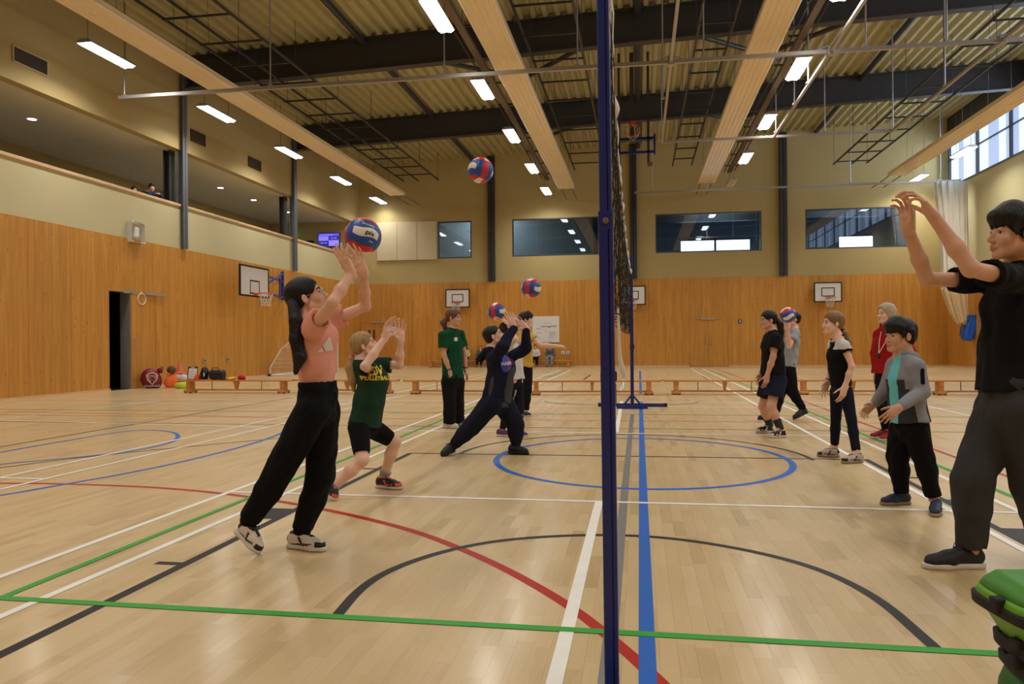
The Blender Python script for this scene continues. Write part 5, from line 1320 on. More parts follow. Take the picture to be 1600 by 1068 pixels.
def shoe(root, heel, toe, ankle, s, up_m, sole_m, lace_m, sock=None, seed=0, vox=.005, accent=None, knee=None):
    heel = np.array(heel); toe = np.array(toe); f = unit(toe-heel); a = np.array(ankle)-heel; u = a-f*np.dot(a, f)
    u = unit(np.array([0, 0, 1.])*1.6+unit(u)*.6); u = unit(u-f*np.dot(u, f)); r = np.cross(f, u); Ln = np.linalg.norm(toe-heel); q = Ln/.285
    sc = min(max(q, .6), 1.15)
    L = lambda x, y, z: heel+f*x*q+(r*y+u*z)*s
    base = np.array(root.location)
    F = Field()
    F.cone(L(.045, 0, .050), L(.105, 0, .052), .036*s, .034*s, .02, u, 1.0); F.cone(L(.05, 0, .06), L(.056, 0, .080), .036*s, .034*s, .02)
    F.cone(L(.085, 0, .075), L(.165, 0, .046), .032*s, .036*s, .025); F.cone(L(.165, 0, .040), L(.235, -.0, .034), .041*s, .032*s, .02, r, 1.08)
    F.cut(L(0, 0, .020), -u)
    F.ell(L(.062, 0, .122), [f, r, u], (.036*s, .027*s, .035*s), .006, True)
    me, P, Q = F.mesh('shoe', vox)
    me.materials.append(up_m)
    if accent:
        me.materials.append(accent)
        C_ = P[Q].mean(1)-heel; x = C_@f/q; z = C_@u/s; y = np.abs(C_@r)/s
        mi = (((x > .10) & (x < .15) & (z < .075) & (np.abs((x-.125)*1.6+(z-.05)) < .016)) | ((x > .22) & (z < .055)) | ((x < .030) & (z > .045)) | ((z > .088) & (x < .13)) | ((y < .017) & (x > .09) & (x < .19) & (z > .05)) | ((np.abs(z-.032-.1*(x-.1)) < .005) & (x > .05) & (x < .2))).astype(np.int32)
        me.polygons.foreach_set('material_index', mi)
    me.transform(Matrix.Translation(-Vector(base))); sh = put('shoe', me, None, root)
    G = Field(); G.cone(L(.042, 0, .016), L(.13, .002, .015), .040*s, .032*s, .012, r, 1.0); G.cone(L(.13, .002, .015), L(.19, 0, .015), .034*s, .044*s, .012); G.cone(L(.19, 0, .016), L(.245, 0, .020), .044*s, .033*s, .012)
    G.cut(L(0, 0, .001), -u, .003); G.cut(L(0, 0, .027), u, .003)
    me, _, _ = G.mesh('sole', vox); me.transform(Matrix.Translation(-Vector(base))); so = put('sole', me, sole_m, sh)
    if lace_m:
        m = MB()
        for i in range(4):
            x = .115+i*.018; z = .098-i*.0105
            m.tube([Vector(L(x, -.021, z-.004)-base), Vector(L(x+.006, 0, z+.004)-base), Vector(L(x+.012, .021, z-.007)-base)], .0032*s, 5); m.tube([Vector(L(x, .021, z-.004)-base), Vector(L(x+.006, 0, z+.005)-base), Vector(L(x+.012, -.021, z-.007)-base)], .0032*s, 5)
        m.tube([Vector(L(.105, 0, .104)-base), Vector(L(.12, .03, .108)-base), Vector(L(.13, .022, .088)-base)], .0026*s, 5); m.tube([Vector(L(.105, 0, .104)-base), Vector(L(.12, -.03, .108)-base), Vector(L(.13, -.022, .088)-base)], .0026*s, 5)
        put('laces', m.mesh('laces'), lace_m, sh)
    if sock:
        S = Field(); an = np.array(ankle); top = an+unit(np.array(knee)-an)*sock[1]; S.cone(L(.062, 0, .06), an, .034*s, .036*s, .01); S.cone(an, top, .040*s, .052*s, .01, clip=(top, top-an))
        me, _, _ = S.mesh('sock', vox); me.transform(Matrix.Translation(-Vector(base))); put('sock', me, sock[0], root)
    return sh

def project_text(root, target_me, s, size, origin, ex, ey, d, m, name='lettering', lift=.003, polys=None):
    """flat lettering or an emblem (polys: list of outlines) laid onto a cloth surface"""
    bvh = BVHTree.FromPolygons([v.co for v in target_me.vertices], [tuple(p.vertices) for p in target_me.polygons])
    if polys is None: me = text_mesh(s, size, 0, size*.03)
    else:
        mb = MB()
        for pl in polys:
            b = bmesh.new(); vs = [b.verts.new((x*size, y*size, 0)) for x, y in pl]; b.faces.new(vs)
            bmesh.ops.triangulate(b, faces=b.faces[:]); bmesh.ops.subdivide_edges(b, edges=b.edges[:], cuts=3, use_grid_fill=True); bmesh.ops.triangulate(b, faces=b.faces[:])
            b.verts.ensure_lookup_table(); mb.add([v.co for v in b.verts], [[v.index for v in f.verts] for f in b.faces]); b.free()
        me = mb.mesh()
    if polys is None:
        b = bmesh.new(); b.from_mesh(me); bmesh.ops.triangulate(b, faces=b.faces[:]); bmesh.ops.subdivide_edges(b, edges=[e for e in b.edges if e.calc_length() > size*.2], cuts=2); bmesh.ops.triangulate(b, faces=b.faces[:]); b.to_mesh(me); b.free()
    d = Vector(d).normalized(); last = None; base = Vector(root.location)
    for v in me.vertices:
        o = Vector(origin)+Vector(ex)*v.co.x+Vector(ey)*v.co.y-base
        h = bvh.ray_cast(o-d*.35, d)
        if h[0] is not None: v.co = h[0]-d*lift; last = (v.co-o).dot(d)
        else: v.co = o+d*(last if last is not None else 0)
    return put(name, me, m, root) if name != 'lettering' and name != 'emblem' else tag(put(name, me, m, root), kind='stuff')

def person(label, j, D, s=1.0, near=1, vox=.007, cvox=.008, skinm=SK1, face=None, hs=1.0, hair=None, top=None, bottom=None, shoes=None, hands=None, build=1.0, glasses=None, brow=None, extra=None, group=None, head_up=None, fine=True, group_cat='person', world_j=False):
    """j: joints as (px, py, depth offset from D). near=+1: the side nearer the camera is the person's right side"""
    J = {k: (np.array(v, float) if world_j else W((v[0], v[1], D+(v[2] if len(v) > 2 else 0)))) for k, v in j.items()}
    if not world_j:
        for q in 'NF':
            if 'to'+q not in j: continue
            for k_ in ('to'+q, 'he'+q):
                if len(j[k_]) < 4: J[k_] = np.array(atZ(j[k_][0], j[k_][1], 0.0))
            if len(j['he'+q]) >= 4: J['he'+q] = W((j['he'+q][0], j['he'+q][1], depth(J['to'+q])+j['he'+q][2]))
            dh, dt = depth(J['he'+q]), depth(J['to'+q]); da = dh*.8+dt*.2
            if q+'_keep' in j: continue
            d0 = D+(j['an'+q][2] if len(j['an'+q]) > 2 else 0); J['an'+q] = W((j['an'+q][0], j['an'+q][1], da)); J['kn'+q] = W((j['kn'+q][0], j['kn'+q][1], D+j['kn'+q][2]+(da-d0)*.5))
    foot = np.mean([J[k] for k in ('toN', 'toF', 'heN', 'heF') if k in J], 0) if 'toN' in J else J['pel']
    root = empty('person', (foot[0], foot[1], 0 if not world_j else foot[2]), 0, label, 'person', group); base = np.array(root.location)
    T = Matrix.Translation(-Vector(base)); b = build
    fr = head_frame(face, head_up); hc = J['head']
    lat = unit(J['shF']-J['shN']); latp = unit(J['hipF']-J['hipN']); hipc = (J['hipN']+J['hipF'])/2; nk = J['neck']; pel = J['pel']; ch = J['chest']
    up = unit(ch-pel)
    waist = pel*.45+ch*.55
    # --- body
    F = Field()
    add_head(F, hc, fr, hs, neck=nk)
    F.cone(nk, ch, .05*s*b, .09*s*b, .05, lat, 1.3); F.cone(ch, waist, .098*s*b, .082*s*b, .05, lat, 1.35); F.cone(waist, pel, .082*s*b, .095*s*b, .05, latp, 1.4)
    for q in 'NF':
        sh, el, wr = J['sh'+q], J['el'+q], J['wr'+q]
        F.cone(nk-up*.03*s, sh, .042*s, .048*s*b, .04); F.cone(sh, el, .046*s*b, .034*s*b, .03); F.cone(el, el*.6+wr*.4, .036*s*b, .037*s*b, .02); F.cone(el*.6+wr*.4, wr, .037*s*b, .0235*s, .02)
        hp, kn, an = J['hip'+q], J['kn'+q], J['an'+q]
        F.cone(hp, kn, .078*s*b, .052*s*b, .05); F.cone(kn, kn*.65+an*.35, .052*s*b, .053*s*b, .03); F.cone(kn*.65+an*.35, an, .052*s*b, .034*s, .03)
        if 'to'+q in J: F.cone(an, J['he'+q]*.45+J['to'+q]*.55+np.array([0, 0, .035*s]), .034*s, .026*s, .02)
        if hands and q in hands:
            h = hands[q]; side = near if q == 'N' else -near
            F_ = dict(curl=(12, 15, 18, 22), spread=1, thumb=35); F_.update(h[2] if len(h) > 2 else {})
            hand(F, wr, D3(*h[0]) if not world_j else unit(h[0]), D3(*h[1]) if not world_j else unit(h[1]), side, s*F_.pop('size', 1.0), **F_)
    me, P, Q = F.mesh('body', vox)
    me.materials.append(skinm)
    face_bits(root, me, P, Q, hc, fr, hs, glasses, True, brow) if fine else None
    me.transform(T); put('body', me, None, root)
    # --- hair
    if hair: make_hair(root, hc, fr, hs, nk, up, J, T, **hair)
    # --- top(s)
    out = {}
    for nm, o in (top or {}).items():
        F = Field(); e = o.get('ease', .014)*s; hem = o.get('hem', .0); k = .04
        bot = pel - up*hem
        F.cone(nk-up*.045*s, ch, (.055*s*b+e), (.098*s*b+e), k, lat, 1.28); F.cone(ch, waist, .104*s*b+e, o.get('waist', .094)*s*b+e, k, lat, 1.32); F.cone(waist, bot, o.get('waist', .094)*s*b+e, o.get('hemr', .104)*s*b+e, k, latp, 1.36, clip=(bot, up*-1))
        for q in 'NF':
            sh, el, wr = J['sh'+q], J['el'+q], J['wr'+q]
            sl = o.get('sleeve', .55); F.cone(nk-up*.035*s, sh, .045*s+e*.5, .050*s*b+e*.6, .03); w0, w1 = o.get('sw', (.054, .058))
            if sl <= 1 and sl > 0:
                en = sh+(el-sh)*sl; F.cone(sh, en, w0*s*b+e*.3, w1*s*b+e*.3, .02, clip=(en, el-sh))
            elif sl > 1:
                F.cone(sh, el, w0*s*b+e*.3, .046*s*b+e*.4, .02); en = el+(wr-el)*(sl-1); F.cone(el, en, .046*s*b+e*.4, o.get('cuff', .036)*s+e*.2, .015)
        hollows = []
        for q in 'NF':
            sh, el, wr = J['sh'+q], J['el'+q], J['wr'+q]; sl = o.get('sleeve', .55)
            if 0 < sl <= 1:
                en = sh+(el-sh)*sl; d = unit(el-sh); w1 = o.get('sw', (.058, .062))[1]*s*b+e*.3
                F.cone(en-d*.012*s, en+d*.015*s, w1-.010, w1-.005, .003, sub=True)
        # neck opening
        F.cone(nk-up*.01*s+unit(fr[1])*.01, nk+up*.10*s+(hc-nk)*.2, o.get('neckr', .062)*s, .085*s, .006, sub=True)
        F.ell(nk+up*.085*s, [lat, np.cross(up, lat), up], (.16*s, .16*s, .05*s), .006, True) if o.get('lowneck', False) else None
        ns = (o.get('fold', .006)*s, waves(hash_(label+nm), o.get('lam', (.06, .14)), o.get('foldaxis', up), 4))
        me, P_, Q_ = F.mesh(nm, cvox, ns)
        ms = o['m'] if isinstance(o['m'], list) else [o['m']]
        for m_ in ms: me.materials.append(m_)
        if 'zones' in o:
            C_ = P_[Q_].mean(1); me.polygons.foreach_set('material_index', o['zones'](C_, J, dict(up=up, lat=lat, s=s, fr=fr, ch=ch, pel=pel, nk=nk)).astype(np.int32))
        me.transform(T); out[nm] = put(nm, me, None, root)
        if o.get('collar'):
            K = Field(); kf = unit(fr[1]*np.array([1, 1, 0])); n_ = 14; kr = o.get('collar_r', .066)*s
            pts = [nk+(lat*math.cos(a)*kr+np.cross(lat, up)*math.sin(a)*kr)+up*.012*s-up*.028*s*max(0, np.dot(unit(lat*math.cos(a)+np.cross(lat, up)*math.sin(a)), kf)) for a in np.linspace(0, 2*PI, n_+1)]
            for a_, b_ in zip(pts[:-1], pts[1:]): K.cone(a_, b_, .011*s, .011*s, .006, up, 1.8)
            mm, _, _ = K.mesh('collar', cvox*.8); mm.transform(T); put('collar', mm, o['collar'], out[nm])
        if o.get('hood'):
            K = Field(); bk = -unit(fr[1]*np.array([1, 1, 0])); c0 = nk-up*.02*s+bk*.035*s
            for x in (-1, 1): K.cone(nk+lat*x*.065*s+up*.005*s-bk*.03*s, c0+lat*x*.075*s-up*.01*s, .022*s, .03*s, .02); K.cone(c0+lat*x*.075*s, c0+bk*.07*s-up*.07*s, .034*s, .035*s, .03)
            mm, _, _ = K.mesh('hood', cvox, (.004, waves(3, (.05, .09)))); mm.transform(T); put('hood', mm, o['hood'], out[nm])
    # --- bottom
    if bottom:
        o = bottom; F = Field(); e = o.get('ease', .01)*s; k = .03
        wt = pel+up*o.get('rise', .03)*s
        F.cone(wt, hipc, .101*s*b+e, .101*s*b+e, .04, latp, 1.42)
        lr = o.get('r', (.088, .072, .066, .05)); ln = o.get('len', 1.92); ends = []
        for q in 'NF':
            hp, kn, an = J['hip'+q], J['kn'+q], J['an'+q]
            if ln <= 1: en = hp+(kn-hp)*ln; F.cone(hp, en, lr[0]*s*b+e, lr[1]*s*b+e, .012, clip=(en, kn-hp)); ends.append((en, unit(kn-hp), lr[1]*s*b+e))
            else:
                F.cone(hp, kn, lr[0]*s*b+e, lr[1]*s*b+e, .012); md = kn*.6+an*.4; F.cone(kn, md, lr[1]*s*b+e, lr[2]*s*b+e, .012)
                en = kn+(an-kn)*(ln-1); F.cone(md, en, lr[2]*s*b+e, lr[3]*s+e, .02, clip=(en, an-kn)); ends.append((en, unit(an-kn), lr[3]*s+e))
        for en, d, w_ in ends: F.cone(en-d*.02*s, en+d*.02*s, w_-.010, w_-.006, .003, sub=True)
        F.cut(wt+up*.02*s, up, .006)
        me, P_, Q_ = F.mesh('trousers', cvox, (o.get('fold', .006)*s, waves(hash_(label+'b'), o.get('lam', (.07, .16)), None if o.get('iso') else unit(J['hipN']-J['anN']), 4)))
        me.transform(T); out['bottom'] = put(o.get('name', 'trousers'), me, o['m'], root)
        if o.get('cuffs'):
            for en, d, w_ in ends:
                K = Field(); K.cone(en-d*.012*s, en+d*.018*s, w_-.004, w_-.007, .006); mm, _, _ = K.mesh('cuff', cvox*.8, (.002, waves(5, (.012, .02)))); mm.transform(T); put('cuff', mm, o['m'], out['bottom'])
        if o.get('waistband'):
            K = Field(); K.cone(wt+up*.005*s, wt+up*.02*s, .103*s*b+e, .101*s*b+e, .01, latp, 1.41); K.cut(wt+up*.032*s, up, .003); K.cut(wt-up*.012*s, -up, .003)
            mm, _, _ = K.mesh('waistband', cvox, (.0025, waves(6, (.02, .03), up))); mm.transform(T); put('waistband', mm, o['m'], out['bottom'])
    # --- shoes
    if shoes:
        for q in 'NF':
            if 'he'+q in J: shoe(root, J['he'+q], J['to'+q], J['an'+q], s*shoes.get('w', 1), shoes['m'], shoes.get('sole', S_SOLEW), shoes.get('lace'), shoes.get('sock'), vox=min(.007, cvox) if D < 12 else .012, accent=shoes.get('accent'), knee=J['kn'+q])
    if extra: extra(root, J, T, out, dict(up=up, lat=lat, fr=fr, s=s, nk=nk, ch=ch, pel=pel, hc=hc, hs=hs, base=base))
    return root, J, out
def hash_(s): return sum((i+1)*ord(c) for i, c in enumerate(s)) % 9973

def make_hair(root, c, fr, s, nk, up, J, T, m, style='short', tail=None, tie=None, vox=.005, vol=1.0, frontz=.045):
    r, f, u = fr; A = np.array([r, f, u]); L = lambda x, y, z: c+(r*x+f*y+u*z)*s
    H = Field(); e = lambda x, y, z, a, b, h, k=.02, sub=False: H.ell(L(x, y, z), A, (a*s, b*s, h*s), k*s, sub)
    v = vol
    e(0, -.016, .042, .078*v+.004, .096*v+.004, .078*v+.006)
    if style in ('short', 'fringe', 'bowl'):
        e(0, -.045, -.005, .074*v, .064*v, .06)
        e(0, .098, -.035, .075, .075, .085, .012, True)          # face opening
        for x in (-1, 1): e(x*.088, .0, -.028, .022, .03, .045, .008, True)
        H.cut(L(0, -.08, -.068), -unit(u+f*.25), .015)
    if style in ('fringe', 'bowl'):
        rn_ = np.random.RandomState(4)
        n = 11
        for i in range(n):
            x = -.062+.124*i/(n-1); yy = .082-9*x*x
            H.cone(L(x*.6, .03, .096), L(x*.9, yy+.000, .064), .020*s, .017*s, .030*s); H.cone(L(x*.9, yy+.004, .062), L(x*1.03+rn_.uniform(-.005, .005), yy+.010, .020+rn_.uniform(-.008, .006) + (.0 if style == 'fringe' else .006)), .015*s, .006*s, .008*s)
        for x in (-1, 1): H.cone(L(x*.06, .03, .05), L(x*.079, .035, -.012), .02*s, .008*s, .01*s); H.cone(L(x*.07, -.03, .03), L(x*.074, -.035, -.045), .022*s, .014*s, .01*s)
    if style == 'pony':
        e(0, -.05, .0, .07, .06, .06)
        e(0, .104, -.04, .073, .075, .095, .010, True)
        for x in (-1, 1): e(x*.088, .004, -.03, .022, .032, .045, .008, True)
        H.cut(L(0, -.08, -.055), -unit(u+f*.35), .015)
    if style == 'loose':
        e(0, .106, -.030, .068, .078, .10, .010, True)
        for x in (-1, 1):
            for q in range(4): H.cone(L(x*(.068), .012-.028*q, .03), L(x*(.080+.006*math.sin(q)), .004-.032*q, -.07-.012*q), .020*s, .015*s, .010*s); H.cone(L(x*.080, .004-.032*q, -.07-.012*q), L(x*.072, .002-.032*q, -.165-.008*q), .017*s, .006*s, .010*s)
        for x in (-.04, 0, .04): H.cone(L(x, -.08, .02), L(x*1.2, -.088, -.12), .03*s, .02*s, .02*s)
    if style == 'shaven': pass
    me, _, _ = H.mesh('hair', vox*max(.8, s), (.0009*s, waves(9, (.008, .014), u-f*.4, 5))); me.transform(T); h = put('hair', me, m, root)
    if tail:
        K = Field(); rr = tail[1]; pts = tail[0]
        for i in range(len(pts)-1): K.cone(pts[i], pts[i+1], rr[i]*s, rr[i+1]*s, .012)
        me, _, _ = K.mesh('ponytail', vox*max(.8, s), (.0014*s, waves(12, (.010, .02), pts[-1]-pts[0], 5))); me.transform(T); put('ponytail', me, m, h)
        if tie:
            m_ = MB(); d = Vector(pts[1]-pts[0]).normalized(); o = d.orthogonal().normalized(); w = d.cross(o); cc = Vector(pts[0])*.8+Vector(pts[1])*.2-Vector(np.array(root.location))
            m_.tube([cc+(o*math.cos(a)+w*math.sin(a))*(rr[0]*s*1.05) for a in np.linspace(0, 2*PI, 15)[:-1]], .006*s, 6, closed=True); put('hair_tie', m_.mesh('hair_tie'), tie, h)
# ------------------------------------------------------------------ the players
def sack(*a): return None
HORZ = lambda r, a, u=0: D3(r, u, a)
BT_DR = cloth('drawcord_black', srgb(12, 12, 12))
# girl in pink, foreground left
def x_pink(root, J, T, out, g):
    sh = out['t_shirt'].data; base = Vector(g['base'])
    O = W((520, 538, 4.05-.05)); ex = Vector(D3(1, .12, .35)); ey = Vector(D3(-.08, 1, 0))
    project_text(root, sh, '', 1.0, O, ex, ey, IMG_A*1.0 + IMG_R*(-.9), S_WHITE, 'emblem', polys=[[(-.075, -.035), (-.045, -.010), (-.032, -.035)], [(-.040, .000), (.005, .042), (.045, -.035), (-.018, -.035)]])
    m = MB(); a = Vector(J['pel']+g['fr'][1]*0)-base
    for dx, ln_ in ((0, .13), (.012, .15)):
        p = Vector(W((521+dx*200, 612, 3.93)))-base; q = Vector(W((528+dx*250, 612+ln_*260, 3.90)))-base; m.tube([p, (p+q)/2+Vector((.012, 0, -.01)), q], .0028, 5)
    put('drawcord', m.mesh('drawcord'), C_BLACK, out['bottom'])
j = dict(head=(480, 465), neck=(481, 495), chest=(494, 530), pel=(497, 618), shN=(488, 514, -.15), elN=(520, 472, -.24), wrN=(549, 427, -.13), shF=(514, 503, .14), elF=(571, 478, .20), wrF=(568, 426, .10),
         hipN=(489, 640, -.08), hipF=(505, 640, .08), knN=(440, 730, -.08), anN=(386, 818, -.05), knF=(500, 745, .05), anF=(470, 834, .02), heN=(368, 829, .03, 1), toN=(404, 866, -.03), heF=(449, 854, .0), toF=(511, 862, -.0))
fdir = D3(.85, .42, .10)
hc = W((480, 465, 4.05)); fr_ = head_frame(fdir)
tl = [W((458, 474, 4.05)), W((462, 500, 4.0)), W((463, 530, 3.98)), W((468, 558, 3.97)), W((462, 582, 3.97))]
person('girl in a salmon T-shirt, black joggers and glasses, arms raised under the nearest ball', j, 4.12, s=.93, near=1, vox=.0042, cvox=.006, skinm=SK1, face=fdir, hs=.97, build=.86,
       hair=dict(m=H_BLACK, style='pony', tail=(tl, (.03, .034, .036, .034, .012)), vox=.0045), glasses=M_LENS, brow=H_BLACK,
       top={'t_shirt': dict(m=C_PINK, ease=.020, sleeve=.42, hem=-.02, hemr=.074, waist=.086, sw=(.054, .064), fold=.009, lam=(.06, .15))},
       bottom=dict(m=C_BLACK, ease=.014, r=(.092, .078, .066, .044), len=1.89, fold=.008, waistband=True, cuffs=True, rise=.05, lam=(.08, .18)),
       shoes=dict(m=S_WHITE, sole=S_SOLEW, lace=S_BLACK, sock=(C_SOCK, .07), accent=S_BLACK),
       hands={'N': ((-.45, .88, -.1), (.55, .35, .75), dict(curl=(8, 8, 10, 16), spread=1.6, thumb=40)), 'F': ((-.38, .92, -.05), (-.35, .25, -.85), dict(curl=(6, 4, 8, 14), spread=1.8, thumb=50))}, extra=x_pink)
# girl in dark green
def x_green(root, J, T, out, g):
    sh = out['t_shirt'].data; O = W((588, 579.5, 5.6)); ex = Vector(D3(.98, -.02, .2)); ey = Vector(D3(.12, 1, 0))
    project_text(root, sh, 'BSV', .098, O+ey*-.0, ex, ey, IMG_A*1.0 + IMG_R*(-.45), M_YEL); project_text(root, sh, 'VOLLEYBALL', .042, W((591, 591, 5.6)), ex, ey, IMG_A*1.0+IMG_R*(-.45), M_YEL)
M_YEL = mat('yellow_print', srgb(236, 206, 40), .6)
D = 5.75
j = dict(head=(570, 540), neck=(565, 563), chest=(583, 595), pel=(571, 660), shN=(577, 578, -.12), elN=(570, 572, -.34), wrN=(602, 527, -.22), shF=(592, 570, .12), elF=(624, 570, .12), wrF=(626, 533, .08),
         hipN=(561, 668, -.08), hipF=(580, 668, .08), knN=(566, 718, -.12), anN=(517, 764, -.10), knF=(617, 690, .08), anF=(600, 744, .03), heN=(506, 767, .05, 1), toN=(523, 782, -.12), heF=(587, 761, .0), toF=(630, 765, -.0))
tl = [W((549, 556, D-.02)), W((547, 575, D-.04)), W((551, 594, D-.05)), W((553, 610, D-.05))]
person('girl in a bottle green printed T-shirt and black shorts crouching with raised hands', j, D, s=.92, vox=.0055, cvox=.007, skinm=SK3, face=D3(.84, .40, .05), hs=.92, build=.92,
       hair=dict(m=H_GOLD, style='pony', tail=(tl, (.022, .038, .036, .012)), tie=mat('orange_band', srgb(240, 110, 80), .6), vox=.006), brow=H_BLOND,
       top={'t_shirt': dict(m=C_GREEN, ease=.020, sleeve=.58, hem=.02, hemr=.106, sw=(.054, .064), fold=.007, lam=(.07, .16))},
       bottom=dict(m=C_BLACK, ease=.004, r=(.092, .066, .06, .05), len=.80, fold=.002, name='shorts'), shoes=dict(m=S_BLACK, sole=S_SOLEW, lace=S_BLACK, sock=(C_SOCK, .05), accent=mat('shoe_coral', srgb(216, 90, 70), .5)),
       hands={'N': ((.22, .95, 0), (.7, .1, -.6), dict(curl=(18, 18, 20, 24), spread=1.2, thumb=50)), 'F': ((.0, 1, 0), (.4, .1, -.9), dict(curl=(4, 4, 6, 10), spread=1.6, thumb=40))}, extra=x_green)
# woman in green polo
def x_polo(root, J, T, out, g):
    base = Vector(g['base'])
    for q in 'NF':
        w = Vector(J['wr'+q])-base; d = Vector(J['wr'+q]-J['el'+q]).normalized(); o = d.orthogonal().normalized(); k = d.cross(o); m = MB()
        m.tube([w-d*.03+(o*math.cos(a)+k*math.sin(a))*.031 for a in np.linspace(0, 2*PI, 15)[:-1]], .007, 6, closed=True); put('wrist_watch' if q == 'N' else 'wrist_band', m.mesh('band'), M_BLACK, root)
    project_text(root, out['polo_shirt'].data, '', 1, W((713, 530, 10.1)), Vector(D3(1, 0, .1)), Vector(D3(0, 1, 0)), IMG_A, S_WHITE, 'emblem', polys=[[(-.02, -.02), (.02, -.02), (.022, .02), (0, .03), (-.022, .02)]])
D = 10.1
j = dict(head=(709, 496), neck=(706, 514), chest=(706, 538), pel=(708, 590), shN=(692, 524, -.12), elN=(694, 555, -.14), wrN=(703, 580, -.12), shF=(719, 522, .12), elF=(726, 553, .14), wrF=(727, 578, .10),
         hipN=(701, 597, -.05), hipF=(714, 597, .05), knN=(703, 632, -.05), anN=(703, 663, -.04), knF=(715, 632, .05), anF=(716, 661, .05), heN=(691, 668, -.05), toN=(717, 669, -.08), heF=(706, 666, .05), toF=(727, 665, .02))
person('woman in a green polo shirt and wide black trousers, brown hair tied back', j, D, s=.95, vox=.009, cvox=.010, skinm=SK2, face=D3(.88, .0, -.35), hs=.98, build=.95,
       hair=dict(m=H_BROWN, style='pony', tail=([W((697, 498, D)), W((693, 504, D)), W((695, 512, D))], (.03, .045, .03)), vox=.008, vol=1.06), brow=H_BROWN,
       top={'polo_shirt': dict(m=C_POLO, ease=.02, sleeve=.62, hem=.0, hemr=.106, sw=(.058, .07), fold=.005, collar=C_POLO)},
       bottom=dict(m=C_BLACK2, ease=.02, r=(.088, .070, .070, .066), len=1.93, fold=.006), shoes=dict(m=S_WHITE, sole=S_SOLEW), extra=x_polo,
       hands={'N': ((.25, -.97, 0), (-.3, 0, .9), dict(curl=(22, 22, 24, 26))), 'F': ((.3, -.95, -.1), (-.8, 0, -.3), dict(curl=(22, 22, 24, 26)))})
# boy in navy hooded jacket, lunging
def x_navy(root, J, T, out, g):
    O = W((797, 568, 7.4)); ex = Vector(D3(1, .10, .3)); ey = Vector(D3(.12, 1, 0)); d = IMG_A-IMG_R*.5
    el = [(.062*math.cos(a), .085*math.sin(a)) for a in np.linspace(0, 2*PI, 25)[:-1]]
    tgt = out['inner_shirt'].data
    project_text(root, tgt, '', 1, O, ex, ey, d, mat('emblem_blue', srgb(30, 60, 170), .6), 'emblem', lift=.022, polys=[el])
    project_text(root, tgt, '', 1, O, ex, ey, d, mat('emblem_red', srgb(200, 40, 50), .6), 'emblem', lift=.026, polys=[[(.0, -.03), (.03, -.01), (.05, .05), (.06, .062), (.035, .05), (.012, .0)], [(-.01, -.07), (.02, -.05), (.045, -.02), (.03, -.06)]])
    project_text(root, tgt, 'NASA', .045, O-ey*.0, ex, ey, d, S_WHITE, lift=.030)
D = 7.62
j = dict(head=(772, 525), neck=(769, 546), chest=(784, 575), pel=(776, 622), shN=(772, 560, -.14), elN=(786, 541, -.34), wrN=(803, 511, -.20), shF=(792, 562, .14), elF=(822, 543, .12), wrF=(822, 512, .06),
         hipN=(768, 630, -.08), hipF=(786, 630, .08), knN=(737, 666, -.08), anN=(709, 695, -.04), knF=(806, 664, .06), anF=(806, 694, .02), heN=(709, 705, .14, 1), toN=(690, 713, -.16), heF=(794, 708, .02), toF=(827, 710, -.02))
def z_jacket(C_, J, g):
    f = g['fr'][1]*np.array([1, 1, 0]); f = unit(f); rel = C_-g['ch']
    return np.zeros(len(C_))
person('boy in a navy hooded jacket and joggers lunging with both hands up', j, D, s=.93, vox=.008, cvox=.009, skinm=SK3, face=D3(.84, .38, -.05), hs=.97, build=1.05,
       hair=dict(m=H_DBROWN, style='short', vox=.007, vol=.93), brow=H_DBROWN,
       top={'inner_shirt': dict(m=C_DGREY, ease=.018, sleeve=0, hem=.07, hemr=.112, fold=.004), 'jacket': dict(m=[C_NAVY, C_DGREY], ease=.022, sleeve=1.93, hem=.02, hemr=.112, sw=(.056, .052), cuff=.034, fold=.010, lam=(.07, .16), hood=C_NAVY,
            zones=lambda C_, J, g: ((np.abs((C_-g['ch'])@unit(np.cross(g['up'], g['lat']))) > -9) & (((C_-g['ch'])@unit(g['fr'][1]*np.array([1, 1, 0]))) > .035+.0*1) & (np.abs((C_-g['ch'])@g['lat']+.0) < .085+0) & ((C_-g['nk'])@g['up'] < -.13) & (np.linalg.norm(C_-(g['ch']+g['pel'])/2, axis=1) < .36)))},
       bottom=dict(m=C_NAVY2, ease=.012, r=(.098, .078, .066, .046), len=1.94, fold=.007, cuffs=True), shoes=dict(m=S_BLACK, sole=S_BLACK, lace=S_BLACK),
       hands={'N': ((-.35, .93, 0), (-.2, .5, .8), dict(curl=(8, 8, 8, 12), spread=1.1)), 'F': ((-.72, .66, -.1), (-.4, .3, -.8), dict(curl=(8, 6, 10, 14), spread=1.5))}, extra=x_navy)
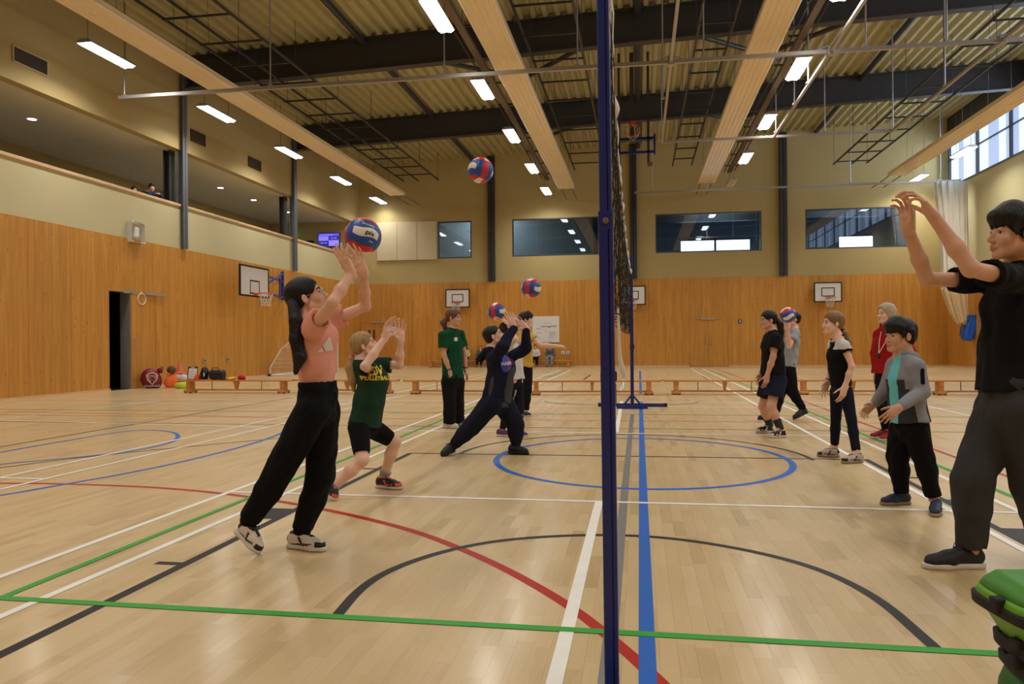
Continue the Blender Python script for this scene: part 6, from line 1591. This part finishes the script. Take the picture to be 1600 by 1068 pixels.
# girl in white, hidden behind him
D = 9.05
j = dict(head=(794, 517), neck=(797, 535), chest=(801, 555), pel=(804, 592), shN=(793, 543, -.12), elN=(806, 530, -.26), wrN=(793, 504, -.10), shF=(806, 541, .12), elF=(820, 530, .12), wrF=(813, 506, .08),
         hipN=(799, 598, -.05), hipF=(809, 598, .05), knN=(793, 635, -.05), anN=(785, 671, -.04), knF=(813, 637, .05), anF=(809, 672, .05), heN=(776, 681, -.05), toN=(800, 682, -.08), heF=(801, 683, .0), toF=(825, 682, -.0))
person('girl in a long white T-shirt and navy leggings, mostly behind the lunging boy', j, D, s=.88, vox=.009, cvox=.010, skinm=SK3, face=D3(.9, .2, .0), hs=.93, build=.88,
       hair=dict(m=H_DBROWN, style='loose', vox=.008), brow=H_DBROWN, top={'t_shirt': dict(m=C_WHITE, ease=.024, sleeve=.5, hem=.0, hemr=.11, fold=.006)},
       bottom=dict(m=C_NAVY2, ease=.002, r=(.08, .058, .056, .04), len=1.95, fold=.002, name='leggings'), shoes=dict(m=S_PURP, sole=S_SOLEW),
       hands={'N': ((-.9, .42, 0), (.3, .9, 0), dict(curl=(0, 0, 4, 8), spread=1.4)), 'F': ((-.6, .78, 0), (.4, .5, -.4), dict(curl=(8, 8, 8, 12)))})
# boy in a mustard bib
D = 11.55
j = dict(head=(822, 499), neck=(822, 514), chest=(821, 534), pel=(819, 572), shN=(823, 522, -.16), elN=(845, 539, -.22), wrN=(868, 540, -.26), shF=(816, 522, .16), elF=(810, 545, .18), wrF=(822, 560, .18),
         hipN=(822, 577, -.06), hipF=(816, 577, .06), knN=(823, 611, -.05), anN=(820, 642, -.02), knF=(813, 611, .05), anF=(808, 640, .06), heN=(812, 651, -.03), toN=(830, 651, -.05), heF=(796, 647, .06), toF=(814, 648, .04))
person('boy in a mustard yellow bib holding one arm straight out beside the whiteboard', j, D, s=.98, vox=.010, cvox=.011, skinm=SK3, face=D3(.97, .02, -.1), hs=1.0, build=.9,
       hair=dict(m=H_DBROWN, style='fringe', vox=.009), brow=H_DBROWN, top={'bib': dict(m=C_YEL, ease=.024, sleeve=.5, hem=.0, hemr=.112, sw=(.06, .07), fold=.006)},
       bottom=dict(m=C_BLACK2, ease=.012, r=(.092, .076, .066, .05), len=1.93, fold=.006), shoes=dict(m=S_NAVY, sole=S_SOLEW),
       hands={'N': ((1, -.05, 0), (0, -.9, .3), dict(curl=(20, 24, 26, 28))), 'F': ((.8, -.5, 0), (0, -1, 0))})
# girl in black tee and navy shorts
D = 9.05
j = dict(head=(1200, 500), neck=(1207, 517), chest=(1207, 540), pel=(1208, 585), shN=(1212, 528, -.13), elN=(1208, 557, -.15), wrN=(1199, 586, -.13), shF=(1201, 528, .13), elF=(1196, 557, .15), wrF=(1189, 583, .10),
         hipN=(1213, 595, -.06), hipF=(1204, 595, .06), knN=(1205, 636, -.05), anN=(1219, 668, -.02), knF=(1192, 634, .04), anF=(1203, 664, .05), heN=(1228, 683, -.03), toN=(1201, 684, -.05), heF=(1209, 676, .04), toF=(1180, 676, .02))
tl = [W((1212, 497, D)), W((1219, 506, D-.02)), W((1220, 518, D-.02)), W((1222, 532, D-.02))]
person('girl with a black ponytail, glasses, black T-shirt and navy shorts', j, D, s=.96, near=-1, vox=.0085, cvox=.009, skinm=SK2, face=D3(-.97, .0, -.12), hs=.97, build=1.0,
       hair=dict(m=H_BLACK, style='pony', tail=(tl, (.025, .040, .040, .015)), vox=.007), glasses=M_LENS, brow=H_BLACK,
       top={'t_shirt': dict(m=C_BLACK2, ease=.022, sleeve=.58, hem=-.01, hemr=.11, sw=(.06, .072), fold=.006)},
       bottom=dict(m=C_LEGG if 0 else cloth('navy_shorts', srgb(28, 30, 52)), ease=.022, r=(.1, .09, .06, .05), len=.66, fold=.005, name='shorts'), shoes=dict(m=S_BLACK, sole=S_SOLEW, lace=S_BLACK, sock=(cloth('dark_sock', srgb(52, 54, 58)), .10), accent=S_WHITE),
       hands={'N': ((-.15, -.98, 0), (-.1, 0, .9), dict(curl=(22, 24, 26, 28))), 'F': ((-.2, -.97, 0), (.1, 0, -.9), dict(curl=(22, 24, 26, 28)))})
# player in grey holding a ball before the face
D = 10.8
j = dict(head=(1239, 499), neck=(1241, 513), chest=(1236, 534), pel=(1231, 572), shN=(1243, 522, -.14), elN=(1233, 541, -.26), wrN=(1231, 514, -.36), shF=(1232, 521, .14), elF=(1222, 540, .12), wrF=(1227, 512, -.10),
         hipN=(1233, 578, -.06), hipF=(1227, 578, .06), knN=(1238, 612, -.05), anN=(1254, 638, -.05), knF=(1219, 612, .04), anF=(1212, 645, .05), heN=(1263, 644, .05, 1), toN=(1239, 656, -.08), heF=(1210, 656, .0), toF=(1183, 655, .0))
person('player in a grey T-shirt and black joggers striding, face hidden by a ball', j, D, s=.95, near=-1, vox=.010, cvox=.010, skinm=SK3, face=D3(-.96, .12, -.1), hs=.95, build=.92,
       hair=dict(m=H_BLACK, style='short', vox=.009), brow=H_BLACK, top={'t_shirt': dict(m=C_GREYT, ease=.02, sleeve=.55, hem=.0, hemr=.104, sw=(.058, .068), fold=.006)},
       bottom=dict(m=C_BLACK, ease=.010, r=(.09, .074, .062, .044), len=1.95, fold=.006, cuffs=True), shoes=dict(m=S_BLACK, sole=S_BLACK),
       hands={'N': ((-.1, .98, .1), (-.2, .2, .9), dict(curl=(14, 14, 14, 16), spread=1.4)), 'F': ((-.1, .9, -.2), (.5, .2, -.6), dict(curl=(14, 14, 14, 16), spread=1.4))})
# girl in black top with white yoke
D = 7.15
j = dict(head=(1301, 505), neck=(1308, 527), chest=(1309, 556), pel=(1314, 600), shN=(1320, 540, -.12), elN=(1331, 572, -.16), wrN=(1320, 604, -.14), shF=(1302, 538, .12), elF=(1300, 570, .16), wrF=(1293, 596, .14),
         hipN=(1321, 612, -.07), hipF=(1308, 612, .07), knN=(1330, 654, -.05), anN=(1338, 706, -.02), knF=(1306, 652, .04), anF=(1304, 696, .05), heN=(1348, 722, -.02), toN=(1314, 724, -.12), heF=(1311, 714, .06), toF=(1276, 713, .02))
tl = [W((1315, 514, D)), W((1321, 522, D-.02)), W((1326, 534, D-.04)), W((1330, 550, D-.06))]
def x_yoke(root, J, T, out, g):
    base = Vector(g['base']); w = Vector(J['wrF'])-base; d = Vector(J['wrF']-J['elF']).normalized(); o = d.orthogonal().normalized(); k = d.cross(o); m = MB()
    m.tube([w-d*.02+(o*math.cos(a)+k*math.sin(a))*.027 for a in np.linspace(0, 2*PI, 15)[:-1]], .004, 5, closed=True); put('wrist_band', m.mesh('band'), M_BLACK, root)
person('girl in a black top with a white shoulder yoke and navy leggings', j, D, s=.90, near=-1, vox=.0075, cvox=.008, skinm=SK3, face=D3(-.97, .08, -.08), hs=.95, build=.82,
       hair=dict(m=H_BLOND, style='pony', tail=(tl, (.018, .026, .026, .01)), tie=C_BLACK, vox=.006), brow=H_BROWN, extra=x_yoke,
       top={'polo_top': dict(m=[C_BLACK, C_WHITE], ease=.012, sleeve=.30, hem=.01, hemr=.10, sw=(.06, .062), fold=.004, collar=C_BLACK, collar_r=.058,
            zones=lambda C_, J, g: (((C_-g['nk'])@g['up'] > -.105) & (np.abs((C_-g['nk'])@g['lat']) > .055)))},
       bottom=dict(m=C_LEGG, ease=.002, r=(.086, .060, .056, .040), len=1.95, fold=.002, name='leggings'), shoes=dict(m=S_BEIGE, sole=S_SOLEB, lace=S_WHITE, accent=S_BLACK),
       hands={'N': ((-.25, -.96, 0), (-.3, 0, .9), dict(curl=(18, 20, 24, 26))), 'F': ((-.35, -.92, -.1), (.1, -.2, -.9), dict(curl=(8, 10, 12, 14), spread=1.9))})
# woman in red
D = 8.6
def x_red(root, J, T, out, g):
    base = Vector(g['base']); m = MB(); nk = Vector(g['nk'])-base; f = Vector(D3(-.6, 0, -.8))
    a = nk+Vector(D3(-.5, 0, .2))*.07+Vector((0, 0, -.01)); c = nk+Vector(D3(.5, 0, -.5))*.07+Vector((0, 0, -.01)); b = Vector(W((1373, 552, D-.14)))-base
    m.tube([a, (a+b)/2+f*.05, b], .004, 5); m.tube([c, (c+b)/2+f*.05, b], .004, 5); put('lanyard', m.mesh('lanyard'), S_WHITE, root)
    mb_ = MB(); mb_.lathe([(.014, -.03), (.018, 0), (.014, .03)], 10, b-Vector((0, 0, .03))); put('whistle', mb_.mesh('whistle'), M_BLACK, root)
j = dict(head=(1384, 490), neck=(1389, 510), chest=(1391, 540), pel=(1387, 585), shN=(1409, 526, -.10), elN=(1424, 552, -.12), wrN=(1412, 578, -.12), shF=(1375, 524, .12), elF=(1368, 552, .14), wrF=(1370, 580, .08),
         hipN=(1393, 592, -.05), hipF=(1382, 592, .05), knN=(1394, 634, -.04), anN=(1398, 672, -.0), knF=(1382, 634, .04), anF=(1386, 671, .05), heN=(1402, 687, .0), toN=(1374, 689, -.06), heF=(1392, 684, .05), toF=(1358, 685, .02))
person('woman with grey blond hair in a red sweatshirt and red shoes with a whistle', j, D, s=1.0, near=-1, vox=.009, cvox=.010, skinm=SK3, face=D3(-.92, .04, -.25), hs=.99, build=1.02,
       hair=dict(m=H_GREY, style='loose', vox=.008, vol=1.05), brow=H_GREY, extra=x_red,
       top={'sweatshirt': dict(m=C_RED, ease=.028, sleeve=1.93, hem=-.01, hemr=.11, sw=(.064, .06), cuff=.034, fold=.007, hood=C_RED)},
       bottom=dict(m=C_BLACK2, ease=.008, r=(.09, .072, .06, .046), len=1.95, fold=.005), shoes=dict(m=S_RED, sole=S_SOLEW, lace=S_BLACK),
       hands={'N': ((-.2, -.97, 0), (-.3, 0, .9), dict(curl=(20, 22, 24, 26))), 'F': ((-.1, -.98, 0), (.3, 0, -.9), dict(curl=(20, 22, 24, 26)))})
# boy in grey hooded jacket
D = 5.05
def x_hood(root, J, T, out, g):
    jk = out['jacket'].data; O = J['shN']*.62+J['elN']*.38
    project_text(root, jk, '', 1, O, Vector(D3(1, 0, 0)), Vector(D3(.05, 1, 0)), IMG_A, C_BLACK, 'emblem', polys=[[(-.012, -.045), (0, -.052), (.012, -.045), (.013, .045), (0, .052), (-.012, .045)]])
j = dict(head=(1407, 524), neck=(1412, 552), chest=(1414, 592), pel=(1419, 652), shN=(1432, 572, -.13), elN=(1441, 612, -.16), wrN=(1405, 636, -.24), shF=(1398, 570, .13), elF=(1385, 608, .18), wrF=(1365, 631, .18),
         hipN=(1431, 668, -.07), hipF=(1410, 668, .07), knN=(1442, 712, -.06), anN=(1459, 778, -.05), knF=(1403, 712, .06), anF=(1408, 770, .08), heN=(1464, 796, .02), toN=(1461, 809, -.19), heF=(1423, 787, .08), toF=(1374, 789, .02))
def z_hj(C_, J, g):
    f = unit(D3(-.95, 0, -.35)*np.array([1, 1, 0])); y = (C_-g['ch'])@f; x = np.abs((C_-g['ch'])@unit(np.cross(f, [0, 0, 1.]))+.0); h = (C_-g['pel'])@g['up']
    darm = np.minimum.reduce([np.linalg.norm(np.cross(C_-J[a], unit(J[b]-J[a])), axis=1) for a, b in (('elN', 'wrN'), ('elF', 'wrF'), ('shN', 'elN'))])
    arm = darm < .062
    teal = (y > .02) & (x < .038) & (h < .5) & ~arm
    dark = (h < .20) & ~arm & ~((C_-g['pel'])@(-f) > .085)
    return np.where(teal, 2, np.where(dark | ((y > .02) & (x < .085) & (h < .26) & ~arm), 1, 0))
person('small boy in a grey and charcoal hooded jacket over turquoise, black trousers', j, D, s=.84, near=-1, vox=.0052, cvox=.006, skinm=SK2, face=D3(-.97, .02, -.14), hs=.98, build=.98,
       hair=dict(m=H_BLACK, style='fringe', vox=.0055, vol=.97), brow=H_BLACK, extra=x_hood,
       top={'undershirt': dict(m=C_TEAL, ease=.012, sleeve=0, hem=.0, fold=.003), 'jacket': dict(m=[C_GREYJ, C_CHAR, C_TEAL], ease=.020, sleeve=1.90, hem=.02, hemr=.120, sw=(.052, .050), cuff=.034, fold=.007, lam=(.07, .16), hood=C_GREYJ, zones=z_hj, neckr=.066)},
       bottom=dict(m=C_BLACK, ease=.010, r=(.088, .070, .060, .046), len=1.93, fold=.008, lam=(.05, .1), iso=True), shoes=dict(m=S_NAVY, sole=S_SOLEB, lace=S_NAVY),
       hands={'N': ((-.75, -.62, -.1), (.3, -.3, .9), dict(curl=(22, 24, 26, 28), size=.98)), 'F': ((-.75, -.62, -.1), (-.1, -.3, -.9), dict(curl=(18, 22, 24, 28), size=.98))})
# tall teenager at the right edge
D = 3.72
def x_teen(root, J, T, out, g):
    m = MB(); base = Vector(g['base'])
    for dx in (0, .02):
        p = Vector(W((1535+dx*300, 640, 3.42)))-base; q = Vector(W((1530+dx*400, 690+dx*400, 3.40)))-base; m.tube([p, (p+q)/2+Vector((-.006, 0, 0)), q], .003, 5)
    put('drawcord', m.mesh('drawcord'), C_CHAR, out['bottom'])
j = dict(head=(1588, 364, -.12), neck=(1592, 412, -.05), chest=(1580, 480), pel=(1576, 610), shN=(1590, 437, -.22), elN=(1517, 420, -.46), wrN=(1461, 341, -.40), shF=(1552, 440, .12), elF=(1448, 435, .10), wrF=(1419, 358, .02),
         hipN=(1600, 640, -.09), hipF=(1562, 640, .09), knN=(1616, 760, -.06), anN=(1632, 858, .12), knF=(1520, 748, .02), anF=(1517, 862, .04), heN=(1660, 868, .2), toN=(1612, 878, .1), heF=(1541, 886, .05), toF=(1438, 888, .04))
person('tall boy in black T-shirt and charcoal joggers with arms raised, right edge', j, D, s=1.05, near=-1, vox=.0042, cvox=.006, skinm=SK2, face=D3(-.97, .06, .12), hs=1.14, build=.92,
       hair=dict(m=H_BLACK, style='bowl', vox=.0045, vol=1.04), brow=H_BLACK, extra=x_teen,
       top={'t_shirt': dict(m=C_BLACK2, ease=.020, sleeve=.60, hem=.0, hemr=.108, sw=(.051, .055), fold=.009, lam=(.08, .18))},
       bottom=dict(m=C_CHAR, ease=.014, r=(.098, .082, .066, .044), len=1.92, fold=.008, lam=(.08, .18), waistband=True), shoes=dict(m=S_BLACK, sole=S_SOLEW, lace=S_BLACK),
       hands={'N': ((-.55, .82, .05), (-.75, -.45, .4), dict(curl=(22, 26, 30, 34), spread=1.1, thumb=30)), 'F': ((-.15, .98, -.05), (-.85, .1, -.3), dict(curl=(24, 28, 30, 32), spread=1.1, thumb=30))})

# ------------------------------------------------------------------ spectators
def seated(label, x, y, z, s, face, topm, botm, hairm_, style='short', group=None, fwd=(0, -1, 0), lean=0, skinm=SK1, hood=None, sleeve=1.9, arms='lap', shoem=S_BLACK):
    f = unit(fwd); r = np.cross(f, [0, 0, 1.]); P0 = np.array([x, y, z]); U = np.array([0, 0, 1.])
    p = lambda a, b, c: P0+(r*a+f*b+U*c)*s          # right, forward, up from the point on the floor below the seat
    sl = lean
    j = dict(head=p(0, .06+sl*1.1, 1.20-sl*.5), neck=p(0, .02+sl*.8, 1.04-sl*.4), chest=p(0, .0+sl*.5, .88-sl*.2), pel=p(0, 0, .56), shN=p(.17, .01+sl*.75, .98-sl*.35), shF=p(-.17, .01+sl*.75, .98-sl*.35),
             hipN=p(.09, .04, .55), hipF=p(-.09, .04, .55), knN=p(.13, .44, .52), knF=p(-.13, .44, .52), anN=p(.12, .46, .09), anF=p(-.12, .46, .09), heN=p(.12, .41, 0), toN=p(.14, .66, 0), heF=p(-.12, .41, 0), toF=p(-.14, .66, 0))
    if arms == 'lap': j.update(elN=p(.25, .12+sl*.5, .74-sl*.1), elF=p(-.25, .12+sl*.5, .74-sl*.1), wrN=p(.07, .34, .66), wrF=p(-.07, .34, .66)); hd = {'N': (-r*.8+f*.5, -U, dict(curl=(25, 25, 25, 25))), 'F': (r*.8+f*.5, -U, dict(curl=(25, 25, 25, 25)))}
    else: j.update(elN=p(.28, .30+sl*.5, .88-sl*.15), elF=p(-.28, .30+sl*.5, .88-sl*.15), wrN=p(.02, .42+sl*.4, .93-sl*.15), wrF=p(-.02, .45+sl*.4, .93-sl*.15)); hd = {'N': (-r, -U, {}), 'F': (r, -U, {})}
    return person(label, j, 30, s=s, near=1, vox=.016, cvox=.017, skinm=skinm, face=np.array(face, float), hs=s*1.0, hair=dict(m=hairm_, style=style, vox=.013), build=1.0,
                  top={'jacket': dict(m=topm, ease=.025, sleeve=sleeve, hem=-.0, hemr=.105, cuff=.036, fold=.004, hood=hood)}, bottom=dict(m=botm, ease=.012, r=(.092, .076, .066, .052), len=1.93, fold=.004), shoes=dict(m=shoem, sole=S_SOLEW),
                  hands=hd, group=group, world_j=True, fine=False)
def bx(px): return float(atY(px, 560, YB-.35).x)
seated('child with dark hair and a yellow and white top seated by the back wall, leftmost', bx(728), YB-.36, .0, .72, (-.2, -1, -.05), cloth('pale_yellow', srgb(196, 196, 150)), C_BLACK2, H_BLACK, 'loose')
seated('child in an olive patterned top and black trousers seated on the back bench', bx(751), YB-.36, .0, .72, (.1, -1, -.1), cloth('olive_print', srgb(104, 92, 60)), C_BLACK2, H_BROWN, 'loose')
seated('seated spectator in a white cardigan and black trousers under the whiteboard', bx(837), YB-.36, .0, .74, (0, -1, -.1), C_WHITE, C_BLACK2, H_BROWN, 'pony')
seated('seated spectator in grey sweatshirt and light grey joggers, legs apart, under the whiteboard', bx(860), YB-.36, .0, .78, (.1, -1, -.3), cloth('grey_sweat', srgb(92, 96, 102)), cloth('light_grey_jogger', srgb(128, 138, 150)), H_BLACK, 'short', lean=.06)
sp1 = atX(237, 293, XL-.60); sp2 = atX(210, 297, XL-.60)
for (sp, lab, top_, hr, st, s_, ln) in ((sp1, 'spectator in a dark blue hooded coat leaning on the gallery rail', cloth('denim_blue_coat', srgb(38, 58, 92)), H_BLACK, 'short', .98, .25), (sp2, 'spectator with dark hair whose head just shows over the gallery rail', C_BLACK2, H_DBROWN, 'loose', .9, .22)):
    bxx = sp.x-(.06+1.1*ln)*s_; bz = sp.z-(1.20-.5*ln)*s_
    seated(lab, bxx, sp.y, bz, s_, (.75, -.65, -.15), top_, C_BLACK2, hr, st, fwd=(1, 0, 0), lean=ln, hood=top_ if st == 'short' else None, arms='rail' if st == 'short' else 'lap')
    st_ = empty('gallery_seat', (bxx-.02, sp.y, 3.8), 0, 'plain seat hidden behind the gallery parapet, %s' % ('under the leaning spectator in blue' if s_ > .95 else 'under the dark-haired spectator'), 'seat', 'gallery seats')
    h = bz-3.8+.42*s_; m = MB(); m.cbox(-.22, .22, -.22, .22, h-.04, h, .01); m.build('seat', M_STEELL, st_)
    for a in (-.18, .18):
        for b in (-.18, .18): m = MB(); m.tube([(a, b, 0), (a, b, h-.04)], .015, 6); m.build('leg', M_STEEL, st_)
